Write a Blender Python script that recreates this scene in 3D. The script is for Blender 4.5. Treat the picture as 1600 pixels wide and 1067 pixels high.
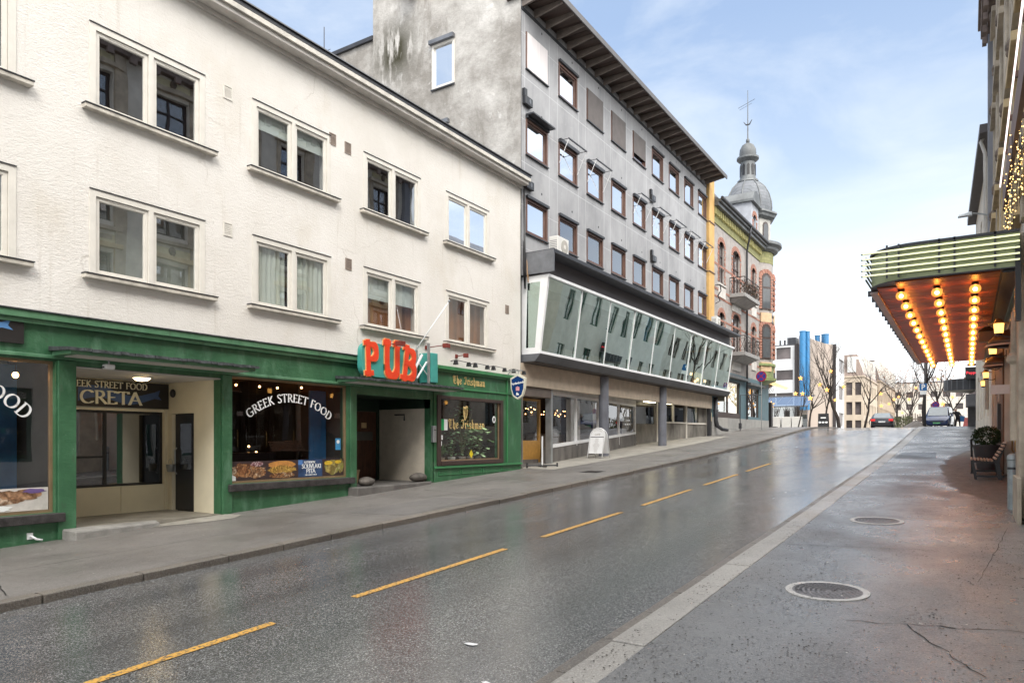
import bpy, math, random
from mathutils import Vector, Matrix
random.seed(7)
for o in list(bpy.data.objects): bpy.data.objects.remove(o)
S = bpy.context.scene
COL = S.collection
R = math.radians
# ------------------------------------------------------------------ camera, sky, sun, exposure
EYE = 1.9
cd = bpy.data.cameras.new('camera'); cam = bpy.data.objects.new('camera', cd); COL.objects.link(cam)
cam.location = (0, 0, EYE); cam.rotation_euler = (R(90), 0, math.atan(712/1110))
cd.sensor_width = 36; cd.lens = 36*1110/1600; cd.shift_y = (688-533.5)/1600
cd.clip_start = 0.05; cd.clip_end = 5000
S.camera = cam
SUN_EL = R(43)
w = bpy.data.worlds.new('World'); S.world = w; w.use_nodes = True
nt = w.node_tree; N = nt.nodes; L = nt.links
for n in list(N): N.remove(n)
wo = N.new('ShaderNodeOutputWorld'); bg = N.new('ShaderNodeBackground'); sky = N.new('ShaderNodeTexSky')
sky.sky_type = 'NISHITA'; sky.sun_disc = False; sky.sun_elevation = SUN_EL; sky.sun_rotation = R(138); sky.air_density = 1.0; sky.dust_density = 1.6; sky.ozone_density = 1.5
tc = N.new('ShaderNodeTexCoord'); mp = N.new('ShaderNodeMapping'); mp.inputs['Scale'].default_value = (1.2, 1.2, 3.2)
no = N.new('ShaderNodeTexNoise'); no.inputs['Scale'].default_value = 2.1; no.inputs['Detail'].default_value = 7; no.inputs['Roughness'].default_value = .58; no.inputs['Distortion'].default_value = .5
cr = N.new('ShaderNodeValToRGB'); cr.color_ramp.elements[0].position = .44; cr.color_ramp.elements[1].position = .74
cr.color_ramp.elements[0].color = (0, 0, 0, 1); cr.color_ramp.elements[1].color = (.62, .62, .62, 1)
sx = N.new('ShaderNodeSeparateXYZ'); rz = N.new('ShaderNodeValToRGB')
for p_, c_ in ((0, (1.0,1.0,1.0)), (.10, (1.0,1.0,1.0)), (.20, (.60,.66,.73)), (.34, (.345,.425,.545)), (.50, (.24,.325,.475)), (.75, (.24,.32,.46))):
    if p_ in (0, .75): e = rz.color_ramp.elements[0 if p_ == 0 else -1]; e.position = p_
    else: e = rz.color_ramp.elements.new(p_)
    e.color = (*c_, 1)
L.new(tc.outputs['Generated'], mp.inputs['Vector']); L.new(mp.outputs[0], no.inputs['Vector']); L.new(no.outputs['Fac'], cr.inputs[0])
L.new(tc.outputs['Generated'], sx.inputs[0]); L.new(sx.outputs['Z'], rz.inputs[0])
x10 = N.new('ShaderNodeMixRGB'); x10.blend_type = 'MULTIPLY'; x10.inputs['Fac'].default_value = 1; x10.inputs['Color2'].default_value = (10, 10, 10, 1); L.new(rz.outputs[0], x10.inputs['Color1'])
m1 = N.new('ShaderNodeMixRGB'); m1.inputs['Fac'].default_value = .82; L.new(sky.outputs[0], m1.inputs['Color1']); L.new(x10.outputs[0], m1.inputs['Color2'])
mx = N.new('ShaderNodeMixRGB'); mx.inputs['Color2'].default_value = (5.6, 5.9, 6.1, 1); L.new(m1.outputs[0], mx.inputs['Color1']); L.new(cr.outputs[0], mx.inputs['Fac'])
# added bright cloud bank, unseen overhead and to the right, lifts the ambient light
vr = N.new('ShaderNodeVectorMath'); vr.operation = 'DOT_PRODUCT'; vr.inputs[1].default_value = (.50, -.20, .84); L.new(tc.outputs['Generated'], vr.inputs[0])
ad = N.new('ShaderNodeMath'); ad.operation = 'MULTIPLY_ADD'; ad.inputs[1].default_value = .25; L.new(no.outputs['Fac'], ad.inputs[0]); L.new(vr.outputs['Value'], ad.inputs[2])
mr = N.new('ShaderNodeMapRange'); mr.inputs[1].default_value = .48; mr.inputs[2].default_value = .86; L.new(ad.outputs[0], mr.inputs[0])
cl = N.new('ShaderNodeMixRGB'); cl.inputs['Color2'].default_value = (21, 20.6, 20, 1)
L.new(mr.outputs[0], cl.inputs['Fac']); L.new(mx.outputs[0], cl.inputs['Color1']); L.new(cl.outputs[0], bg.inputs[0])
bg.inputs[1].default_value = .10
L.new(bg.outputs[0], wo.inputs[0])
sl = bpy.data.lights.new('sun', 'SUN'); sl.energy = 1.15; sl.angle = R(24); sl.color = (1, .94, .86)
so = bpy.data.objects.new('sun', sl); COL.objects.link(so)
so.rotation_euler = Vector((-.52, .58, -.74)).to_track_quat('-Z', 'Y').to_euler()
S.view_settings.view_transform = 'Standard'; S.view_settings.look = 'None'; S.view_settings.gamma = 1
S.view_settings.exposure = 1.0

# ------------------------------------------------------------------ ground profile along the street
PY = [(-60,-2.6),(-40,-1.6),(0,-.03),(2.6,.09),(4.5,.19),(8.56,.38),(12.66,.56),(16.7,.76),(20.6,.95),(27,1.27),(35,1.74),(43,2.3),(46.5,2.54),(49,2.68),(51,2.75),(54,2.81),(60,2.87),(80,2.92),(140,2.9),(1500,2)]
def P(y):
    for (a,b),(c,d) in zip(PY,PY[1:]):
        if y<=c: return b+(d-b)*(y-a)/(c-a)
    return 2
# ------------------------------------------------------------------ materials
MATS = {}
def mat(name, col, rough=.6, metal=0, var=.12, vs=3, bump=0, bs=40, emit=None, es=0, col2=None, stretch=(1,1,1), spec=None, rvar=0, coords='Object'):
    if name in MATS: return MATS[name]
    m = bpy.data.materials.new(name); m.use_nodes = True; MATS[name] = m
    nt = m.node_tree; N = nt.nodes; L = nt.links; b = N['Principled BSDF']
    b.inputs['Roughness'].default_value = rough; b.inputs['Metallic'].default_value = metal
    if spec is not None: b.inputs['Specular IOR Level'].default_value = spec
    tc = N.new('ShaderNodeTexCoord'); mp = N.new('ShaderNodeMapping'); mp.inputs['Scale'].default_value = stretch
    L.new(tc.outputs[coords], mp.inputs[0])
    n = N.new('ShaderNodeTexNoise'); n.inputs['Scale'].default_value = vs; n.inputs['Detail'].default_value = 6; n.inputs['Roughness'].default_value = .62
    L.new(mp.outputs[0], n.inputs['Vector'])
    r = N.new('ShaderNodeValToRGB'); r.color_ramp.elements[0].position = .3; r.color_ramp.elements[1].position = .7
    c2 = col2 or tuple(c*(1-var*2) for c in col)
    c1 = col if col2 else tuple(min(1,c*(1+var*.5)) for c in col)
    r.color_ramp.elements[0].color = (*c2,1); r.color_ramp.elements[1].color = (*c1,1)
    L.new(n.outputs['Fac'], r.inputs[0]); L.new(r.outputs[0], b.inputs['Base Color'])
    if rvar:
        mr = N.new('ShaderNodeMapRange'); mr.inputs[3].default_value = max(.02,rough-rvar); mr.inputs[4].default_value = rough+rvar
        mr.inputs[1].default_value=.3; mr.inputs[2].default_value=.7
        L.new(n.outputs['Fac'], mr.inputs[0]); L.new(mr.outputs[0], b.inputs['Roughness'])
    if bump:
        n2 = N.new('ShaderNodeTexNoise'); n2.inputs['Scale'].default_value = bs; n2.inputs['Detail'].default_value = 4
        L.new(mp.outputs[0], n2.inputs['Vector'])
        bp = N.new('ShaderNodeBump'); bp.inputs['Strength'].default_value = bump; bp.inputs['Distance'].default_value = .02
        L.new(n2.outputs['Fac'], bp.inputs['Height']); L.new(bp.outputs[0], b.inputs['Normal'])
    if emit:
        b.inputs['Emission Color'].default_value = (*emit,1); b.inputs['Emission Strength'].default_value = es
    return m
def tree(m): return m.node_tree.nodes, m.node_tree.links, m.node_tree.nodes['Principled BSDF']
def mixc(N, L, fac, a, b, mode='MIX'):
    x = N.new('ShaderNodeMixRGB'); x.blend_type = mode
    for i, v in (('Fac',fac),('Color1',a),('Color2',b)):
        if isinstance(v,(int,float)): x.inputs[i].default_value = v
        elif isinstance(v,tuple): x.inputs[i].default_value = (*v,1)
        else: L.new(v, x.inputs[i])
    return x.outputs[0]
def noise(N, L, scale, detail=5, stretch=(1,1,1), lo=.4, hi=.6, rough=.6, dist=0, off=(0,0,0)):
    tc = N.new('ShaderNodeTexCoord'); mp = N.new('ShaderNodeMapping'); mp.inputs['Scale'].default_value = stretch; mp.inputs['Location'].default_value = off
    n = N.new('ShaderNodeTexNoise'); n.inputs['Scale'].default_value = scale; n.inputs['Detail'].default_value = detail; n.inputs['Roughness'].default_value = rough; n.inputs['Distortion'].default_value = dist
    L.new(tc.outputs['Object'], mp.inputs[0]); L.new(mp.outputs[0], n.inputs['Vector'])
    r = N.new('ShaderNodeMapRange'); r.inputs[1].default_value = lo; r.inputs[2].default_value = hi; L.new(n.outputs['Fac'], r.inputs[0])
    return r.outputs[0]
def math_(N, L, op, a, b=0):
    x = N.new('ShaderNodeMath'); x.operation = op
    for i, v in enumerate((a,b)):
        if isinstance(v,(int,float)): x.inputs[i].default_value = v
        else: L.new(v, x.inputs[i])
    return x.outputs[0]
def glass(name, tint=(.75,.8,.8), refl=.12, rough=.01, gain=1.0):
    if name in MATS: return MATS[name]
    m = bpy.data.materials.new(name); m.use_nodes = True; MATS[name] = m
    N = m.node_tree.nodes; L = m.node_tree.links
    for n in list(N): N.remove(n)
    o = N.new('ShaderNodeOutputMaterial'); mx = N.new('ShaderNodeMixShader'); t = N.new('ShaderNodeBsdfTransparent'); g = N.new('ShaderNodeBsdfGlossy')
    t.inputs[0].default_value = (*tint,1); g.inputs['Roughness'].default_value = rough; g.inputs[0].default_value = (.86,1,.95,1) if name == 'bay_glass' else (.95,.97,1,1)
    ge = N.new('ShaderNodeNewGeometry'); dt = N.new('ShaderNodeVectorMath'); dt.operation = 'DOT_PRODUCT'
    L.new(ge.outputs['Incoming'], dt.inputs[0]); L.new(ge.outputs['Normal'], dt.inputs[1])
    sch = math_(N, L, 'POWER', math_(N, L, 'SUBTRACT', 1, math_(N, L, 'ABSOLUTE', dt.outputs['Value'])), 5)     # two-sided Schlick reflectance
    f = math_(N, L, 'ADD', math_(N, L, 'MULTIPLY', math_(N, L, 'ADD', math_(N, L, 'MULTIPLY', sch, .92), .08), 1.2*gain), refl)
    f = math_(N, L, 'MINIMUM', f, .96)
    tc = N.new('ShaderNodeTexCoord'); nz = N.new('ShaderNodeTexNoise'); nz.inputs['Scale'].default_value = .9; nz.inputs['Detail'].default_value = 1
    bp = N.new('ShaderNodeBump'); bp.inputs['Strength'].default_value = .06; bp.inputs['Distance'].default_value = .04
    L.new(tc.outputs['Object'], nz.inputs['Vector']); L.new(nz.outputs['Fac'], bp.inputs['Height']); L.new(bp.outputs[0], g.inputs['Normal'])
    L.new(f, mx.inputs[0]); L.new(t.outputs[0], mx.inputs[1]); L.new(g.outputs[0], mx.inputs[2]); L.new(mx.outputs[0], o.inputs[0])
    return m
def emis(name, col, st):
    if name in MATS: return MATS[name]
    m = bpy.data.materials.new(name); m.use_nodes = True; MATS[name] = m
    b = m.node_tree.nodes['Principled BSDF']; b.inputs['Base Color'].default_value = (*[c*.8 for c in col],1); b.inputs['Roughness'].default_value = .3
    b.inputs['Emission Color'].default_value = (*col,1); b.inputs['Emission Strength'].default_value = st
    return m
G_SHOP = glass('shop_glass', (.94,.95,.95), .04)
G_FLAT = glass('flat_glass', (.86,.90,.90), .22)
G_BAY = glass('bay_glass', (.66,.82,.78), .46)
G_MIR = glass('bright_glass', (.5,.5,.52), .78)

# ---- stucco
def m_stucco():
    m = mat('cream_stucco', (.80,.755,.69), .85); N, L, b = tree(m)
    big = noise(N, L, .5, 5, (1,1,1), .35, .7); fine = noise(N, L, 16, 4, (1,.45,1.6), .3, .7)
    drip = noise(N, L, 2.2, 6, (1,2.6,.16), .6, .78)
    c = mixc(N, L, big, (.69,.66,.615), (.79,.765,.73)); c = mixc(N, L, math_(N,L,'MULTIPLY',drip,.6), c, (.50,.45,.38))
    spots = noise(N, L, 14, 3, (1,1,1.6), .72, .78); c = mixc(N, L, math_(N,L,'MULTIPLY',spots,.7), c, (.36,.32,.28))
    c = mixc(N, L, math_(N,L,'MULTIPLY',fine,.10), c, (.5,.47,.42))
    tc = N.new('ShaderNodeTexCoord'); nz = N.new('ShaderNodeTexNoise'); nz.inputs['Scale'].default_value = 1.3; nz.inputs['Detail'].default_value = 6; L.new(tc.outputs['Object'], nz.inputs['Vector'])
    vv = N.new('ShaderNodeTexVoronoi'); vv.feature = 'DISTANCE_TO_EDGE'; vv.inputs['Scale'].default_value = .55
    L.new(mixc(N, L, .45, tc.outputs['Object'], nz.outputs['Color']), vv.inputs['Vector'])
    ck = N.new('ShaderNodeMapRange'); ck.inputs[1].default_value = .006; ck.inputs[2].default_value = .0; L.new(vv.outputs['Distance'], ck.inputs[0])
    c = mixc(N, L, math_(N,L,'MULTIPLY', ck.outputs[0], math_(N,L,'MULTIPLY', noise(N, L, .8, 3, (1,1,1), .48, .62, off=(2,5,1)), .5)), c, (.42,.38,.33))
    patchy = noise(N, L, .9, 7, (1,.8,.5), .56, .66, off=(7,3,2)); c = mixc(N, L, math_(N,L,'MULTIPLY',patchy,.35), c, (.62,.57,.49))
    L.new(c, b.inputs['Base Color'])
    # lumpy whitewashed brick
    tc = N.new('ShaderNodeTexCoord'); sp = N.new('ShaderNodeSeparateXYZ'); cb = N.new('ShaderNodeCombineXYZ'); L.new(tc.outputs['Object'], sp.inputs[0]); L.new(sp.outputs['Y'], cb.inputs[0]); L.new(sp.outputs['Z'], cb.inputs[1])
    br = N.new('ShaderNodeTexBrick'); br.inputs['Scale'].default_value = 1; br.inputs['Brick Width'].default_value = .24; br.inputs['Row Height'].default_value = .075; br.inputs['Mortar Size'].default_value = .012; br.inputs['Mortar Smooth'].default_value = 1
    L.new(cb.outputs[0], br.inputs['Vector'])
    h = math_(N, L, 'ADD', math_(N, L, 'MULTIPLY', br.outputs['Fac'], -.12), math_(N,L,'MULTIPLY',fine,1.0))
    h = math_(N, L, 'ADD', h, noise(N, L, 45, 3, (1,.6,1.3), .3, .7))
    bp = N.new('ShaderNodeBump'); bp.inputs['Strength'].default_value = .38; bp.inputs['Distance'].default_value = .012
    L.new(h, bp.inputs['Height']); L.new(bp.outputs[0], b.inputs['Normal'])
    return m
STUCCO = m_stucco()
def m_green(name, a, b2, bump=.5):
    m = mat(name, a, .42); N, L, b = tree(m)
    c = mixc(N, L, noise(N, L, 1.6, 6, (1,1,1), .35, .68), b2, a)
    c = mixc(N, L, math_(N,L,'MULTIPLY',noise(N, L, 3, 8, (1,1.3,.5), .52, .72),.5), c, (.16,.30,.20)); c = mixc(N, L, math_(N,L,'MULTIPLY',noise(N, L, 7, 8, (1,1,.35), .60, .70, off=(4,4,4)),.45), c, (.06,.065,.05))
    c = mixc(N, L, math_(N,L,'MULTIPLY',noise(N, L, 30, 3, (1,1,1), .7, .76),.5), c, (.3,.4,.32))
    L.new(c, b.inputs['Base Color'])
    bp = N.new('ShaderNodeBump'); bp.inputs['Strength'].default_value = bump; bp.inputs['Distance'].default_value = .015
    L.new(noise(N, L, 12, 5, (1,.7,1.3), .2, .8), bp.inputs['Height']); L.new(bp.outputs[0], b.inputs['Normal'])
    return m
GREEN = m_green('green_render', (.052,.155,.075), (.028,.10,.046))
GREENT = m_green('green_trim', (.12,.26,.145), (.055,.155,.08), .2)
GREENS = m_green('green_smooth_paint', (.04,.155,.065), (.03,.115,.05), .08)
def m_road():
    m = mat('wet_asphalt', (.06,.06,.06), .3); N, L, b = tree(m)
    tc = N.new('ShaderNodeTexCoord'); v = N.new('ShaderNodeTexVoronoi'); v.inputs['Scale'].default_value = 105
    L.new(tc.outputs['Object'], v.inputs['Vector'])
    r = N.new('ShaderNodeValToRGB'); r.color_ramp.interpolation = 'CONSTANT'; L.new(v.outputs['Color'], r.inputs[0])
    r.color_ramp.elements[0].color = (.035,.036,.038,1); r.color_ramp.elements[1].position = .86; r.color_ramp.elements[1].color = (.44,.435,.42,1)
    e = r.color_ramp.elements.new(.34); e.color = (.11,.11,.112,1); e = r.color_ramp.elements.new(.66); e.color = (.24,.24,.238,1)
    band = noise(N, L, .8, 4, (1,.06,1), .35, .65)
    sp = N.new('ShaderNodeSeparateXYZ'); L.new(tc.outputs['Object'], sp.inputs[0]); trk = None
    for x0 in (-3.45,-4.75,-6.4,-7.75):
        q = N.new('ShaderNodeMapRange'); q.inputs[1].default_value = .42; q.inputs[2].default_value = .05; L.new(math_(N,L,'ABSOLUTE',math_(N,L,'ADD',sp.outputs['X'],-x0)), q.inputs[0])
        trk = q.outputs[0] if trk is None else math_(N,L,'MAXIMUM',trk,q.outputs[0])
    trk = math_(N,L,'MULTIPLY',trk,noise(N, L, .5, 4, (1,.12,1), .3, .6, off=(1,2,3)))
    c = mixc(N, L, math_(N,L,'MULTIPLY',band,.45), r.outputs[0], (.09,.092,.095)); c = mixc(N, L, math_(N,L,'MULTIPLY',trk,.38), c, (.07,.071,.073))
    c = mixc(N, L, math_(N,L,'MULTIPLY',noise(N, L, .5, 6, (1,.35,1), .5, .7),.3), c, (.15,.14,.13))
    L.new(c, b.inputs['Base Color'])
    wet = noise(N, L, .9, 5, (1,.09,1), .36, .64)
    puddle = noise(N, L, .55, 6, (1,.5,1), .45, .62)
    rr = N.new('ShaderNodeMapRange'); rr.inputs[3].default_value = .09; rr.inputs[4].default_value = .29
    L.new(math_(N,L,'MULTIPLY',math_(N,L,'ADD',wet,puddle),.5), rr.inputs[0]); L.new(rr.outputs[0], b.inputs['Roughness'])
    b.inputs['Specular IOR Level'].default_value = 1.0
    h = math_(N, L, 'ADD', v.outputs['Distance'], noise(N, L, 40, 3, (1,1,1), .3, .7))
    bp = N.new('ShaderNodeBump'); bp.inputs['Strength'].default_value = .09; bp.inputs['Distance'].default_value = .004
    L.new(h, bp.inputs['Height']); L.new(bp.outputs[0], b.inputs['Normal'])
    return m
ROAD = m_road()
def m_pave(name, base, dark, rlo, rhi, spots=.6):
    m = mat(name, base, .4); N, L, b = tree(m)
    c = mixc(N, L, noise(N, L, .7, 6, (1,.6,1), .36, .66), dark, base)
    c = mixc(N, L, math_(N,L,'MULTIPLY',noise(N, L, 60, 3, (1,1,1), .5, .7),.6), c, tuple(x*1.6 for x in base))
    c = mixc(N, L, math_(N,L,'MULTIPLY',noise(N, L, 26, 5, (1,1,1), .60, .66),spots), c, (.02,.02,.02))
    v = N.new('ShaderNodeTexVoronoi'); v.inputs['Scale'].default_value = 110; tc = N.new('ShaderNodeTexCoord'); L.new(tc.outputs['Object'], v.inputs['Vector'])
    lt = math_(N,L,'GREATER_THAN', v.outputs['Color'], .72); c = mixc(N, L, math_(N,L,'MULTIPLY',lt,.35), c, (.3,.29,.27))
    L.new(c, b.inputs['Base Color'])
    rr = N.new('ShaderNodeMapRange'); rr.inputs[3].default_value = rlo; rr.inputs[4].default_value = rhi
    L.new(noise(N, L, .8, 6, (1,.7,1), .38, .62, off=(3,1,0)), rr.inputs[0]); L.new(rr.outputs[0], b.inputs['Roughness'])
    h = math_(N, L, 'ADD', noise(N, L, 75, 3, (1,1,1), .3, .7), math_(N,L,'MULTIPLY',noise(N, L, 6, 3, (1,1,1), .3, .7),.8))
    bp = N.new('ShaderNodeBump'); bp.inputs['Strength'].default_value = .34; bp.inputs['Distance'].default_value = .006
    L.new(h, bp.inputs['Height']); L.new(bp.outputs[0], b.inputs['Normal'])
    return m
PAVE_R = m_pave('damp_pavement_asphalt', (.175,.174,.173), (.095,.094,.094), .20, .48, .9)
def dry_area():
    N, L, b = tree(PAVE_R); tc = N.new('ShaderNodeTexCoord'); sp = N.new('ShaderNodeSeparateXYZ'); L.new(tc.outputs['Object'], sp.inputs[0])
    dx = math_(N,L,'DIVIDE',math_(N,L,'SUBTRACT',sp.outputs['X'],.95),1.6); dy = math_(N,L,'DIVIDE',math_(N,L,'SUBTRACT',sp.outputs['Y'],24.2),8.6)
    d = math_(N,L,'ADD',math_(N,L,'MULTIPLY',dx,dx),math_(N,L,'MULTIPLY',dy,dy)); d = math_(N,L,'ADD',d,math_(N,L,'MULTIPLY',noise(N,L,1.6,6,(1,.6,1),.3,.7),.28))
    mr = N.new('ShaderNodeMapRange'); mr.inputs[1].default_value = 1.18; mr.inputs[2].default_value = 1.02; L.new(d, mr.inputs[0]); f = mr.outputs[0]
    c0 = b.inputs['Base Color'].links[0].from_socket; r0 = b.inputs['Roughness'].links[0].from_socket
    rim = math_(N,L,'MULTIPLY', f, math_(N,L,'SUBTRACT',1,f)); c0 = mixc(N,L,math_(N,L,'MULTIPLY',rim,2.2),c0,(.03,.028,.027))
    dry = mixc(N,L,noise(N,L,5,6,(1,.5,1),.35,.7),(.15,.125,.105),(.20,.172,.148))
    L.new(mixc(N,L,f,c0,dry), b.inputs['Base Color'])
    x = N.new('ShaderNodeMapRange'); x.inputs[4].default_value = .75; L.new(f, x.inputs[0]); L.new(r0, x.inputs[3]); L.new(x.outputs[0], b.inputs['Roughness'])
dry_area()
PAVE_L = m_pave('drier_pavement_asphalt', (.17,.158,.148), (.105,.097,.091), .34, .62, .4)
PAVE_D = m_pave('dry_pavement_asphalt', (.17,.145,.125), (.12,.10,.088), .6, .8, .15)
GRANITE = m_pave('granite_kerb_stone', (.36,.34,.31), (.22,.205,.185), .3, .6, .5)
GRANITE2 = m_pave('dark_granite_kerb_stone', (.17,.145,.12), (.09,.08,.07), .35, .65, .5)
CONC = mat('concrete', (.30,.29,.27), .75, var=.25, vs=2.5, bump=.4)
CONCD = mat('damp_concrete', (.16,.15,.14), .7, var=.3, vs=2.5, bump=.4, stretch=(1,1,.4))
SLABC = mat('pale_slab_concrete', (.36,.34,.30), .6, var=.2, vs=1.5, bump=.3)
def m_sidewall():
    m = mat('stained_old_render', (.45,.44,.42), .9); N, L, b = tree(m)
    c = mixc(N, L, noise(N, L, .45, 8, (1,1,1), .38, .62, .68, .15), (.24,.225,.205), (.52,.505,.48))
    c = mixc(N, L, math_(N,L,'MULTIPLY',noise(N, L, 1.1, 8, (1,1,.3), .55, .7, .7, .3),.75), c, (.17,.155,.135))
    c = mixc(N, L, noise(N, L, 1.5, 8, (1,1,1), .60, .72, .7, .3, (4,0,2)), c, (.62,.61,.59))
    # dark mossy streak patch below the old roof line
    tc = N.new('ShaderNodeTexCoord'); sp = N.new('ShaderNodeSeparateXYZ'); L.new(tc.outputs['Object'], sp.inputs[0])
    def band(out, c0, hw, soft):
        d = math_(N,L,'ABSOLUTE', math_(N,L,'SUBTRACT', out, c0)); mr = N.new('ShaderNodeMapRange'); mr.inputs[1].default_value = hw+soft; mr.inputs[2].default_value = hw; L.new(d, mr.inputs[0]); return mr.outputs[0]
    msk = math_(N,L,'MULTIPLY', band(sp.outputs['X'], -5.5, .3, 1.1), band(sp.outputs['Z'], 14.8, .3, 1.3))
    msk = math_(N,L,'MULTIPLY', msk, noise(N, L, 4.5, 6, (1,1,.22), .38, .50))
    c = mixc(N, L, msk, c, (.035,.032,.015))
    c = mixc(N, L, math_(N,L,'MULTIPLY',noise(N, L, 1.2, 8, (1,1,1), .495, .5, .55, 1.5),.0), c, (.1,.1,.1))
    L.new(c, b.inputs['Base Color'])
    bp = N.new('ShaderNodeBump'); bp.inputs['Strength'].default_value = .5; bp.inputs['Distance'].default_value = .03
    L.new(noise(N, L, 3, 8, (1,1,1), .3, .7, .7), bp.inputs['Height']); L.new(bp.outputs[0], b.inputs['Normal'])
    return m
SIDEW = m_sidewall()
def m_panels():
    m = mat('grey_facade_panels', (.30,.31,.34), .6); N, L, b = tree(m)
    c = mixc(N, L, noise(N, L, .8, 6, (1,1,.6), .35, .65), (.25,.253,.262), (.36,.363,.375))
    c = mixc(N, L, math_(N,L,'MULTIPLY',noise(N, L, 2.5, 6, (1,1.6,.2), .55, .75),.45), c, (.2,.2,.215))
    c = mixc(N, L, math_(N,L,'MULTIPLY',noise(N, L, 9, 4, (1,1,1), .6, .75),.3), c, (.5,.5,.53))
    tc = N.new('ShaderNodeTexCoord'); sp = N.new('ShaderNodeSeparateXYZ'); L.new(tc.outputs['Object'], sp.inputs[0])
    def lines(out, off, per, wd):
        f = math_(N,L,'FRACT', math_(N,L,'DIVIDE', math_(N,L,'SUBTRACT', out, off), per)); return math_(N,L,'LESS_THAN', f, wd/per)
    j = math_(N,L,'MAXIMUM', math_(N,L,'MAXIMUM',lines(sp.outputs['Y'], -9.93, 2.24, .02),lines(sp.outputs['Y'], -8.28, 2.24, .02)), lines(sp.outputs['Z'], 12.45, 1.42, .018))
    c = mixc(N, L, math_(N,L,'MULTIPLY',j,.65), c, (.62,.63,.65))
    L.new(c, b.inputs['Base Color'])
    bp = N.new('ShaderNodeBump'); bp.inputs['Strength'].default_value = .5; bp.inputs['Distance'].default_value = .006; bp.invert = True
    L.new(j, bp.inputs['Height']); L.new(bp.outputs[0], b.inputs['Normal'])
    return m
PANELS = m_panels()
def m_brick(name, c1, c2, mortar, bw=.24, rh=.075, axis='Y'):
    m = mat(name, c1, .8); N, L, b = tree(m)
    tc = N.new('ShaderNodeTexCoord'); sp = N.new('ShaderNodeSeparateXYZ'); cb = N.new('ShaderNodeCombineXYZ'); L.new(tc.outputs['Object'], sp.inputs[0]); L.new(sp.outputs[axis], cb.inputs[0]); L.new(sp.outputs['Z'], cb.inputs[1])
    br = N.new('ShaderNodeTexBrick'); br.inputs['Scale'].default_value = 1; br.inputs['Brick Width'].default_value = bw; br.inputs['Row Height'].default_value = rh; br.inputs['Mortar Size'].default_value = .008
    br.inputs['Color1'].default_value = (*c1,1); br.inputs['Color2'].default_value = (*c2,1); br.inputs['Mortar'].default_value = (*mortar,1)
    L.new(cb.outputs[0], br.inputs['Vector'])
    c = mixc(N, L, math_(N,L,'MULTIPLY',noise(N, L, 2, 5, (1,1,1), .4, .7),.35), br.outputs['Color'], tuple(x*.5 for x in c1))
    L.new(c, b.inputs['Base Color']); return m
REDBR = m_brick('red_quoin_brick', (.30,.12,.08), (.36,.16,.11), (.36,.30,.26), .3, .13)
SLATE = m_brick('slate_shingle', (.10,.105,.12), (.16,.165,.18), (.04,.04,.045), .3, .22)
GRIDW = m_brick('pale_wall_tile', (.62,.60,.56), (.66,.64,.60), (.5,.49,.46), .6, .6, 'X')
CREAM = mat('cream_paint', (.72,.66,.50), .6, var=.06, vs=1.5)
PALE = mat('pale_grey_paint', (.60,.57,.53), .6, var=.12, vs=2)
WHITE = mat('white_window_paint', (.72,.69,.63), .4, var=.05, vs=4)
WHITEM = mat('white_metal', (.78,.79,.80), .35, var=.05)
BLACKP = mat('black_paint', (.018,.018,.02), .35, var=.1)
BROWNF = mat('dark_brown_frame', (.055,.035,.03), .4, var=.15)
REDWOOD = mat('brown_stained_wood', (.15,.08,.06), .5, var=.2, vs=8, stretch=(1,1,.3))
DKMETAL = mat('dark_grey_metal', (.06,.062,.07), .45, metal=.4, var=.15)
GREYM = mat('zinc_grey_metal', (.20,.21,.23), .5, metal=.5, var=.18, vs=2)
LEAD = mat('weathered_zinc', (.16,.17,.175), .55, metal=.35, var=.25, vs=1.5, stretch=(1,1,.4))
STEEL = mat('galvanised_steel', (.42,.44,.45), .4, metal=.7, var=.12)
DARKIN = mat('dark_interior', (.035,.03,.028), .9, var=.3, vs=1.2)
DARKIN2 = mat('brown_interior', (.12,.075,.05), .9, var=.3, vs=1.2)
GREYIN = mat('grey_interior', (.22,.22,.20), .9, var=.2, vs=1.2)
SLATEFLASH = mat('lead_flashing', (.09,.10,.105), .6, metal=.2, var=.4, vs=9, bump=.8, bs=10)
WOODD = mat('dark_door_wood', (.10,.04,.022), .45, var=.35, vs=6, stretch=(1,3,.4), bump=.2)
OCHRE = mat('ochre_render', (.60,.37,.13), .75, var=.12, vs=1.2)
YELWOOD = mat('yellow_varnished_wood', (.55,.30,.08), .4, var=.15, vs=5)
LINTEL = mat('beige_lintel_paint', (.50,.42,.33), .7, var=.1)
STONE = mat('grey_facade_stone', (.48,.41,.32), .8, var=.22, vs=2, bump=.4)
STONEP = mat('pale_facade_plaster', (.66,.62,.55), .8, var=.12, vs=1.2, bump=.2)
DISTW = mat('far_white_cladding', (.66,.67,.68), .6, var=.08, vs=.4)
BEIGE = mat('beige_render', (.50,.42,.36), .8, var=.06, vs=.3)
SAND = mat('sandstone_cladding', (.50,.42,.33), .8, var=.12, vs=.6)
MANS = mat('brown_copper_roof', (.24,.18,.15), .6, var=.18, vs=1, stretch=(4,4,.3))
BLUEM = mat('blue_duct_paint', (.035,.19,.40), .35, var=.12, vs=.5)
TEAL = mat('teal_sign_paint', (.06,.34,.30), .4, var=.12)
ORANGE = mat('orange_red_letter_paint', (.78,.06,.02), .35, var=.06)
GOLDP = mat('gold_letter_paint', (.72,.52,.22), .4, var=.08)
IVORY = mat('ivory_letter_paint', (.85,.80,.62), .4, var=.04)
WHITEP = mat('white_vinyl', (.85,.86,.86), .4, var=.03)
BLUEP = mat('blue_vinyl', (.09,.22,.52), .4, var=.05)
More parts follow.
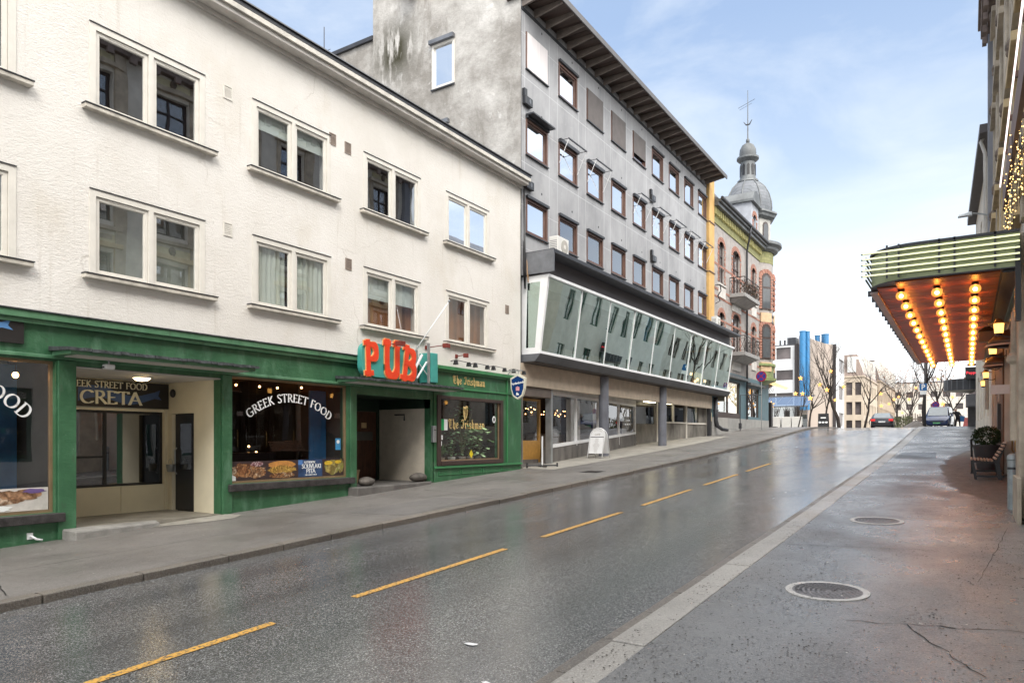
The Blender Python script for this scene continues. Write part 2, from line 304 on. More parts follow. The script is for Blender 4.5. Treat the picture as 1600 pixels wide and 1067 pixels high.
CURT = mat('pale_curtain', (.80,.82,.74), .9, var=.18, vs=9, stretch=(1,1,.05))
BLIND = mat('pale_roller_blind', (.82,.86,.82), .8, var=.04)
BLINDD = mat('dark_screen_blind', (.13,.115,.11), .7, var=.1)
BLINDW = mat('white_screen_blind', (.70,.66,.66), .7, var=.08, stretch=(1,8,.2))
SOFFIT = mat('soffit_timber', (.10,.07,.058), .6, var=.25, vs=4, stretch=(.3,2,1))
BARK = mat('dark_bark', (.045,.035,.03), .9, var=.3, vs=6)
LEAFG = mat('dark_evergreen_leaf', (.035,.075,.02), .9, var=.5, vs=8)
LEAFP = mat('pale_houseplant_leaf', (.24,.42,.17), .5, var=.5, vs=6)
SKIN = mat('skin', (.5,.28,.2), .6)
DARKCLOTH = mat('dark_cloth', (.02,.018,.022), .9)
BLUECLOTH = mat('blue_cloth', (.03,.15,.35), .8)
TYRE = mat('tyre_rubber', (.02,.02,.02), .8)
def m_globe():
    m = bpy.data.materials.new('amber_lamp_globe'); m.use_nodes = True; N = m.node_tree.nodes; L = m.node_tree.links
    for n in list(N): N.remove(n)
    o = N.new('ShaderNodeOutputMaterial'); x = N.new('ShaderNodeMixShader'); t = N.new('ShaderNodeBsdfTransparent'); e = N.new('ShaderNodeEmission')
    t.inputs[0].default_value = (1,.78,.5,1); e.inputs[0].default_value = (1,.34,.07,1); e.inputs[1].default_value = 1.15; x.inputs[0].default_value = .55
    L.new(t.outputs[0], x.inputs[1]); L.new(e.outputs[0], x.inputs[2]); L.new(x.outputs[0], o.inputs[0]); return m
BULB = m_globe()
BULBC = emis('lamp_core_glow', (1,.42,.10), 80)
LANT = emis('lantern_glow', (1,.50,.12), 1.6)
WARM = emis('warm_lamp_glow', (1,.5,.18), 9)
STARE = emis('star_light_glow', (1,.50,.13), .75)
NEON = emis('pale_neon_glow', (.86,.86,.50), .58)
NEONW = emis('white_neon_glow', (1,.85,.85), 1.0)
TUBEL = emis('ceiling_tube_glow', (1,.9,.6), 3)

# ------------------------------------------------------------------ mesh builder
ORG = {}
def setp(o, label=None, cat=None, group=None, kind=None):
    if label: o['label'] = label
    if cat: o['category'] = cat
    if group: o['group'] = group
    if kind: o['kind'] = kind
    return o
def T(name, label, cat, loc=(0,0,0), group=None):
    o = bpy.data.objects.new(name, None); COL.objects.link(o); o.location = loc; o.empty_display_size = .2
    ORG[o.name] = Vector(loc); return setp(o, label, cat, group)
class MB:
    def __init__(s): s.v=[]; s.f=[]
    def add(s, vs, fs):
        b = len(s.v); s.v += [tuple(v) for v in vs]; s.f += [tuple(i+b for i in f) for f in fs]; return s
    def box(s, x0,x1,y0,y1,z0,z1):
        if x0>x1: x0,x1=x1,x0
        if y0>y1: y0,y1=y1,y0
        if z0>z1: z0,z1=z1,z0
        return s.add([(x0,y0,z0),(x1,y0,z0),(x1,y1,z0),(x0,y1,z0),(x0,y0,z1),(x1,y0,z1),(x1,y1,z1),(x0,y1,z1)],
            [(0,3,2,1),(4,5,6,7),(0,1,5,4),(1,2,6,5),(2,3,7,6),(3,0,4,7)])
    def hexa(s, bot, top):
        return s.add(list(bot)+list(top), [(0,3,2,1),(4,5,6,7),(0,1,5,4),(1,2,6,5),(2,3,7,6),(3,0,4,7)])
    def quad(s, a,b,c,d): return s.add([a,b,c,d],[(0,1,2,3)])
    def prism(s, poly, mapf, w0, w1):
        n=len(poly); vs=[mapf(u,v,w0) for u,v in poly]+[mapf(u,v,w1) for u,v in poly]
        return s.add(vs, [tuple(range(n)), tuple(range(2*n-1,n-1,-1))]+[(i,i+n,(i+1)%n+n,(i+1)%n) for i in range(n)])
    def tube(s, pts, r, n=8, cap=True):
        pts=[Vector(p) for p in pts]; rs = r if isinstance(r,(list,tuple)) else [r]*len(pts)
        b=len(s.v); up=None
        for i,p in enumerate(pts):
            d=(pts[min(i+1,len(pts)-1)]-pts[max(i-1,0)]).normalized()
            if up is None: up = Vector((0,0,1)) if abs(d.z)<.9 else Vector((1,0,0))
            a=d.cross(up).normalized(); c=a.cross(d).normalized(); up=c
            for k in range(n):
                t=2*math.pi*k/n; s.v.append(tuple(p+(a*math.cos(t)+c*math.sin(t))*rs[i]))
        for i in range(len(pts)-1):
            for k in range(n):
                k2=(k+1)%n; s.f.append((b+i*n+k,b+(i+1)*n+k,b+(i+1)*n+k2,b+i*n+k2))
        if cap: s.f.append(tuple(b+k for k in range(n))); s.f.append(tuple(b+(len(pts)-1)*n+k for k in range(n-1,-1,-1)))
        return s
    def lathe(s, prof, c=(0,0,0), n=20, a0=0, a1=2*math.pi):
        full = abs(a1-a0-2*math.pi)<1e-6; m = n if full else n+1; b=len(s.v)
        for r,z in prof:
            for k in range(m):
                t=a0+(a1-a0)*k/n; s.v.append((c[0]+r*math.cos(t),c[1]+r*math.sin(t),c[2]+z))
        for i in range(len(prof)-1):
            for k in range(n):
                k2=(k+1)%m; s.f.append((b+i*m+k,b+i*m+k2,b+(i+1)*m+k2,b+(i+1)*m+k))
        return s
    def ball(s, c, r, n=12, sz=1):
        return s.lathe([(max(1e-4,r*math.sin(math.pi*i/(n//2+2))), -r*sz*math.cos(math.pi*i/(n//2+2))) for i in range(n//2+3)], c, n)
    def wall(s, mapf, u0,u1,v0,v1, holes, depth):
        us=sorted({u0,u1,*[h[0] for h in holes],*[h[1] for h in holes]}); vs=sorted({v0,v1,*[h[2] for h in holes],*[h[3] for h in holes]})
        us=[u for u in us if u0<=u<=u1]; vs=[v for v in vs if v0<=v<=v1]
        for a,b in zip(us,us[1:]):
            run=None
            for c,d in zip(vs,vs[1:]):
                um,vm=(a+b)/2,(c+d)/2
                if any(h[0]<um<h[1] and h[2]<vm<h[3] for h in holes): continue
                s.quad(mapf(a,c,0),mapf(b,c,0),mapf(b,d,0),mapf(a,d,0))
        for h in holes:
            a,b,c,d=max(h[0],u0),min(h[1],u1),max(h[2],v0),min(h[3],v1)
            s.quad(mapf(a,c,0),mapf(a,d,0),mapf(a,d,depth),mapf(a,c,depth)); s.quad(mapf(b,c,0),mapf(b,c,depth),mapf(b,d,depth),mapf(b,d,0))
            s.quad(mapf(a,c,0),mapf(a,c,depth),mapf(b,c,depth),mapf(b,c,0)); s.quad(mapf(a,d,0),mapf(b,d,0),mapf(b,d,depth),mapf(a,d,depth))
        return s
    def build(s, name, m, parent=None, smooth=False, bevel=0, label=None):
        org = Vector((0,0,0)); p = parent
        while p is not None and p.parent: p = p.parent
        if p is not None and p.name in ORG: org = ORG[p.name]
        me = bpy.data.meshes.new(name); me.from_pydata([tuple(Vector(v)-org) for v in s.v], [], s.f); me.materials.append(m); me.validate(); me.update()
        if smooth:
            for q in me.polygons: q.use_smooth = True
        o = bpy.data.objects.new(name, me); COL.objects.link(o)
        if parent is not None: o.parent = parent
        if bevel:
            md = o.modifiers.new('bevel','BEVEL'); md.width = bevel; md.segments = 2; md.limit_method = 'ANGLE'
        if smooth == 2:
            md = o.modifiers.new('split','EDGE_SPLIT'); md.split_angle = R(35)
        if label: o['label'] = label
        return o
def copy_tree(o, parent=None):
    c = o.copy(); COL.objects.link(c); c.parent = parent
    if o.name in ORG: ORG[c.name] = ORG[o.name]
    for ch in list(o.children): copy_tree(ch, c)
    return c
def plane_x(X): return lambda u,v,w=0: (X-w, u, v)       # faces +X, w goes inwards
def plane_xn(X): return lambda u,v,w=0: (X+w, u, v)      # faces -X
def plane_y(Y): return lambda u,v,w=0: (u, Y+w, v)       # faces -Y
def struct(o): o['kind']='structure'; return o

# ------------------------------------------------------------------ stroke lettering
def arc(cx,cy,rx,ry,a0,a1,n=14): return [(cx+rx*math.cos(R(a0+(a1-a0)*i/n)), cy+ry*math.sin(R(a0+(a1-a0)*i/n))) for i in range(n+1)]
ROM = {  # polylines, serif feet, width
'A':([[(.02,0),(.40,1)],[(.40,1),(.80,0)],[(.17,.34),(.66,.34)]],[(.02,0),(.80,0)],.86),
'C':([arc(.5,.5,.42,.49,45,315)],[],.88),
'D':([[(.14,0),(.14,1)],[(.14,1),(.35,1)]+arc(.35,.5,.43,.5,90,-90)+[(.14,0)]],[(.1,0),(.1,1)],.86),
'E':([[(.14,0),(.14,1)],[(.14,.98),(.56,.98),(.56,.88)],[(.14,.52),(.46,.52)],[(.14,.02),(.60,.02),(.60,.13)]],[(.1,0),(.1,1)],.68),
'F':([[(.14,0),(.14,1)],[(.14,.98),(.56,.98),(.56,.88)],[(.14,.52),(.46,.52)]],[(.14,0),(.1,1)],.62),
'G':([arc(.5,.5,.42,.49,45,300),[(.80,.42),(.80,.08)],[(.60,.44),(.90,.44)]],[],.95),
'H':([[(.14,0),(.14,1)],[(.68,0),(.68,1)],[(.14,.52),(.68,.52)]],[(.14,0),(.14,1),(.68,0),(.68,1)],.84),
'I':([[(.16,0),(.16,1)]],[(.16,0),(.16,1)],.34),
'K':([[(.14,0),(.14,1)],[(.62,1),(.18,.48)],[(.26,.56),(.70,0)]],[(.14,0),(.14,1),(.70,0),(.62,1)],.76),
'L':([[(.14,0),(.14,1)],[(.14,.02),(.60,.02),(.60,.14)]],[(.1,0),(.14,1)],.64),
'N':([[(.14,0),(.14,1)],[(.14,1),(.72,.02)],[(.72,0),(.72,1)]],[(.14,0),(.72,1),(.1,1)],.88),
'O':([arc(.5,.5,.42,.49,0,360,20)],[],1.0),
'P':([[(.14,0),(.14,1)],[(.14,.98),(.34,.98)]+arc(.34,.73,.25,.25,90,-90,8)+[(.14,.48)]],[(.14,0),(.1,1)],.66),
'R':([[(.14,0),(.14,1)],[(.14,.98),(.34,.98)]+arc(.34,.74,.24,.24,90,-90,8)+[(.14,.5)],[(.34,.5),(.74,0)]],[(.14,0),(.1,1),(.78,0)],.76),
'S':([[(.54,.84),(.46,.96),(.32,1),(.18,.94),(.12,.80),(.18,.66),(.32,.56),(.48,.44),(.56,.30),(.52,.12),(.36,0),(.20,.02),(.10,.16)]],[],.64),
'T':([[(.38,0),(.38,1)],[(.02,.86),(.04,.98),(.72,.98),(.74,.86)]],[(.38,0)],.76),
'U':([[(.12,1),(.12,.32)]+arc(.40,.32,.28,.32,180,360,10)+[(.68,1)]],[(.12,1),(.68,1)],.82),
'V':([[(.02,1),(.40,0)],[(.40,0),(.78,1)]],[(.02,1),(.78,1)],.80)}
GOT = {
'T':([[(.06,.74),(.02,.88),(.14,.99),(.50,.90),(.66,.97)],[(.30,.94),(.20,.70),(.16,.36),(.28,.08),(.50,.02),(.64,.14)],[(.44,.90),(.42,.30)]],[],.72),
'h':([[(.08,.92),(.14,1),(.16,.9),(.16,.12),(.22,.02),(.28,.10)],[(.16,.50),(.36,.62),(.46,.50),(.46,.20),(.34,-.12)]],[],.58),
'e':([[(.46,.16),(.28,.02),(.12,.14),(.12,.50),(.28,.62),(.42,.50),(.40,.38),(.14,.32)]],[],.54),
'I':([[(.10,.80),(.16,.96),(.46,.92),(.56,1)],[(.40,.92),(.40,.30),(.30,.08),(.10,.06),(.04,.20)]],[],.62),
'r':([[(.06,.54),(.12,.62),(.16,.54),(.16,.12),(.22,.02),(.28,.10)],[(.16,.5),(.32,.62),(.40,.52)]],[],.44),
'i':([[(.06,.54),(.12,.62),(.16,.54),(.16,.12),(.22,.02),(.28,.10)],[(.12,.80),(.20,.88)]],[],.34),
's':([[(.40,.52),(.26,.62),(.12,.52),(.16,.38),(.38,.26),(.40,.12),(.24,.02),(.08,.12)]],[],.50),
'm':([[(.06,.54),(.12,.62),(.16,.54),(.16,.12),(.22,.02),(.26,.08)],[(.16,.5),(.34,.62),(.42,.52),(.42,.12),(.48,.02),(.52,.08)],[(.42,.5),(.60,.62),(.68,.52),(.68,.12),(.74,.02),(.80,.10)]],[],.84),
'a':([[(.12,.52),(.28,.62),(.42,.54),(.42,.12),(.48,.02),(.56,.10)],[(.42,.34),(.18,.32),(.10,.16),(.22,.02),(.42,.14)]],[],.60),
'n':([[(.06,.54),(.12,.62),(.16,.54),(.16,.12),(.22,.02),(.26,.08)],[(.16,.5),(.34,.62),(.42,.52),(.42,.12),(.48,.02),(.56,.10)]],[],.60)}
def hull(pts):
    pts=sorted(set(pts)); 
    def half(ps):
        h=[]
        for p in ps:
            while len(h)>1 and (h[-1][0]-h[-2][0])*(p[1]-h[-2][1])-(h[-1][1]-h[-2][1])*(p[0]-h[-2][0])<=1e-9: h.pop()
            h.append(p)
        return h[:-1]
    return half(pts)+half(pts[::-1])
def letters(text, font, size, mapf, thick=.01, ang=12, nw=.15, ntk=.055, serif=.1, curve=None, gap=.08, xs=1.0):
    """mapf(u,v,w) with w>0 outwards. curve: (radius) puts the baseline on an arch centred on the string."""
    mb=MB(); tot=sum((font[c][2] if c in font else .42)+gap for c in text)*size*xs; x=-tot/2; k=0
    ca,sa=math.cos(R(ang)),math.sin(R(ang))
    nib=[(a*nw/2*ca-b*ntk/2*sa, a*nw/2*sa+b*ntk/2*ca) for a in(-1,1) for b in(-1,1)]
    for ch in text:
        if ch not in font: x+=(.42+gap)*size*xs; continue
        st,sf,wd=font[ch]; adv=(wd+gap)*size*xs; cx=x+adv/2
        segs=[]
        for pl in st: segs+=[([a,b],nib) for a,b in zip(pl,pl[1:])]
        if serif:
            sn=[(a*.01,b*ntk*.5) for a in(-1,1) for b in(-1,1)]
            segs+=[([(px-serif,py+(ntk*.4 if py<.5 else -ntk*.4)),(px+serif,py+(ntk*.4 if py<.5 else -ntk*.4))],sn) for px,py in sf]
        for pts,nb in segs:
            poly=hull([(round(p[0]+q[0],5),round(p[1]+q[1],5)) for p in pts for q in nb])
            out=[]
            for px,py in poly:
                u=x+px*size*xs; v=py*size
                if curve:
                    t=cx/curve; lx=u-cx; u=curve*math.sin(t)+lx*math.cos(t)+v*math.sin(t); v=curve*(math.cos(t)-1)-lx*math.sin(t)+v*math.cos(t)
                out.append((u,v))
            mb.prism(out, mapf, thick+(k%19)*.00025, -(k%19)*.0001); k+=1
        x+=adv
    return mb
def sans(text, size, mapf, thick=.004, bold=0):
    c=bpy.data.curves.new('t','FONT'); c.body=text; c.size=size; c.align_x='CENTER'; c.resolution_u=2; c.offset=bold
    o=bpy.data.objects.new('t',c); COL.objects.link(o); dg=bpy.context.evaluated_depsgraph_get(); me=bpy.data.meshes.new_from_object(o.evaluated_get(dg))
    mb=MB(); mb.add([mapf(v.co.x,v.co.y,thick) for v in me.vertices],[tuple(p.vertices) for p in me.polygons])
    bpy.data.objects.remove(o); bpy.data.curves.remove(c); bpy.data.meshes.remove(me); return mb
def outx(X, y, z, s=1): return lambda u,v,w=0: (X+w, y+u*s, z+v)     # lettering on a plane facing +X (reads left to right with +y)
def outy(Y, x, z): return lambda u,v,w=0: (x+u, Y-w, z+v)

# ================================================================== GROUND
ys=[-40+i for i in range(101)]+[62,66,70,80,95,110,140,200,300,500,900,1400]
def strip(x0,x1,off,name,m,y0=-40,y1=1400,skirt=0, offs=None):
    mb=MB(); yy=sorted({y0,y1,*[y for y in ys if y0<y<y1],*[p[0] for p in PY if y0<p[0]<y1]})
    n=2 if offs is None else len(offs)
    vs=[]
    for y in yy: vs+=[(x0,y,P(y)+off),(x1,y,P(y)+off)]
    mb.add(vs,[(2*i,2*i+1,2*i+3,2*i+2) for i in range(len(yy)-1)])
    if skirt:
        for side,xx in((0,x0),(1,x1)):
            vs=[]
            for y in yy: vs+=[(xx,y,P(y)+off),(xx,y,P(y)+off-skirt)]
            mb.add(vs,[(2*i,2*i+1,2*i+3,2*i+2) for i in range(len(yy)-1)])
    return struct(mb.build(name,m))
XLK,XRK=-8.55,-2.5
strip(-500,500,-.35,'ground',mat('earth_ground',(.12,.11,.10),.9))
strip(XLK,XRK,-.04,'road',ROAD)
strip(-12.6,XLK-.2,.05,'pavement_left',PAVE_L,y1=56,skirt=.4)
strip(-40,XLK-.2,.045,'square_paving',SLABC,y0=56.0,y1=135,skirt=.4)
strip(XRK+.3,3.0,.0,'pavement_right',PAVE_R,skirt=.4,y1=300)
# kerb stones, each with a small gap
def kerb(x0,x1,top,name,m,ln,y0,y1,jit=.006):
    mb=MB(); y=y0
    while y<y1:
        l=ln*random.uniform(.8,1.2); a,b=y+.009,y+l-.009; j=random.uniform(-jit,jit); k=random.uniform(-jit,jit)
        xa,xb=x0+k,x1+k
        mb.hexa([(xa,a,P(a)-.3),(xb,a,P(a)-.3),(xb,b,P(b)-.3),(xa,b,P(b)-.3)],[(xa,a,P(a)+top+j),(xb,a,P(a)+top+j),(xb,b,P(b)+top+j),(xa,b,P(b)+top+j)]); y+=l
    return struct(mb.build(name,m,bevel=.012))
kerb(XLK-.2,XLK,.055,'kerb_left',GRANITE2,1.1,-12,60)
kerb(XRK,XRK+.3,.006,'kerb_right',GRANITE,1.5,-6,90)
kerb(XRK-.0-.14,XRK-.004,-.028,'gutter_stones',GRANITE2,1.0,-6,52,.003)
# centre dashes (old, worn yellow paint)
def m_paint():
    m=mat('worn_yellow_road_paint',(.58,.31,.05),.55); N,L,b=tree(m)
    c=mixc(N,L,noise(N,L,34,5,(1,1,1),.50,.60),(.60,.33,.06),(.07,.06,.05)); L.new(c,b.inputs['Base Color']); return m
YEL=m_paint()
mb=MB(); y=1.5-4.06
while y<25:
    for i in range(6):
        a,b=y+i*.5,y+i*.5+.5; mb.quad((-5.655,a,P(a)-.034),(-5.55,a,P(a)-.034),(-5.55,b,P(b)-.034),(-5.655,b,P(b)-.034))
    y+=4.06
struct(mb.build('centre_line',YEL))
# dry patch of pavement beneath the canopy, concrete strip in front of the grey building, asphalt patches
def patch(name,m,poly,off):
    mb=MB(); c=(sum(p[0] for p in poly)/len(poly),sum(p[1] for p in poly)/len(poly))
    rings=[]
    for t in(1,.66,.33):
        rings.append([(c[0]+(x-c[0])*t,c[1]+(y-c[1])*t) for x,y in poly])
    vs=[(x,y,P(y)+off) for rg in rings for x,y in rg]+[(c[0],c[1],P(c[1])+off)]; n=len(poly)
    fs=[(r*n+i,r*n+(i+1)%n,(r+1)*n+(i+1)%n,(r+1)*n+i) for r in(0,1) for i in range(n)]+[(2*n+i,2*n+(i+1)%n,3*n) for i in range(n)]
    return struct(mb.add(vs,fs).build(name,m))
dry=[(.95,16.0),(.2,16.1),(-.25,16.7),(-.45,18),(-.62,20),(-.72,23),(-.68,26),(-.45,29),(-.1,31.5),(.95,32.5)]
dry=[(x+random.uniform(-.04,.04),y) for x,y in dry]
mb=MB()
for i in range(12):
    y0=19.9+i*1.8; y1=y0+1.79; wob=.0
    if y1>41: break
    xe=-11.15
    mb.quad((-14.6,y0,P(y0)+.058),(xe,y0,P(y0)+.058),(xe,y1,P(y1)+.058),(-14.6,y1,P(y1)+.058))
struct(mb.build('pale_paving_strip',SLABC))
patch('patched_pavement',m_pave('mended_pavement_asphalt',(.14,.132,.127),(.09,.085,.082),.4,.65,.3),[(-10.2,9.9),(-8.85,10.1),(-8.85,12.9),(-10.1,12.6)],.054)
patch('patched_asphalt',m_pave('fresh_dark_asphalt',(.045,.043,.043),(.03,.03,.03),.3,.5,.2),[(-2.1,27.5),(-.9,27.6),(-.95,30.2),(-2.05,30)],.006)
# cracks/joints across the right pavement
mb=MB()
def crack(x0,y0,x1,y1,wd=.008,n=14,amp=.03,up=.005):
    pts=[]
    for i in range(n+1):
        t=i/n; pts.append((x0+(x1-x0)*t+random.uniform(-amp,amp)*.5,y0+(y1-y0)*t+random.uniform(-amp,amp)))
    for (a,b),(c,d) in zip(pts,pts[1:]):
        wv=wd*random.uniform(.5,1.3); mb.add([(a-wv*.6,b-wv,P(b)+up),(c-wv*.6,d-wv,P(d)+up),(c+wv*.6,d+wv,P(d)+up),(a+wv*.6,b+wv,P(b)+up)],[(0,1,2,3)])
crack(-2.15,15.25,.7,15.45,.012); crack(-2.1,10.4,-.3,10.7,.006); crack(.1,9,.5,13,.006); crack(-.9,6.9,.75,7.3,.008); crack(-2.1,22,.0,22.2,.008); crack(-.45,7.0,.1,5.9,.006)
for q in ((-12.3,9.3,-8.8,9.9),(-12.1,4.2,-8.9,3.6),(-11.9,13.9,-8.8,13.2),(-12.3,17.2,-8.8,17.5),(-10.4,3.6,-10.1,9.5),(-10.6,9.7,-10.2,13.5)): crack(*q,.006,16,.05,.055)
struct(mb.build('pavement_cracks',mat('crack_dark',(.015,.014,.014),.9)))
# leaf litter and grit
def scatter(name,m,n,region,smin,smax,off,dens=None):
    mb=MB(); k=0
    while k<n:
        x=random.uniform(region[0],region[1]); y=region[2]+(region[3]-region[2])*random.random()**1.3
        if dens and random.random()>dens(x,y): continue
        s=random.uniform(smin,smax); a=random.uniform(0,6.28); z=P(y)+off
        pts=[]; nn=random.choice((4,5,6))
        for i in range(nn): t=a+i*6.28/nn; rr=s*random.uniform(.5,1.1); pts.append((x+math.cos(t)*rr,y+math.sin(t)*rr,z+random.uniform(0,s*.5)))
        mb.add(pts,[tuple(range(nn))]); k+=1
    return setp(mb.build(name,m),kind='stuff')
from mathutils import noise as mn
def clump(x,y): return max(0,mn.noise(Vector((x*1.1,y*.7,3)))*1.6+.35)
o=scatter('leaf_litter',mat('rotting_leaf',(.035,.027,.02),.8),9500,(-2.45,.7,1.5,26),.003,.013,.006,clump); setp(o,'dark rotting leaf crumbs strewn over the near right pavement','leaf litter')
o=scatter('gutter_grit',mat('dark_grit',(.03,.03,.03),.6),2200,(-3.6,-2.5,1.5,22),.003,.010,-.036,lambda x,y:max(.05,1-abs(x+2.6)*1.1)); setp(o,'dark grit and leaf crumbs gathered along the right gutter','grit')
o=scatter('pale_litter',mat('pale_litter',(.55,.53,.48),.7),170,(-12,.6,2,22),.008,.02,.058,lambda x,y:1 if (x>-2.2 or x<-8.8) else 0); setp(o,'tiny pale crumbs and gum spots dotted on the pavements','litter')
for x,y,s,lab in((-3.56,4.89,.075,'white splat lying on the road nearest the centre line'),(-2.95,4.25,.04,'small white splat on the road nearer the right kerb')):
    mb=MB(); pts=[(x+math.cos(t)*s*rr,y+math.sin(t)*s*rr*.7,P(y)-.033) for t,rr in [(i*.7,random.uniform(.5,1.1)) for i in range(9)]]
    mb.add(pts,[tuple(range(9))]); setp(mb.build('white_splat',mat('white_splat',(.8,.8,.8),.6)),lab,'splat')
# manhole covers
def manhole(x,y,r,label,kind=0):
    t=T('manhole_cover',label,'manhole cover',(x,y,P(y)),group='round manhole covers in the right pavement')
    sl=(P(y+.5)-P(y-.5))
    def m_(xx,yy,zz): return (x+xx,y+yy,P(y)+sl*yy+zz)
    mb=MB(); n=40
    for r0,r1,z0,z1 in((r*.84,r,.008,.008),(r,r*1.0,.008,-.05)):
        mb.add([m_(r0*math.cos(k*2*math.pi/n),r0*math.sin(k*2*math.pi/n),z0) for k in range(n)]+[m_(r1*math.cos(k*2*math.pi/n),r1*math.sin(k*2*math.pi/n),z1) for k in range(n)],[(k,(k+1)%n,(k+1)%n+n,k+n) for k in range(n)])
    mb.build('rim',mat('pale_worn_rim',(.50,.48,.45),.5,var=.15,vs=8),t)
    mb=MB(); mb.add([m_(r*.84*math.cos(k*2*math.pi/n),r*.84*math.sin(k*2*math.pi/n),.007) for k in range(n)],[tuple(range(n))])
    mb.build('lid',mat('worn_cast_iron',(.22,.20,.19),.45,metal=.3,var=.3,vs=20),t)
    mb=MB()
    for i in range(1,7):   # raised concentric half arcs and dashes
        rr=r*.84*i/7
        for k in range(n//2):
            a0,a1=math.pi*k/(n/2)+.5,math.pi*(k+.8)/(n/2)+.5
            mb.add([m_(rr*math.cos(a0),rr*math.sin(a0),.012),m_(rr*math.cos(a1),rr*math.sin(a1),.012),m_((rr+.022)*math.cos(a1),(rr+.022)*math.sin(a1),.012),m_((rr+.022)*math.cos(a0),(rr+.022)*math.sin(a0),.012)],[(0,1,2,3)])
    for i in range(-6,7):
        for j in range(-6,7):
            px,py=i*r*.12+(j%2)*r*.06,j*r*.12
            if px*px+py*py<(r*.8)**2 and px*math.sin(.5)-py*math.cos(.5)>.02:
                mb.add([m_(px-.016,py,.012),m_(px,py-.01,.012),m_(px+.016,py,.012),m_(px,py+.01,.012)],[(0,1,2,3)])
    mb.build('ribs',mat('dark_iron_rib',(.05,.045,.04),.5,metal=.3),t)
manhole(-1.22,7.91,.40,'large patterned round manhole cover nearest the camera on the right pavement')
manhole(-1.26,13.07,.40,'worn round manhole cover further up the right pavement')
t=T('drain_cover','dark square drain cover set in the left pavement near the yellow doorway','drain cover',(-9.6,19.5,P(19.5)))
mb=MB().hexa([(-9.9,19.2,P(19.2)),(-9.3,19.2,P(19.2)),(-9.3,19.8,P(19.8)),(-9.9,19.8,P(19.8))],[(-9.9,19.2,P(19.2)+.056),(-9.3,19.2,P(19.2)+.056),(-9.3,19.8,P(19.8)+.056),(-9.9,19.8,P(19.8)+.056)]); mb.build('grate_frame',DKMETAL,t)
mb=MB()
for i in range(6): y0=19.25+i*.09; mb.hexa([(-9.85,y0,P(y0)+.05),(-9.35,y0,P(y0)+.05),(-9.35,y0+.045,P(y0)+.05),(-9.85,y0+.045,P(y0)+.05)],[(-9.85,y0,P(y0)+.064),(-9.35,y0,P(y0)+.064),(-9.35,y0+.045,P(y0)+.064),(-9.85,y0+.045,P(y0)+.064)])
mb.build('grate_bars',mat('iron_bar',(.08,.07,.065),.5,metal=.5),t)

# ================================================================== CREAM BUILDING (left)
W=-12.4
b1=T('plaster_building','cream painted two storey plaster building above a green shop front','building',(W,8,.3))
PX=plane_x(W)
wins=[(yc,yc+2.14) for yc in (-3.5,-.27,2.97,6.2,9.42,12.62,15.87)]
holes=[(a+.02,b-.02,z0,z1) for a,b in wins for z0,z1 in((7.50,8.93),(4.68,6.13))]
MB().wall(PX,-6,19.85,3.93,10.32,holes,.34).build('wall',STUCCO,b1)
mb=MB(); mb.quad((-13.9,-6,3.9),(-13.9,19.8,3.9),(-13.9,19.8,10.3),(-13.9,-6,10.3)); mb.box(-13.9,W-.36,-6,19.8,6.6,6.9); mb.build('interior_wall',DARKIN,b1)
mb=MB(); mb.box(-26,W-.02,-6.0,-5.98,-1,10.3); mb.build('end_wall',STUCCO,b1)
mb=MB(); mb.box(-26,W+.36,-6.2,19.93,10.47,10.56); mb.hexa([(-26,-6.2,10.56),(W+.40,-6.2,10.56),(W+.40,19.97,10.56),(-26,19.97,10.56)],[(-26,-6.2,11.4),(W+.38,-6.2,10.60),(W+.38,19.97,10.60),(-26,19.97,11.4)])
mb.build('roof',DKMETAL,b1)
mb=MB(); mb.box(W-.05,W+.30,-6,19.9,10.26,10.47); mb.box(W-.05,W+.07,-6,19.86,10.18,10.26); mb.build('cornice',PALE,b1,bevel=.01)
mb=MB(); mb.box(W+.305,W+.36,-6.2,19.93,10.36,10.46); mb.build('gutter_board',mat('cornice_white',(.66,.63,.57),.6,var=.15,vs=3),b1)
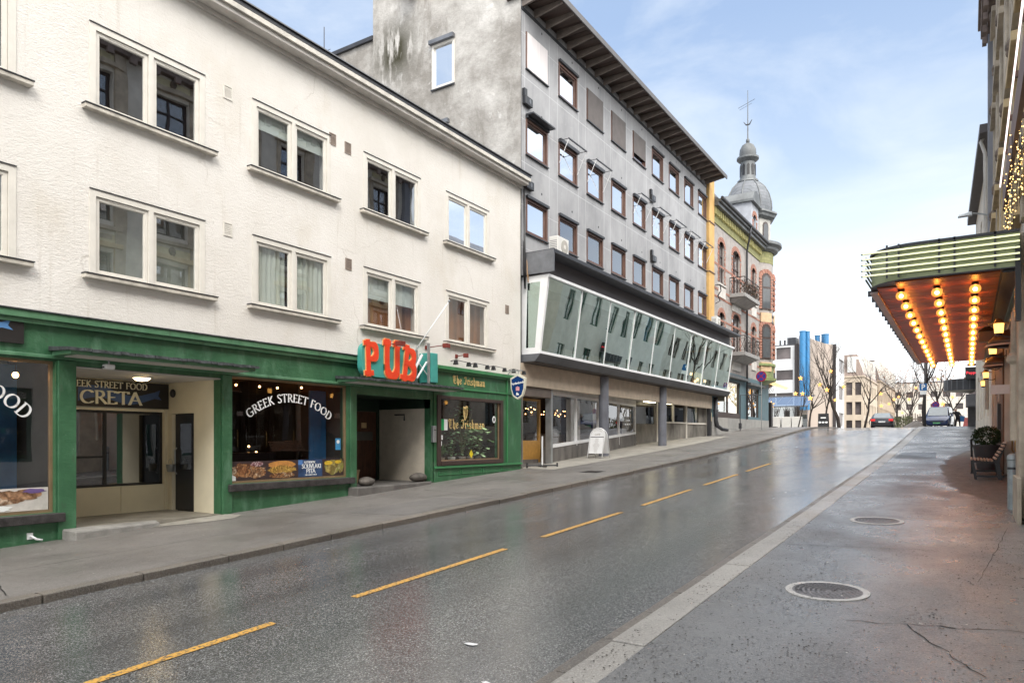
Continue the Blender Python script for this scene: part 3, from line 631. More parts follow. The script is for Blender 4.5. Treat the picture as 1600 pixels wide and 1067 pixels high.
def casement(parent,X,a,b,z0,z1,inner='dark',pane=G_FLAT,seed=0):
    rnd=random.Random(seed)
    mb=MB(); c=.105
    mb.box(X-.05,X+.012,a,a+c,z0,z1); mb.box(X-.05,X+.012,b-c,b,z0,z1); mb.box(X-.05,X+.0125,a+c,b-c,z1-c,z1); mb.box(X-.05,X+.0118,a+c,b-c,z0,z0+.035)
    m=(a+b)/2; mb.box(X-.07,X+.0115,m-.045,m+.045,z0+.035,z1-c)
    w_=mb.build('window',WHITE,parent)
    mb=MB(); mb.box(X-.02,X+.03,a-.004,b+.004,z1,z1+.012); mb.build('drip_bead',DKMETAL,w_)
    for s0,s1 in((a+c,m-.045),(m+.045,b-c)):
        mb=MB(); t=.062; q0,q1=z0+.035,z1-c
        for xa,xb,i in((X-.075,X-.018,0),(X-.06,X-.028,.022)):
            mb.box(xa,xb,s0+.006+i,s0+t+i*.6,q0+.005,q1-.005); mb.box(xa,xb,s1-t-i*.6,s1-.006-i,q0+.005,q1-.005)
            mb.box(xa+.001,xb-.001,s0+t,s1-t,q0+.005,q0+t+i*.6); mb.box(xa+.001,xb-.001,s0+t,s1-t,q1-t-i*.6,q1-.005)
        mb.box(X-.018,X-.010,s0+.25*(s1-s0),s0+.75*(s1-s0),q1-.035,q1-.018)
        mb.build('sash',WHITE,w_)
    mb=MB(); 
    for s0,s1 in((a+c,m-.045),(m+.045,b-c)): mb.quad((X-.05,s0+.06,z0+.09),(X-.05,s1-.06,z0+.09),(X-.05,s1-.06,z1-c-.06),(X-.05,s0+.06,z1-c-.06))
    mb.build('pane',pane,w_)
    mb=MB(); mb.box(X-.02,X+.13,a-.12,b+.2,z0-.075,z0-.004); mb.build('sill',mat('sill_paint',(.62,.58,.51),.7,var=.2,vs=5),w_,bevel=.008)
    mb=MB(); mb.box(X-.02,X+.145,a-.13,b+.21,z0-.003,z0+.012); mb.build('sill_flashing',DKMETAL,w_)
    if inner=='curtain':
        for s0,s1 in((a+.15,m-.1),(m+.02,b-.1)):
            mb=MB(); n=40; pts=[]
            for i in range(n+1):
                t=i/n; y=s0+(s1-s0)*t; d=.03*math.sin(t*42+rnd.random()*.4)
                pts.append((X-.14+d,y))
            mb.add([(x,y,z0+.05) for x,y in pts]+[(x,y,z1-.1) for x,y in pts],[(i,i+1,i+n+2,i+n+1) for i in range(n)]); mb.build('curtain',CURT,w_,smooth=True)
    if inner=='blind': MB().box(X-.16,X-.15,a+.1,b-.1,z0+(z1-z0)*.52,z1-.1).build('roller_blind',BLIND,w_)
    if inner=='blind_high': MB().box(X-.16,X-.15,a+.1,b-.1,z0+(z1-z0)*.66,z1-.1).build('roller_blind',BLIND,w_)
    if inner in('blind','wood'): MB().box(X-.34,X-.32,a,b,z0,z0+(z1-z0)*(.55 if inner=='blind' else 1)).build('wardrobe',mat('orange_wood_interior',(.55,.24,.10),.6,var=.3,vs=2,stretch=(1,3,.3)),w_)
    if inner=='grey': MB().box(X-.36,X-.345,a,b,z0,z1).build('room_backing',mat('grey_reflection_tone',(.42,.43,.38),.9,var=.35,vs=.8),w_)  # pale backing, its colour stands in for the grey-green reflection in the lower panes
    return w_
inn_u=['dark','dark','dark','dark','blind_high','dark','dark']; inn_l=['grey','grey','grey','grey','curtain','blind','wood']
for i,(a,b) in enumerate(wins):
    casement(b1,W,a,b,7.50,8.93,inn_u[i],G_MIR if i==6 else G_FLAT,i)
    casement(b1,W,a,b,4.68,6.13,inn_l[i],G_FLAT,i+20)
def vent(parent,X,y,z,w=.2,h=.27,m=None,name='wall_vent'):
    mb=MB(); mb.box(X-.03,X+.015,y,y+.02,z,z+h); mb.box(X-.03,X+.015,y+w-.02,y+w,z,z+h); mb.box(X-.03,X+.015,y+.02,y+w-.02,z,z+.02); mb.box(X-.03,X+.015,y+.02,y+w-.02,z+h-.02,z+h)
    mb.box(X-.02,X+.0015,y+.02,y+w-.02,z+.02,z+h-.02)
    for k in range(6): zz=z+.035+k*(h-.06)/6; mb.hexa([(X+.0,y+.02,zz),(X+.012,y+.02,zz-.008),(X+.012,y+w-.02,zz-.008),(X,y+w-.02,zz)],[(X,y+.02,zz+.02),(X+.012,y+.02,zz+.01),(X+.012,y+w-.02,zz+.01),(X,y+w-.02,zz+.02)])
    return mb.build(name,m or WHITE,parent)
VB=mat('brown_vent_grille',(.30,.24,.20),.6)
for y,z,m in((8.75,8.68,WHITE),(8.75,5.96,WHITE),(11.52,8.74,VB),(12.0,8.70,VB),(12.02,5.95,VB),(18.93,5.95,VB)): vent(b1,W,y,z,m=m)
# --- green ground floor
GX=W+.0
c_open=(5.98,8.69,-1,3.13); lw=(2.3,5.68,.74,3.18); mw=(8.94,12.14,1.03,3.2); pub=(12.36,15.2,-1,3.02)
MB().wall(PX,-6,15.32,-1,3.92,[lw,c_open,mw,pub],.22).build('shopfront_wall',GREEN,b1)
mb=MB(); mb.box(W+.003,W+.14,-6,12.62,3.80,3.915); mb.box(W+.003,W+.09,-6,12.62,3.73,3.799); mb.box(W+.003,W+.04,-6,12.6,3.21,3.27)
mb.build('fascia_moulding',GREENT,b1,bevel=.01)
MB().box(W-.02,W+.165,-6,12.64,3.916,3.935).build('fascia_flashing',SLATEFLASH,b1)
for a,b in((5.70,5.975),(8.70,8.92),(12.15,12.355)): MB().box(W+.003,W+.05,a,b,-1,3.2).build('pilaster',GREEN,b1,bevel=.01)
def shopwin(parent,a,b,z0,z1,fm,sill=True,X=W,depth=.16,gm=G_SHOP,fw=.045,name='shop_window'):
    mb=MB(); mb.box(X-depth,X-depth+.06,a,a+fw,z0,z1); mb.box(X-depth,X-depth+.06,b-fw,b,z0,z1); mb.box(X-depth,X-depth+.06,a+fw,b-fw,z1-fw,z1); mb.box(X-depth,X-depth+.06,a+fw,b-fw,z0,z0+fw)
    w_=mb.build(name,fm,parent); MB().quad((X-depth+.03,a+fw,z0+fw),(X-depth+.03,b-fw,z0+fw),(X-depth+.03,b-fw,z1-fw),(X-depth+.03,a+fw,z1-fw)).build('pane',gm,w_)
    if sill: MB().box(X-.1,X+.12,a-.12,b+.1,z0-.15,z0-.005).build('sill',mat('weathered_black_sill',(.06,.055,.055),.45,var=.4,vs=6,bump=.3),w_,bevel=.012)
    return w_
BRONZE=mat('bronze_window_frame',(.32,.22,.13),.45,metal=.3,var=.15)
w1=shopwin(b1,lw[0],lw[1],lw[2],lw[3],BRONZE); w2=shopwin(b1,mw[0],mw[1],mw[2],mw[3],BRONZE)
# shop room shell
mb=MB(); X1,X0=W-.24,-17.5
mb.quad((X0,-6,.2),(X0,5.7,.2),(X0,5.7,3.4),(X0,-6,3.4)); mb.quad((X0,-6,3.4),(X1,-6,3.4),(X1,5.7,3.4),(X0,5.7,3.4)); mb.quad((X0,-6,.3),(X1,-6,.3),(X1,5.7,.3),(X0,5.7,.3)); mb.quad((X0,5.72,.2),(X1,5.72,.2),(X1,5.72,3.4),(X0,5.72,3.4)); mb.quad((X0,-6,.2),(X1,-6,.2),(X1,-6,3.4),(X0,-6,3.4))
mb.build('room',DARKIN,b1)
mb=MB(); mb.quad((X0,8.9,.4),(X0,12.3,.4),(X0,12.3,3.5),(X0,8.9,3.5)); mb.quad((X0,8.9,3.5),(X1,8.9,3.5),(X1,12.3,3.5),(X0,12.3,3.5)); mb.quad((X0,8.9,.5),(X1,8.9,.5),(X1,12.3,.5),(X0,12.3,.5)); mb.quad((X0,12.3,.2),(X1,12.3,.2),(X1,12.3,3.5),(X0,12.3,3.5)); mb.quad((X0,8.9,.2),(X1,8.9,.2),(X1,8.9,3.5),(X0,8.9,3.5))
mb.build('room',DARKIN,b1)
# blue wall panels and counter inside (seen through the glass)
mb=MB(); mb.box(-13.9,-13.8,4.9,5.7,.4,3.2); mb.box(-14.3,-14.2,3.2,4.1,.4,2.4); mb.build('blue_partition',mat('blue_interior_paint',(.04,.16,.36),.6),b1)
mb=MB(); mb.box(-13.35,-13.3,11.75,12.25,.6,3.1); mb.build('blue_partition',MATS['blue_interior_paint'],b1)
mb=MB(); mb.box(-15.4,-14.6,9.6,11.8,.5,1.6); mb.box(-14,-13.9,4.0,4.9,.9,2.4); mb.build('counter',mat('dark_counter',(.07,.05,.05),.4),b1)
def pendants(parent,pts,r=.05,cordz=3.4):
    for x,y,z in pts:
        mb=MB(); mb.tube([(x,y,cordz),(x,y,z+r)],.006,5); p=mb.build('pendant_cord',BLACKP,parent); MB().ball((x,y,z),r,8).build('pendant_globe',WARM,p,smooth=True)
pendants(b1,[(-13.0,5.35,2.96)],.05)
pendants(b1,[(-13.1,9.55,3.08),(-13.3,10.3,3.1),(-13.5,10.95,3.12),(-13.2,11.4,3.14)],.024,3.5)
pendants(b1,[(-14.8,10.5,2.55),(-15.5,10.9,2.75)],.06,3.5)
pendants(b1,[(-15.4,11.6,1.75),(-15.3,11.75,1.6)],.025,3.5)
# lettering on the middle window glass
cy=(mw[0]+mw[1])/2-.02
letters('GREEK STREET FOOD',ROM,.178,outx(W-.125,cy+.02,2.74),.004,8,.15,.05,.09,curve=1.75,gap=.05).build('lettering',WHITEP,w2)
letters('GREEK STREET FOOD',ROM,.215,outx(W-.125,(lw[0]+lw[1])/2,2.78),.004,8,.15,.05,.09,curve=1.75,gap=.06).build('lettering',WHITEP,w1)
# food posters standing in the bottom of the windows
def m_food(name,c1,c2,c3,sc):
    m=mat(name,c1,.5); N,L,b=tree(m); tc=N.new('ShaderNodeTexCoord'); v=N.new('ShaderNodeTexVoronoi'); v.inputs['Scale'].default_value=sc
    n=N.new('ShaderNodeTexNoise'); n.inputs['Scale'].default_value=sc*.5; L.new(tc.outputs['Object'],n.inputs['Vector']); L.new(mixc(N,L,.25,tc.outputs['Object'],n.outputs['Color']),v.inputs['Vector'])
    r=N.new('ShaderNodeValToRGB'); L.new(v.outputs['Color'],r.inputs[0]); r.color_ramp.elements[0].color=(*c1,1); r.color_ramp.elements[1].color=(*c3,1); e=r.color_ramp.elements.new(.55); e.color=(*c2,1)
    c=mixc(N,L,math_(N,L,'MULTIPLY',v.outputs['Distance'],1.3),r.outputs[0],tuple(x*.25 for x in c1)); L.new(c,b.inputs['Base Color']); return m
MEAT=m_food('roast_meat_print',(.30,.10,.04),(.50,.25,.10),(.75,.60,.42),16); FRIES=m_food('fries_print',(.65,.34,.06),(.75,.50,.12),(.35,.12,.04),22); SALAD=m_food('pita_print',(.70,.50,.15),(.25,.30,.06),(.75,.60,.35),14); ONION=m_food('onion_print',(.35,.03,.06),(.8,.7,.7),(.5,.1,.12),20); POTA=m_food('gyros_meat_print',(.42,.20,.10),(.62,.38,.22),(.78,.62,.48),13)
PBACK=mat('dark_print_backing',(.05,.03,.03),.5)
XP=W-.118
def blob(mb,cy_,cz,ry,rz_,X,n=22,jit=.12,seed=1,a0=0,a1=360):
    rr=random.Random(seed); pts=[(cy_+ry*math.cos(R(a0+(a1-a0)*k/n))*rr.uniform(1-jit,1+jit),cz+rz_*math.sin(R(a0+(a1-a0)*k/n))*rr.uniform(1-jit,1+jit)) for k in range(n)]
    mb.prism(pts,lambda u,v,w=0:(X+w,u,v),0,.0015)
po=T('food_poster','long food poster of burgers and souvlaki pita along the bottom of the middle window','poster',(XP,10.5,1.08))
MB().box(XP-.008,XP,9.0,12.08,1.08,1.47).build('print_sheet',PBACK,po)
mb=MB(); mb.box(XP,XP+.0008,9.0,9.12,1.08,1.2); mb.build('white_corner',WHITEP,po)
mb=MB(); blob(mb,9.32,1.28,.30,.15,XP+.001,26,.18,3); blob(mb,9.62,1.24,.26,.12,XP+.003,26,.2,4); mb.build('meat_picture',MEAT,po)
mb=MB(); blob(mb,9.62,1.41,.16,.05,XP+.005,18,.1,5); mb.build('onion_picture',ONION,po)
mb=MB(); blob(mb,10.28,1.375,.36,.085,XP+.001,24,.05,6); mb.build('bun_picture',mat('bun_print',(.62,.28,.07),.5,var=.25,vs=9),po)
mb=MB(); blob(mb,10.28,1.27,.38,.09,XP+.003,30,.2,7); mb.build('fries_picture',FRIES,po)
mb=MB(); blob(mb,10.28,1.15,.36,.06,XP+.005,24,.1,8); mb.build('patty_picture',MEAT,po)
MB().box(XP,XP+.0012,10.72,11.42,1.082,1.468).build('blue_panel',mat('navy_print',(.012,.03,.08),.4,var=.6,vs=5,col2=(.05,.10,.22)),po)
MB().box(XP+.0012,XP+.002,10.72,10.84,1.36,1.466).build('flag_picture',BLUEP,po)
letters('SOUVLAKI',ROM,.095,outx(XP+.0014,11.10,1.275),.002,8,.17,.07,.06,gap=.05,xs=.95).build('lettering',WHITEP,po)
letters('PITA',ROM,.095,outx(XP+.0014,11.08,1.165),.002,8,.17,.07,.06,gap=.05).build('lettering',WHITEP,po)
letters('AUTHENTIC',ROM,.045,outx(XP+.0014,11.05,1.39),.002,8,.2,.08,.05,gap=.06).build('lettering',WHITEP,po)
letters('LIKE A GREEK TREAT'.replace('TREAT','TASTE').replace('LIKE A','LIKE A'),ROM,.025,outx(XP+.0014,11.08,1.115),.002,8,.2,.1,.05,gap=.08).build('lettering',WHITEP,po)
mb=MB(); blob(mb,11.72,1.28,.24,.17,XP+.001,22,.12,9); blob(mb,11.98,1.30,.10,.16,XP+.002,22,.15,10); mb.build('pita_picture',SALAD,po)
mb=MB(); blob(mb,11.60,1.38,.13,.05,XP+.004,18,.1,12); blob(mb,11.9,1.40,.10,.04,XP+.004,18,.1,13); mb.build('wrap_picture',mat('yellow_wrap_print',(.75,.50,.04),.5,var=.2,vs=9),po)
po=T('meat_poster','printed poster of roast meat strips along the bottom of the far left window','poster',(XP,4.5,.79))
MB().box(XP-.008,XP,2.4,5.62,.79,1.15).build('print_sheet',mat('pale_print_sheet',(.66,.62,.58),.5,var=.15,vs=4),po)
mb=MB(); blob(mb,4.85,1.0,.45,.13,XP+.001,30,.2,14); blob(mb,3.6,1.0,.8,.12,XP+.001,30,.2,15); blob(mb,5.28,1.04,.26,.08,XP+.003,30,.2,16); mb.build('meat_picture',POTA,po)
mb=MB(); blob(mb,4.95,.85,.14,.04,XP+.004,20,.25,17); mb.build('potato_picture',WHITEP,po)
mb=MB(); blob(mb,5.42,1.10,.16,.035,XP+.005,20,.25,18); mb.build('cabbage_picture',mat('violet_cabbage_print',(.16,.10,.28),.5),po)
po=T('flue_banner','pale hanging screens with a dark diamond mark seen through the far left window','banner',(-13.2,4.6,1.2))
mb=MB(); mb.box(-13.22,-13.2,3.0,4.3,1.25,2.45); mb.box(-13.22,-13.2,4.38,4.85,1.25,2.45); mb.build('sheet',mat('pale_blue_banner',(.42,.50,.60),.6,var=.1),po)
MB().prism([(4.55,1.98),(4.63,2.05),(4.71,1.98),(4.63,1.91)],lambda u,v,w=0:(-13.198+w,u,v),0,.002).build('diamond_mark',BLACKP,po)
# --- restaurant doorway recess
CB=-14.2; CF=.47
MB().wall(plane_x(CB),5.6,8.75,-1,3.3,[(6.3,8.60,.99,2.49)],.12).build('recess_back_wall',CREAM,b1)
mb=MB(); mb.box(CB+.004,CB+.03,8.61,8.63,-1,3.2); mb.box(CB+.004,CB+.02,7.7,7.705,.4,.99); mb.build('wall_trim',CREAM,b1)
def sidewall(name,Y,x0,x1,z1,m,door=None,flip=1):
    mp=(lambda u,v,w=0:(u,Y+w*flip,v)); return MB().wall(mp,x0,x1,-1,z1,[door] if door else [],.12).build(name,m,b1)
sidewall('recess_side_wall',8.69,CB,W-.221,3.13,CREAM,(-14.04,-13.28,.40,2.46))
mb=MB(); mb.box(CB,W,5.90,5.975,-1,3.13); mb.build('recess_side_wall',CREAM,b1)
MB().box(CB,W+.0,5.9,8.7,3.10,3.12).build('recess_ceiling',PALE,b1)
sw=shopwin(b1,6.3,8.60,.99,2.49,BLACKP,False,CB,.11,glass('dark_glass',(.16,.18,.2),.16),.05)
mb=MB(); mb.box(CB-.115,CB-.06,7.40,7.46,1.04,2.44); mb.box(CB-.113,CB-.058,6.3,7.4,1.56,1.60); mb.build('glazing_bar',BLACKP,sw)
MB().box(CB-.9,CB-.88,5.9,8.7,.4,3).build('room_backing',mat('pale_interior',(.30,.31,.34),.9),sw)
d=MB(); d.box(-14.03,-13.29,8.76,8.80,.45,2.45); dr=d.build('door',BLACKP,b1)
mb=MB(); mb.box(-13.83,-13.45,8.745,8.759,1.3,2.25); mb.build('door_pane',glass('door_glass',(.1,.1,.1),.2),dr)
mb=MB(); mb.tube([(-13.92,8.72,1.2),(-13.92,8.68,1.25),(-13.92,8.68,1.7),(-13.92,8.72,1.75)],.012,6); mb.build('door_handle',STEEL,dr)
t=T('small_bucket','little silver metal bucket hanging beside the dark restaurant door','bucket',(-13.95,8.62,1.25))
MB().lathe([(.0,0),(.065,0),(.09,.15),(.095,.155),(.085,.155),(.06,.01),(0,.01)],(-13.95,8.60,1.25),14).build('pail',STEEL,t,smooth=True)
MB().tube([(-13.95+.09*math.cos(a),8.60,1.40+.12*math.sin(a)) for a in [math.pi*i/8 for i in range(9)]],.004,5).build('bail',STEEL,t)
# floor slab with rough stone step
mb=MB(); mb.box(CB,W+.0,5.98,8.69,-.5,CF-.02); mb.build('porch_floor',mat('worn_cement_floor',(.26,.24,.20),.6,var=.25,vs=2,bump=.2),b1)
mb=MB(); mb.hexa([(W,5.75,-.2),(W+.42,5.75,-.2),(W+.40,7.35,-.2),(W,7.35,-.2)],[(W,5.75,CF-.005),(W+.40,5.8,CF-.03),(W+.22,7.3,CF-.02),(W,7.35,CF-.005)])
setp(mb.build('stone_step',CONC,None,bevel=.025),'rough low stone step in front of the restaurant doorway','step')
patch('cement_apron',mat('pale_cement_spill',(.34,.32,.28),.7,var=.2,vs=3,bump=.2),[(W+.02,6.9),(W+.35,7.3),(W+.62,7.9),(W+.7,8.5),(W+.45,8.85),(W+.02,8.75)],.057)
# door canopies
def doorcanopy(label,a,b,z,proj,slope=.03):
    t=T('door_canopy',label,'canopy',(W,(a+b)/2,z),group='flat canopies over the green shop front doorways')
    mb=MB(); mb.box(W+.004,W+proj,a,b,z-.10,z-.03); mb.build('slab',GREENT,t,bevel=.008)
    mb=MB(); mb.box(W+.15,W+proj-.05,a+.12,b-.12,z-.115,z-.1005); mb.build('soffit',PALE,t)
    n=30; mb=MB()
    for i in range(n):
        y0=a-.05+(b-a+.1)*i/n; y1=a-.05+(b-a+.1)*(i+1)/n-.004; e=random.uniform(.03,.075); q=random.uniform(-.006,.006)
        mb.hexa([(W+.004,y0,z-.02),(W+proj+e,y0,z-.03+q-.02),(W+proj+e,y1,z-.03+q-.02),(W+.004,y1,z-.02)],[(W+.004,y0,z+.05),(W+proj+e,y0,z+.0+q),(W+proj+e,y1,z+.0+q),(W+.004,y1,z+.05)])
    mb.build('slate_cover',SLATEFLASH,t)
    return t
doorcanopy('flat green canopy with lead edge over the restaurant doorway',5.62,9.05,3.36,.60)
doorcanopy('flat green canopy under the PUB sign over the pub doorway',11.75,15.75,3.36,.62)
t=T('porch_light','white saucer ceiling light under the restaurant doorway canopy','ceiling light',(-13.1,7.5,3.1))
MB().lathe([(0,0),(.13,0),(.15,-.03),(.10,-.07),(0,-.085)],(-13.1,7.5,3.1),20).build('diffuser',emis('porch_lamp_glow',(1,.72,.36),9),t,smooth=True); MB().lathe([(.15,0),(.16,0),(.16,-.02),(.15,-.03)],(-13.1,7.5,3.1),20).build('ring',WHITEM,t)
t=T('security_camera','small white camera lamp fixed under the restaurant canopy corner','camera',(-12.2,6.4,3.2))
MB().box(-12.26,-12.14,6.33,6.50,3.10,3.18).build('housing',WHITEM,t,bevel=.02); MB().tube([(-12.2,6.42,3.18),(-12.2,6.42,3.25)],.015,6).build('bracket',STEEL,t); MB().lathe([(0,0),(.03,0),(.03,.02)],(-12.2,6.33,3.12),10).build('lens',BLACKP,t)
t=T('wall_speaker','small oval dark speaker on the cream recess wall by the signboard','speaker',(-13.9,8.66,2.9))
MB().ball((-13.95,8.65,2.88),.06,10,1.5).build('case',BLACKP,t,smooth=True)
t=T('floor_spout','white bent drain spout at the foot of the green wall left of the step','spout',(W+.05,5.35,.3))
MB().tube([(W-.0,5.3,.40),(W+.05,5.31,.40),(W+.09,5.36,.35),(W+.10,5.44,.33)],.018,8).build('pipe',WHITEM,t,smooth=True); MB().box(W+.0,W+.02,5.26,5.34,.35,.45).build('wall_plate',WHITEM,t)
# sign boards
def wave(cx,cz,wd,ht,n=24):
    top=[];bot=[]
    for i in range(n+1):
        u=i/n; y=cx-wd/2+wd*u; m=math.sin(u*2*math.pi*1.1)*ht*.28; th=ht*(.5-.25*u)
        top.append((y,cz+m+th)); bot.append((y,cz+m-th))
    tipy=cx+wd/2
    return top+[(tipy+.12,top[-1][1]+.05),(tipy+.08,(top[-1][1]+bot[-1][1])/2),(tipy+.15,bot[-1][1]-.02)]+bot[::-1]
t=T('restaurant_signboard','dark signboard reading CRETA GREEK STREET FOOD above the recessed restaurant window','sign',(CB,7.4,2.6))
MB().box(CB+.004,CB+.05,6.1,8.68,2.555,3.075).build('board',mat('dark_sign_board',(.022,.019,.018),.45),t)
mb=MB(); mb.prism(wave(7.62,2.78,1.5,.26),lambda u,v,w=0:(CB+.0505+w,u,v),0,.003); mb.build('blue_wave',mat('dusty_blue_print',(.06,.11,.25),.5,var=.15),t)
letters('GREEK STREET FOOD',ROM,.125,outx(CB+.051,7.42,2.925),.012,8,.15,.06,.09,gap=.06,xs=.95).build('lettering',IVORY,t)
letters('CRETA',ROM,.25,outx(CB+.055,7.50,2.615),.014,8,.17,.06,.09,gap=.03,xs=1.18).build('lettering',IVORY,t)
t=T('fascia_signboard','dark signboard with a pale blue wave on the green fascia at the far left','sign',(W+.05,4,3.4))
MB().box(W+.004,W+.05,2.4,5.20,3.40,3.84).build('board',MATS['dark_sign_board'],t)
mb=MB(); mb.prism(wave(4.3,3.63,1.2,.17),lambda u,v,w=0:(W+.0505+w,u,v),0,.003); mb.build('blue_wave',mat('bright_blue_print',(.12,.30,.62),.5),t)
letters('CRETA',ROM,.2,outx(W+.053,3.5,3.52),.008,8,.17,.06,.09,gap=.03,xs=1.1).build('lettering',IVORY,t)
# --- pub doorway recess
PB=-14.3
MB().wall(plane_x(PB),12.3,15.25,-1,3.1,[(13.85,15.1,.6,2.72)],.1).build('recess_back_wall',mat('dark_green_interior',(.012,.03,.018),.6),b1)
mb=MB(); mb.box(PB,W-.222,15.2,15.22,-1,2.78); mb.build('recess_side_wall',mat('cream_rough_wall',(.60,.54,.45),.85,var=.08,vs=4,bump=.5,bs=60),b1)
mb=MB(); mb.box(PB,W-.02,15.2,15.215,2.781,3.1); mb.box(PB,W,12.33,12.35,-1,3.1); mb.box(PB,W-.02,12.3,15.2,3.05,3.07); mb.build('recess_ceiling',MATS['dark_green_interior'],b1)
MB().box(PB-.08,PB-.03,13.86,15.09,.8,2.71).build('pub_door',WOODD,b1)
dr=[o for o in b1.children if o.name.startswith('pub_door')][0]
MB().box(PB-.03,PB-.022,14.3,14.95,1.9,2.15).build('door_pane',glass('door_glass',(.1,.1,.1),.2),dr); MB().box(PB-.03,PB-.02,14.5,14.7,2.25,2.4).build('door_notice',mat('tan_paper',(.55,.40,.22),.7),dr)
mb=MB(); 
for i in range(9):
    for s in(-1,1): mb.prism([(14.62,.95+i*.1),(14.62+s*.35,.95+i*.1+.25),(14.62+s*.35,.965+i*.1+.25),(14.62,.965+i*.1)][::s],lambda u,v,w=0:(PB-.03+w,u,v),0,.006)
mb.build('door_slats',WOODD,dr)
PF=.79
mb=MB(); mb.box(PB,W+.0,12.36,15.2,-.5,PF-.01); mb.hexa([(W,12.1,0),(W+.34,12.1,0),(W+.30,15.0,0),(W,15.3,0)],[(W,12.1,PF),(W+.32,12.12,PF-.01),(W+.22,14.9,PF-.0),(W,15.25,PF)]); setp(mb.build('concrete_step',CONCD,None,bevel=.02),'grey concrete step slab in front of the pub doorway','step')
def rock(name,label,c,sx_,sy_,sz_):
    mb=MB(); mb.ball((0,0,0),1,14); vs=[]
    for v in mb.v:
        v=Vector(v); k=1+.12*mn.noise(v*1.7+Vector(c)); vs.append((c[0]+v.x*sx_*k,c[1]+v.y*sy_*k,c[2]+v.z*sz_*k))
    mb.v=vs; return setp(mb.build(name,mat('dark_boulder',(.13,.115,.10),.7,var=.3,vs=6,bump=.5),None,smooth=True),label,'boulder',group='boulders in the pub doorway')
rock('boulder','small rounded boulder at the left side of the pub doorway',(W-.02,12.75,PF+.10),.17,.24,.12)
rock('boulder','longer rounded boulder against the right wall of the pub doorway',(W-.15,14.85,PF+.11),.18,.3,.13)
t=T('flower_pot','tan clay pot inside the pub doorway by the door','pot',(W-1.4,13.3,PF))
MB().lathe([(0,0),(.10,0),(.145,.30),(.155,.30),(.155,.34),(.13,.34),(.12,.28),(0,.27)],(W-1.2,13.5,PF),16).build('clay_body',mat('tan_clay',(.42,.30,.17),.8),t,smooth=2)
t=T('letter_box','small pale metal letter box on the post right of the pub doorway','letter box',(W+.06,15.25,1.95))
MB().box(W+.01,W+.10,15.20,15.33,1.85,2.30).build('box_body',STEEL,t,bevel=.01); MB().box(W+.101,W+.106,15.22,15.31,2.18,2.2).build('slot',BLACKP,t)
t=T('wall_hook','black bent lamp bracket on the cream wall inside the pub doorway','bracket',(-13.2,15.15,2.6))
MB().tube([(-13.6,15.18,2.62),(-13.6,15.08,2.62),(-13.25,15.08,2.62),(-13.25,15.08,2.45)],.022,6).build('arm',BLACKP,t)
# --- PUB sign
t=T('pub_sign','large orange PUB letters on a teal rounded board standing on the pub canopy','sign',(-11.95,13.1,3.42))
def rnd_poly(a,b,z0,z1,r,n=6,bul=.0):
    pts=[]
    for cx,cz,s in((b-r,z0+r,270),(b-r,z1-r,0),(a+r,z1-r,90),(a+r,z0+r,180)): pts+=[(cx+r*math.cos(R(s+90*i/n)),cz+r*math.sin(R(s+90*i/n))) for i in range(n+1)]
    return pts
MB().prism(rnd_poly(12.08,14.0,3.42,4.22,.24),lambda u,v,w=0:(-12.06+w,u,v),0,.14).build('backing_board',TEAL,t)
SLAB={'P':([[(.18,0),(.22,1)],[(.22,.93),(.42,.93)]+arc(.42,.70,.19,.23,90,-90,8)+[(.2,.47)]],[],.72),
 'U':([[(.2,1),(.2,.30)]+arc(.42,.30,.22,.22,180,360,8)+[(.64,1)]],[],.84),
 'B':([[(.22,0),(.24,1)],[(.24,.93),(.42,.93)]+arc(.42,.72,.2,.21,90,-90,8)+[(.24,.51)],[(.24,.51),(.46,.51)]+arc(.46,.28,.23,.23,90,-90,8)+[(.2,.05)]],[],.80)}
def slab_serifs(mb,lst,size,mapf,th,g=0):
    for (a,b,c,d) in lst: mb.prism([(a*size-g,c*size-g),(b*size+g,c*size-g),(b*size+g,d*size+g),(a*size-g,d*size+g)],mapf,th,0)
SER={'P':[(.0,.42,-.04,.10),(.02,.24,.90,1.04)],'U':[(.04,.36,.90,1.04),(.48,.80,.90,1.04)],'B':[(.0,.3,-.04,.10),(.04,.26,.90,1.04)]}
for ch,y0,z0,tilt,sz in(('P',12.15,3.46,4,.75),('U',12.74,3.40,0,.90),('B',13.38,3.47,-7,.80)):
    ct,st=math.cos(R(tilt)),math.sin(R(tilt))
    for lay,(x,g,m) in enumerate(((-11.918,.014,mat('pale_orange_edge',(.85,.42,.16),.4)),(-11.905,0,ORANGE))):
        mpf=lambda u,v,w=0:(x+w, y0+u*ct*.92+v*(-st), z0+u*st+v*ct)
        old=SLAB[ch]
        shift=SLAB[ch][2]*sz/2+.04*sz
        mb=letters(ch,SLAB,sz,lambda u,v,w=0:mpf(u+shift,v,w),.03,0,.19+g*2/sz,.15+g*2/sz,0,gap=.08)
        slab_serifs(mb,SER[ch],sz,mpf,.0305,g)
        mb.build('letter_edge' if lay==0 else 'letter_'+ch.lower(),m,t)
mb=MB(); mb.box(-12.38,-12.1,12.5,12.56,3.45,3.5); mb.box(-12.38,-12.1,13.6,13.66,3.45,3.5); mb.build('bracket',STEEL,t)
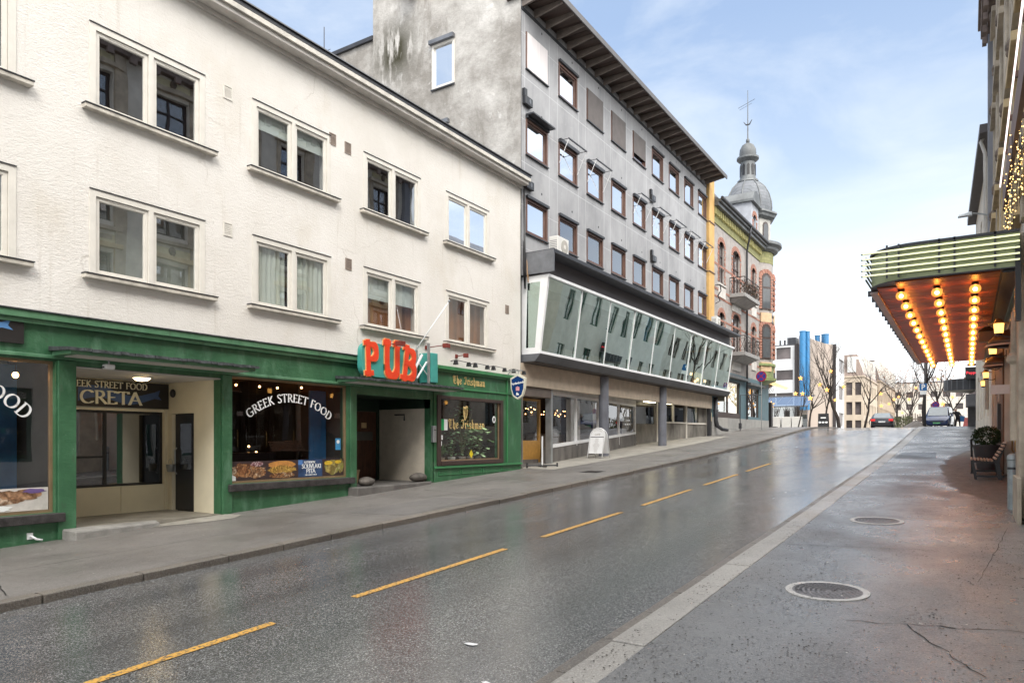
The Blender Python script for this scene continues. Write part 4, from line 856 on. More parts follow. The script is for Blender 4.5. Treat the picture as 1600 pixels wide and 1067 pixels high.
def floodlamp(label,x,y,z,c,ylen=.45,hd=.09):
    t=T('flood_lamp',label,'lamp',(W,y,z),group='small lamps above the pub front')
    mb=MB(); mb.tube([(W,y,z),(x,y,z+.02)],.012,6); mb.build('arm',c,t); mb.build
    mb=MB(); mb.box(x-hd*.6,x+hd*.6,y-hd*.7,y+hd*.7,z-.06,z+.06); mb.build('lamp_head',c,t,bevel=.01); MB().box(x-hd*.4,x+hd*.4,y-hd*.5,y+hd*.5,z-.066,z-.0605).build('lamp_glass',WHITEP,t); MB().box(W,W+.03,y-.05,y+.05,z-.05,z+.05).build('wall_plate',c,t)
RUST=mat('dark_red_lamp_housing',(.20,.03,.02),.5)
floodlamp('red flood lamp head in front of the top of the letter U',-11.65,13.12,4.26,RUST,hd=.14)
floodlamp('red flood lamp on an arm above the teal sign box',-11.7,15.0,4.42,RUST,hd=.12)
floodlamp('red flood lamp hanging on the cream wall right of the teal sign box',-12.05,16.35,4.32,RUST)
t=T('teal_sign_box','narrow teal sign box with metal frame seen edge on beside the PUB sign','sign',(-12.1,14.7,3.42))
MB().hexa([(-12.32,14.62,3.43),(-11.92,14.62,3.43),(-11.92,14.92,3.43),(-12.32,14.92,3.43)],[(-12.32,14.62,4.22),(-11.92,14.62,4.22),(-11.92,14.92,4.22),(-12.32,14.92,4.22)]).build('box_body',TEAL,t,bevel=.02)
mb=MB(); mb.box(-11.95,-11.90,14.50,14.56,3.40,4.45); mb.box(-12.36,-12.32,14.50,14.56,3.40,4.3); mb.tube([(-12.3,14.53,3.6),(-11.95,14.53,4.0)],.015,6); mb.tube([(-11.95,14.53,3.6),(-12.3,14.53,4.0)],.015,6); mb.build('frame',STEEL,t)
mb=MB(); mb.tube([(-12.15,14.1,3.55),(-12.05,14.42,4.15)],.035,8); mb.tube([(-11.98,14.12,3.5),(-11.92,14.44,3.95)],.025,8); mb.build('stay',WHITEM,t)
t=T('flagpole','thin white flagpole slanting out from the cream wall beside the PUB sign','flagpole',(W,14.45,4.2))
MB().tube([(W+.02,14.35,4.10),(-11.55,14.9,5.55)],[.02,.013],8).build('pole',WHITEM,t,smooth=True); MB().ball((-11.54,14.91,5.58),.035,8).build('finial',STEEL,t); MB().tube([(W,14.33,4.05),(W+.06,14.4,4.2)],.04,8).build('socket',STEEL,t)
# --- The Irishman front
IX=W+.03
iw=(15.42,18.72,1.20,3.16)
MB().wall(plane_x(IX),15.3,19.83,-1,3.96,[(iw[0]+.1,iw[1]-.1,iw[2]+.1,iw[3]-.05)],.22).build('irish_front',GREENS,b1)
mb=MB(); mb.box(IX+.003,IX+.14,15.3,19.9,3.88,3.98); mb.box(IX+.003,IX+.08,15.3,19.88,3.82,3.879); mb.box(IX+.003,IX+.04,15.35,19.8,3.36,3.40); mb.box(IX+.003,IX+.04,15.35,15.40,3.40,3.82); mb.box(IX+.003,IX+.04,18.95,19.0,1.2,3.82); mb.box(IX+.003,IX+.04,19.75,19.8,3.40,3.82)
mb.box(IX+.003,IX+.06,15.3,19.83,1.12,1.18)
for i in range(4):
    a=15.5+i*1.07
    for q in((a,a+1,1.06,1.08),(a,a+1,.93,.95),(a,a+.02,.95,1.06),(a+.98,a+1,.95,1.06)): mb.box(IX+.003,IX+.02,*q)
mb.build('front_moulding',mat('green_moulding_paint',(.05,.22,.085),.35,var=.1,vs=4),b1,bevel=.006)
ow=MB(); fw=.15; X=IX
ow.box(X-.1,X+.05,iw[0],iw[0]+fw,iw[2],iw[3]); ow.box(X-.1,X+.05,iw[1]-fw,iw[1],iw[2],iw[3]); ow.box(X-.1,X+.049,iw[0]+fw,iw[1]-fw,iw[3]-.1,iw[3]); ow.box(X-.1,X+.07,iw[0]+fw,iw[1]-fw,iw[2],iw[2]+.12)
wi=ow.build('shop_window',BROWNF,b1,bevel=.008)
mb=MB(); ia,ib,iz0,iz1=iw[0]+fw,iw[1]-fw,iw[2]+.12,iw[3]-.1
mb.box(X-.06,X-.02,ia,ib,iz0,iz0+.035); mb.box(X-.06,X-.02,ib-.03,ib,iz0+.035,iz1); mb.build('glazing_bead',BRONZE,wi)
MB().quad((X-.04,ia,iz0),(X-.04,ib,iz0),(X-.04,ib,iz1),(X-.04,ia,iz1)).build('pane',G_SHOP,wi)
mb=MB(); mb.quad((-16.2,15.3,.6),(-16.2,19.7,.6),(-16.2,19.7,3.4),(-16.2,15.3,3.4)); mb.quad((-16.2,15.3,3.35),(W-.2,15.3,3.35),(W-.2,19.7,3.35),(-16.2,19.7,3.35)); mb.quad((-16.2,15.3,1.2),(W-.2,15.3,1.2),(W-.2,19.7,1.2),(-16.2,19.7,1.2)); mb.quad((-16.2,19.7,.6),(W-.2,19.7,.6),(W-.2,19.7,3.4),(-16.2,19.7,3.4)); mb.quad((-16.2,15.3,.6),(W-.2,15.3,.6),(W-.2,15.3,3.4),(-16.2,15.3,3.4))
mb.build('room',DARKIN2,b1)
pendants(b1,[(-13.2,15.9,2.95),(-14.8,16.3,2.5),(-14.8,16.45,2.5)],.035,3.35)
letters('The Irishman',GOT,.24,outx(IX+.005,16.95,3.52),.01,38,.10,.035,0,gap=.04,xs=.92).build('lettering',GOLDP,wi)
letters('The Irishman',GOT,.27,outx(IX-.035,16.9,2.24),.004,38,.10,.035,0,gap=.04,xs=.92).build('lettering',GOLDP,wi)
# harp emblem
mb=MB(); mp=outx(IX-.034,16.75,2.50)
mb.prism([(-.05,.40),(.02,.38),(.10,.42),(.17,.40),(.19,.34),(.12,.33),(.04,.32),(-.04,.33)],mp,.003,0)
mb.prism([(-.05,.33),(-.02,.32),(.01,.12),(.05,.0),(.02,-.02),(-.03,.10)],mp,.0034,0); mb.prism([(.15,.33),(.18,.33),(.17,.18),(.06,-.01),(.04,.0),(.14,.18)],mp,.0038,0)
for i in range(5): u=-.0+i*.03; mb.prism([(u,.32),(u+.008,.32),(u+.02,.04+abs(i-1)*.05),(u+.012,.04+abs(i-1)*.05)],mp,.0042,0)
mb.build('harp_emblem',GOLDP,wi)
t=T('irish_flag','small green white flag hung inside the lower left of the pub window','flag',(IX-.06,15.75,2.2))
MB().box(IX-.0375,IX-.036,15.60,15.80,2.19,2.50).build('green_band',mat('flag_green',(.01,.36,.10),.7),t); MB().box(IX-.0375,IX-.036,15.80,15.96,2.19,2.50).build('white_band',WHITEP,t)
t=T('pub_notice','small white notices stuck in the lower left of the pub window','notice',(IX-.03,15.7,1.9))
MB().box(IX-.037,IX-.034,15.6,15.74,1.92,2.05).build('paper',WHITEP,t); MB().box(IX-.037,IX-.034,15.6,15.70,1.75,1.88).build('paper',WHITEP,t); MB().box(IX-.0335,IX-.033,15.62,15.72,1.98,1.985).build('print_line',BLACKP,t)
t=T('yellow_sticker','yellow diamond sticker at the bottom of the pub window','sticker',(IX-.03,17.15,1.5)); MB().prism([(17.0,1.50),(17.10,1.63),(17.2,1.50),(17.1,1.37)],lambda u,v,w=0:(IX-.036+w,u,v),0,.003).build('diamond',mat('yellow_vinyl',(.75,.60,.02),.4),t)
t=T('round_sticker','round white badge on the right side of the pub window','sticker',(IX-.03,18.35,2.55)); MB().prism([(18.3+.09*math.cos(a),2.55+.11*math.sin(a)) for a in [i*.4 for i in range(16)]],lambda u,v,w=0:(IX-.036+w,u,v),0,.003).build('disc',WHITEP,t); MB().prism([(18.3+.05*math.cos(a),2.55+.06*math.sin(a)) for a in [i*.4 for i in range(16)]],lambda u,v,w=0:(IX-.033+w,u,v),0,.002).build('dot',BLACKP,t)
t=T('blue_sticker','small blue sticker low on the right of the middle shop window','sticker',(W-.12,11.9,1.8)); MB().box(W-.126,W-.122,11.83,11.99,1.68,1.95).build('label_sheet',mat('sky_blue_vinyl',(.05,.28,.55),.4),t); MB().prism([(11.91+.05*math.cos(a),1.87+.045*math.sin(a)) for a in [i*.7 for i in range(9)]],lambda u,v,w=0:(W-.1215+w,u,v),0,.001).build('white_emblem',WHITEP,t)
# house plants in the pub window
def leafplant(label,x,y,z,h,n,spread,m,leaf,seed,long=False,potm=None):
    rr=random.Random(seed); t=T('potted_plant',label,'plant',(x,y,z),group='potted plants in the pub window')
    MB().lathe([(0,0),(.08,0),(.11,.18),(.12,.18),(.11,.2),(0,.17)],(x,y,z),14).build('pot',potm or mat('grey_plant_pot',(.35,.3,.25),.7),t,smooth=2)
    st=MB(); lv=MB()
    for i in range(max(3,n//7)):
        a=rr.random()*6.28; q=spread*rr.uniform(.3,1); tip=(x+math.cos(a)*q*.5,y+math.sin(a)*q,z+.2+h*rr.uniform(.5,1)); st.tube([(x,y,z+.15),((x+tip[0])/2,(y+tip[1])/2,z+.2+(tip[2]-z-.2)*.6),tip],[.008,.006,.003],5)
    for i in range(n):
        if long:
            a=rr.random()*6.28; L_=leaf*rr.uniform(.7,1.2); d=Vector((math.cos(a)*.6,math.sin(a),rr.uniform(.3,1.4))).normalized(); p=Vector((x,y,z+.2+h*.2*rr.random())); sd=d.cross(Vector((0,0,1))).normalized()*L_*.06
            q=p+d*L_*.6; e_=p+d*L_+Vector((0,0,-L_*.25)); lv.add([p,q+sd,e_,q-sd],[(0,1,2,3)])
        else:
            c=Vector((x+rr.gauss(0,spread*.3),y+rr.gauss(0,spread*.45),z+.25+h*rr.random()**.8)); a=rr.random()*6.28; d=Vector((math.cos(a),math.sin(a),rr.uniform(-.7,.3))).normalized()*leaf*rr.uniform(.6,1.1); sd=d.cross(Vector((rr.uniform(-.5,.5),rr.uniform(-.5,.5),1))).normalized()*d.length*.38
            lv.add([c,c+d*.35+sd,c+d*.75+sd*.7,c+d,c+d*.75-sd*.7,c+d*.35-sd],[(0,1,2,3,4,5)])
    st.build('stem',mat('plant_stem',(.12,.13,.05),.7),t); lv.build('leaves',m,t)
G2=mat('dusty_green_leaf',(.20,.36,.16),.5,var=.5,vs=9); G3=mat('variegated_leaf',(.55,.70,.42),.5,col2=(.14,.30,.10),vs=16)
leafplant('tall bushy fig plant in the middle of the pub window',-12.62,16.95,1.22,1.45,150,.42,G2,.13,1)
leafplant('spiky fern at the left end of the pub window',-12.62,15.95,1.22,.5,70,.3,LEAFP,.42,2,True)
leafplant('small leafy plant left of the fig in the pub window',-12.60,16.4,1.22,.75,60,.25,G2,.12,3,potm=mat('white_plant_pot',(.6,.58,.54),.5))
leafplant('big spotted leaf plant at the right end of the pub window',-12.62,17.75,1.22,.85,55,.42,G3,.2,4)
leafplant('low bushy plant between the fig and the spotted plant',-12.60,17.3,1.22,.6,60,.25,LEAFP,.11,5)
# spot lamps over the pub fascia
for i,(y) in enumerate((16.1,17.05,18.0,19.15)):
    t=T('spot_lamp',['first black spotlight pair bar above the gold sign lettering, nearest the teal box','second black spotlight pair bar above the gold sign lettering','third black spotlight pair bar from the teal box above the pub fascia','last black spotlight pair bar above the pub fascia by the shield sign'][i],'lamp',(W,y,4.1),group='black spot lamps above the pub fascia')
    mb=MB(); mb.tube([(W,y,4.16),(W+.18,y,4.18)],.012,6); mb.tube([(W+.18,y,4.18),(W+.18,y+.62,4.16)],.010,6); mb.build('arm',BLACKP,t)
    for k in(0,.62):
        MB().hexa([(W+.12,y-.05+k,4.05),(W+.24,y-.05+k,4.05),(W+.24,y+.05+k,4.05),(W+.12,y+.05+k,4.05)],[(W+.14,y-.035+k,4.17),(W+.22,y-.035+k,4.17),(W+.22,y+.035+k,4.17),(W+.14,y+.035+k,4.17)]).build('lamp_head',BLACKP,t)
# shield sign
t=T('shield_sign','blue shield shaped beer sign with white rim hung at the corner of the pub','sign',(-11.95,19.4,3.2))
sh=[(-.27,.29),(0,.42),(.27,.29),(.25,-.05),(.17,-.28),(0,-.38),(-.17,-.28),(-.25,-.05)]
SX,SZ=-11.82,3.56; SY=18.85
def shp(k): return lambda u,v,w=0:(SX+u*k, SY-w, SZ+v*k)
MB().prism(sh,shp(1),0,.10).build('rim',mat('ivory_rim',(.72,.70,.58),.4),t); mb=MB(); mb.prism(sh,lambda u,v,w=0:(SX+u*.84,SY-w,SZ+v*.84),.10,.106); mb.build('blue_field',mat('navy_enamel',(.008,.04,.17),.25),t)
sans('Frydenlunds',.098,lambda u,v,w=0:(SX+u,SY-.108-w,SZ+.10+v+u*.12),.001,.003).build('lettering',WHITEP,t)
mb=MB(); mb.prism([(-.06,.0),(-.06,-.10),(.07,-.10),(.07,.0),(.045,.03),(.02,.0),(0,.05),(-.02,.0),(-.04,.03)],lambda u,v,w=0:(SX+u,SY-w,SZ+v-.01),.107,.110); mb.build('crown_emblem',mat('pink_enamel',(.75,.35,.4),.4),t)
MB().prism([(-.05,-.05),(.05,-.05),(.05,.0),(0,.02),(0,.04),(-.04,.03)],lambda u,v,w=0:(SX+u,SY-w,SZ+v-.2),.107,.110).build('glass_emblem',WHITEP,t)
mb=MB(); mb.tube([(W+.03,SY-.05,4.08),(SX+.15,SY-.05,4.08)],.018,6); mb.tube([(SX,SY-.05,4.08),(SX,SY-.05,3.95)],.012,6); mb.tube([(W+.03,SY-.05,3.85),(SX-.3,SY-.05,4.06)],.012,6); mb.build('bracket',STEEL,t)
# bicycle-rack like thin bollard by the yellow door
t=T('post_stand','thin white post on a low black foot frame beside the green pub corner','post',(-11.9,20.3,P(20.3)+.05))
bz=P(20.3)+.055; MB().tube([(-11.95,20.5,bz),(-11.95,20.5,bz+1.05)],.028,8).build('post',WHITEM,t); mb=MB(); mb.tube([(-12.3,20.1,bz+.08),(-11.6,20.9,bz+.08)],.03,6); mb.tube([(-12.25,20.75,bz+.05),(-11.65,20.25,bz+.05)],.025,6); mb.tube([(-12.3,20.1,bz),(-12.3,20.1,bz+.16)],.03,6); mb.tube([(-11.6,20.9,bz),(-11.6,20.9,bz+.16)],.03,6); mb.build('foot_frame',BLACKP,t)
# roof aerial of the cream block
t=T('roof_aerial','thin tall aerial standing on the far roof above the cream building','aerial',(-24,22.2,10.5))
MB().tube([(-24,22,11),(-24,22,20.2)],[.04,.02],6).build('mast',DKMETAL,t); mb=MB(); [mb.tube([(-24.4,22,z),(-23.6,22,z)],.012,5) for z in(18.2,18.6,19.1)]; mb.build('rods',DKMETAL,t)

# ================================================================== GREY OFFICE BUILDING
gb=T('grey_office_building','grey panelled office building with deep timber eaves and a slanted glass bay','building',(W,30,1.5))
G0,G1=19.87,39.55
gw=[(20.15+2.24*i,21.58+2.24*i) for i in range(9)]
rows=[(14.27,15.5),(11.42,12.62),(8.80,9.97)]
gh=[(a,b,z0,z1) for a,b in gw for z0,z1 in rows]
MB().wall(plane_x(W+.02),G0,G1,7.35,16.42,gh,.22).build('facade',PANELS,gb)
mb=MB(); mb.wall(plane_y(G0-.02),-19.0,W+.019,9.5,18.9,[(-16.12,-15.12,14.4,15.98),(-16.0,-15.35,11.9,13.05)],.25)
mb.quad((W+.019,G0-.02,16.43),(W+.019,G0+.3,16.43),(W+.019,G0+.3,18.9),(W+.019,G0-.02,18.9))
mb.build('side_wall',SIDEW,gb)
mb=MB(); mb.box(-26,-19.0,G0+.05,G1,9,17.1); mb.box(-19,-18.8,G0,G1,9,18.9); mb.box(-19,W-.6,G0+.1,G1,18.7,18.9); mb.box(-18.9,W-.5,G1-.1,G1,7,16.4); mb.build('rear_block',SIDEW,gb)
MB().box(-26.1,-19.0,G0-.06,G1,17.1,17.25).build('coping',DKMETAL,gb); MB().box(-17.2,-16.7,G0-.6,G0-.02,18.0,19.6).build('chimney',m_brick('orange_brick',(.40,.17,.08),(.46,.2,.1),(.3,.25,.2),.24,.08,'X'),gb)
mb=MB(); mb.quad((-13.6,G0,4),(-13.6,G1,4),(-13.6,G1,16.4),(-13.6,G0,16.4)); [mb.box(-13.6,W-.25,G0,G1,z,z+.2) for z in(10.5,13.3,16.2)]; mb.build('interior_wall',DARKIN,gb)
def officewin(X,a,b,z0,z1,kind,i):
    f=.07; mb=MB(); mb.box(X-.12,X+.025,a,a+f,z0,z1); mb.box(X-.12,X+.025,b-f,b,z0,z1); mb.box(X-.12,X+.024,a+f,b-f,z1-f,z1); mb.box(X-.12,X+.026,a+f,b-f,z0,z0+f)
    w_=mb.build('window',REDWOOD,gb)
    MB().box(X-.02,X+.07,a-.03,b+.03,z0-.035,z0-.002).build('sill',DKMETAL,w_)
    mb=MB(); mb.box(X-.09,X-.03,a+f+.005,a+f+.055,z0+f,z1-f); mb.box(X-.09,X-.03,b-f-.055,b-f-.005,z0+f,z1-f); mb.box(X-.089,X-.031,a+f+.055,b-f-.055,z0+f+.004,z0+f+.055); mb.box(X-.089,X-.031,a+f+.055,b-f-.055,z1-f-.055,z1-f-.004); mb.build('sash',REDWOOD,w_)
    g=G_MIR if kind!='flat' else G_FLAT
    MB().quad((X-.06,a+f,z0+f),(X-.06,b-f,z0+f),(X-.06,b-f,z1-f),(X-.06,a+f,z1-f)).build('pane',g,w_)
    if kind in('white','dark','half'):
        z=z0 if kind!='half' else z0+.28
        MB().box(X+.03,X+.045,a+.04,b-.04,z,z1-.02).build('screen_blind',BLINDW if kind=='white' else BLINDD,w_)
    else: MB().box(X+.001,X+.10,a-.01,b+.01,z1+.002,z1+.09).build('blind_box',DKMETAL,w_)
    if kind=='arms':
        mb=MB(); mb.hexa([(X+.02,a,z1+.06),(X+.42,a,z1+.0),(X+.42,b,z1+.0),(X+.02,b,z1+.06)],[(X+.02,a,z1+.10),(X+.42,a,z1+.05),(X+.42,b,z1+.05),(X+.02,b,z1+.10)]); 
        mb=MB(); mb.box(X+.02,X+.12,a,b,z1+.0,z1+.12); mb.box(X+.40,X+.44,a,b,z1+.02,z1+.06); mb.tube([(X+.1,a+.02,z1+.05),(X+.42,a+.02,z1+.04)],.012,5); mb.tube([(X+.1,b-.02,z1+.05),(X+.42,b-.02,z1+.04)],.012,5); mb.build('awning_bar',DKMETAL,w_)
        mb=MB(); mb.tube([(X+.03,a+.02,z0+.45),(X+.42,a+.02,z1+.04)],.013,6); mb.tube([(X+.03,b-.02,z0+.45),(X+.42,b-.02,z1+.04)],.013,6); mb.build('awning_arm',WHITEM,w_)
    if kind=='open': MB().box(X+.02,X+.32,a-.03,b+.03,z1+.08,z1+.13).build('blind_hood',DKMETAL,w_)
kinds=[['white','glass','dark','dark','half','glass','glass','glass','glass'],['open','arms','arms','glass','arms','arms','arms','arms','arms'],['glass','flat','flat','flat','flat','flat','flat','flat','flat']]
for r,(z0,z1) in enumerate(rows):
    for i,(a,b) in enumerate(gw): officewin(W+.02,a,b,z0,z1,kinds[r][i],i)
    for i in range(9):
        if i<8 or r: MB().prism([(gw[i][0]+1.05+.035*math.cos(k),z1+.42+.045*math.sin(k)) for k in [j*.785 for j in range(8)]],lambda u,v,w=0:(W+.02+w,u,v),0,.006).build('vent_hole',BLACKP,gb)
for y,z,lab in((19.87,13.0,0),(19.95,10.25,0),(31.0,12.98,0),(31.1,10.2,0)):
    mb=MB(); mb.box(W+.021,W+.16,y+.05,y+.52,z,z+.28); q=mb.build('vent_box',BLACKP,gb,bevel=.015); MB().box(W+.021,W+.12,y+.05,y+.22,z+.28,z+.52).build('vent_neck',BLACKP,q); MB().prism([(y+.34+.06*math.cos(k),z+.15+.08*math.sin(k)) for k in [j*.6 for j in range(10)]],lambda u,v,w=0:(W+.161+w,u,v),0,.004).build('grille',GREYM,q)
# side windows in the old render wall
for x0,x1,z0,z1 in((-16.12,-15.12,14.4,15.98),(-16.0,-15.35,11.9,13.05)):
    mb=MB(); f=.09; Y=G0-.02; mb.box(x0,x0+f,Y-.03,Y+.1,z0,z1); mb.box(x1-f,x1,Y-.03,Y+.1,z0,z1); mb.box(x0+f,x1-f,Y-.03,Y+.1,z1-f,z1); mb.box(x0+f,x1-f,Y-.03,Y+.1,z0,z0+f); q=mb.build('window',WHITE,gb)
    MB().quad((x0+f,Y+.04,z0+f),(x1-f,Y+.04,z0+f),(x1-f,Y+.04,z1-f),(x0+f,Y+.04,z1-f)).build('pane',G_MIR,q); MB().box(x0-.06,x1+.03,Y-.16,Y-.031,z1,z1+.14).build('blind_box',GREYM,q); MB().box(x0-.03,x1+.03,Y-.06,Y-.031,z0-.05,z0).build('sill',DKMETAL,q)
# eaves with rafters
EX=W+1.12
mb=MB(); mb.box(W-.5,EX,G0-.15,G1+.1,16.53,16.58); mb.build('eaves_roof',DKMETAL,gb)
mb=MB(); 
for i in range(33): mb.box(W-.5,EX-.01,G0-.1+i*.6,G0-.1+i*.6+.57,16.50,16.528)
mb.build('eaves_boards',SOFFIT,gb)
MB().box(EX,EX+.05,G0-.17,G1+.12,16.40,16.60).build('fascia',mat('fascia_dark',(.10,.095,.095),.5),gb)
for i in range(26):
    y=G0+.05+i*.775
    MB().hexa([(W+.02,y,16.22),(EX-.02,y,16.38),(EX-.02,y+.07,16.38),(W+.02,y+.07,16.22)],[(W+.02,y,16.498),(EX-.02,y,16.498),(EX-.02,y+.07,16.498),(W+.02,y+.07,16.498)]).build('rafter',mat('rafter_paint',(.24,.20,.175),.6,var=.15),gb)
MB().box(W+.021,W+.05,G0,G1,16.1,16.2).build('eaves_rail',DKMETAL,gb)
# ledge slab above the bay
BY0,BY1=20.1,41.9
MB().box(W+.021,-11.22,20.0,42.4,7.97,8.10).build('ledge_slab',DKMETAL,gb,bevel=.01)
mb=MB(); mb.box(W-.1,-11.75,20.05,41.9,7.36,7.969); mb.build('ledge_band',mat('dark_band_sheet',(.075,.065,.07),.55,var=.15,vs=1,stretch=(1,.3,1)),gb)
MB().box(W-.1,-11.22,19.98,20.04,7.36,8.07).build('ledge_end',GREYM,gb)
# slanted glass bay
TX,BX=-11.5,-11.82
ZT,ZB=7.22,4.84
mb=MB(); mb.box(W-.1,TX+.06,BY0-.02,BY1,ZT,ZT+.10); mb.build('bay_top_rail',WHITEM,gb,bevel=.01)
mb=MB(); mb.box(W-.1,BX+.05,BY0-.02,BY1-.02,ZB-.10,ZB); mb.build('bay_bottom_rail',WHITEM,gb,bevel=.01)
npan=9; pw=(BY1-.2-(BY0+.12))/npan
bw=MB()
for i in range(npan+1):
    y=BY0+.12+i*pw; t=.035 if 0<i<npan else .09
    y0,y1=(y-t/2,y+t/2) if 0<i<npan else ((y-.085,y) if i==0 else (y,y+.085))
    MB().hexa([(BX-.04,y0,ZB),(BX+.0,y0,ZB),(BX+.0,y1,ZB),(BX-.04,y1,ZB)],[(TX-.04,y0,ZT),(TX+.0,y0,ZT),(TX+.0,y1,ZT),(TX-.04,y1,ZT)]).build('bay_mullion',WHITEM,gb)
for i in range(npan):
    y0=BY0+.12+i*pw+.03; y1=y0+pw-.06
    # slight individual tilts like real panes
    e=random.Random(i).uniform(-.012,.012)
    MB().quad((BX-.03+e,y0,ZB),(BX-.03-e,y1,ZB),(TX-.03-e,y1,ZT),(TX-.03+e,y0,ZT)).build('bay_pane',G_BAY,gb)
# bay end wall facing down the street
mb=MB()
def endq(t0,t1,s0,s1,yy0,yy1):
    xa=lambda s:(W-.1)+(TX+.02-(W-.1))*s; xb=lambda s:(W-.1)+(BX+.02-(W-.1))*s
    def X(s,t): return xb(s)*(1-t)+xa(s)*t
    z=lambda t: ZB+(ZT-ZB)*t
    mb.hexa([(X(s0,t0),yy0,z(t0)),(X(s1,t0),yy0,z(t0)),(X(s1,t0),yy1,z(t0)),(X(s0,t0),yy1,z(t0))],[(X(s0,t1),yy0,z(t1)),(X(s1,t1),yy0,z(t1)),(X(s1,t1),yy1,z(t1)),(X(s0,t1),yy1,z(t1))])
endq(0,1,0,.22,BY0-.02,BY0); endq(0,1,.72,1,BY0-.02,BY0); endq(0,.05,.22,.72,BY0-.02,BY0); endq(.95,1,.22,.72,BY0-.02,BY0); mb.build('bay_end_frame',WHITEM,gb)
mb=MB(); endq(.05,.95,.22,.72,BY0-.008,BY0-.004); mb.build('bay_end_pane',G_BAY,gb)
mb=MB(); mb.quad((-16.5,BY0,4.2),(-16.5,BY1,4.2),(-16.5,BY1,7.4),(-16.5,BY0,7.4)); mb.box(-16.5,W-.1,BY0+.03,BY1-.1,7.38,7.42); mb.quad((-16.5,BY0+.02,4.2),(W,BY0+.02,4.2),(W,BY0+.02,7.4),(-16.5,BY0+.02,7.4)); mb.quad((-16.5,BY1,4.2),(BX-.2,BY1,4.2),(BX-.2,BY1,7.4),(-16.5,BY1,7.4)); mb.box(-16.5,BX-.1,BY0,BY1,4.60,4.66); mb.build('bay_room',mat('bay_room_paint',(.34,.34,.31),.9,var=.3,vs=.7),gb)
for y in (24,26.5,29,31.5,34,36.5,39):
    mb=MB(); mb.box(-13.9,-13.0,y,y+.9,4.66,5.4); mb.box(-14.2,-14.1,y,y+.9,4.66,5.8); mb.build('dining_table',mat('table_tan',(.35,.25,.16),.6),gb)
pendants(gb,[(-12.9,39.6,5.35),(-12.7,40.3,5.3),(-12.8,38.9,5.2),(-12.6,37.6,5.5)],.07,7.3)
pendants(gb,[(-13.4,24.5,5.1),(-13.2,25.0,5.05),(-13.6,31,5.4)],.06,7.3)
t=T('red_ball_ornament','red round ornament on a garland hanging inside the fifth pane of the glass bay','ornament',(-12.0,31.0,6.4))
MB().ball((-12.05,30.6,6.45),.20,14).build('ball',mat('red_ornament',(.5,.01,.02),.3),t,smooth=True); MB().tube([(-12.05,30.6,6.6),(-12.05,30.6,7.2)],.01,5).build('cord',BLACKP,t)
t=T('dry_garland','brown twig garland hanging inside the fourth pane of the glass bay','garland',(-12.0,28.5,6.9))
mb=MB(); rr=random.Random(3)
pts=[(-12.0,27.6+i*.12,7.1-.35*math.sin(i/16*math.pi)) for i in range(17)]; mb.tube(pts,.03,6)
mb.build('twine',BARK,t); mb=MB()
for i in range(110):
    p=pts[rr.randrange(17)]; d=Vector((rr.uniform(-.1,.1),rr.uniform(-.12,.12),rr.uniform(-.2,.1))); q=Vector(p); mb.add([q,q+d+Vector((0,.04,0)),q+d*1.3],[(0,1,2)])
mb.build('twigs',mat('dry_twig',(.16,.09,.04),.8),t)
# lower slab edge and soffit
mb=MB(); mb.hexa([(W-.1,19.95,4.50),(-11.90,19.95,4.50),(-11.90,42.1,4.50),(W-.1,42.1,4.50)],[(W-.1,19.95,4.735),(-11.70,19.95,4.735),(-11.70,42.1,4.735),(W-.1,42.1,4.735)]); mb.build('bay_slab_edge',mat('slab_zinc_edge',(.13,.135,.15),.5,metal=.3,var=.15,vs=1),gb)
mb=MB()
for i in range(37): mb.box(-16.4,-11.92,19.97+i*.6,19.97+i*.6+.585,4.47,4.495)
mb.build('bay_soffit',mat('dark_soffit_boards',(.07,.06,.055),.6),gb)
MB().hexa([(W-.15,19.87,3.72),(W+.03,19.87,3.72),(W+.03,40.6,3.72),(W-.15,40.6,3.72)],[(W-.15,19.87,4.465),(W+.03,19.87,4.465),(W+.03,40.6,4.465),(W-.15,40.6,4.465)]).build('lintel_beam',LINTEL,gb,bevel=.01)
MB().box(-16.4,W-.16,22.3,40.6,3.88,3.9).build('arcade_ceiling',mat('arcade_ceiling_paint',(.33,.31,.29),.7),gb)
for y in (26.0,32.5):
    z=P(y); MB().lathe([(.20,z),(.20,4.44)],(-12.3,y,0),24).build('column',mat('grey_round_column',(.15,.16,.19),.5,var=.15,vs=2),gb,smooth=True)
# entrance with yellow timber doors
mb=MB(); mb.box(-13.55,W-.02,20.0,20.03,0,3.72); mb.box(-13.55,W-.16,19.9,22.2,3.50,3.52); mb.build('entrance_lining',GREYIN,gb)
MB().box(W-.5,W-.05,19.9,22.0,3.40,3.718).build('shutter_box',mat('brown_shutter_box',(.14,.115,.10),.6,var=.1),gb)
EXx=-13.3
mb=MB(); mb.box(EXx-.05,EXx+.05,20.05,20.17,.7,3.4); mb.box(EXx-.05,EXx+.05,21.05,21.22,.7,3.4); mb.box(EXx-.05,EXx+.05,22.5,22.6,.7,3.4); mb.box(EXx-.045,EXx+.045,20.17,21.05,3.0,3.1); mb.box(EXx-.045,EXx+.045,20.17,22.5,3.32,3.4); mb.box(EXx-.04,EXx+.04,21.22,22.5,.7,1.9); ef=mb.build('entrance_screen',YELWOOD,gb)
MB().quad((EXx,20.1,1),(EXx,22.6,1),(EXx,22.6,3.4),(EXx,20.1,3.4)).build('pane',G_SHOP,ef)
mb=MB(); mb.box(EXx-.0,EXx+.06,20.2,20.32,1.0,3.0); mb.box(EXx,EXx+.06,20.9,21.02,1.0,3.0); mb.box(EXx+.0,EXx+.058,20.32,20.9,2.88,3.0); mb.box(EXx,EXx+.058,20.32,20.9,1.0,1.25); de=mb.build('entrance_door',YELWOOD,gb)
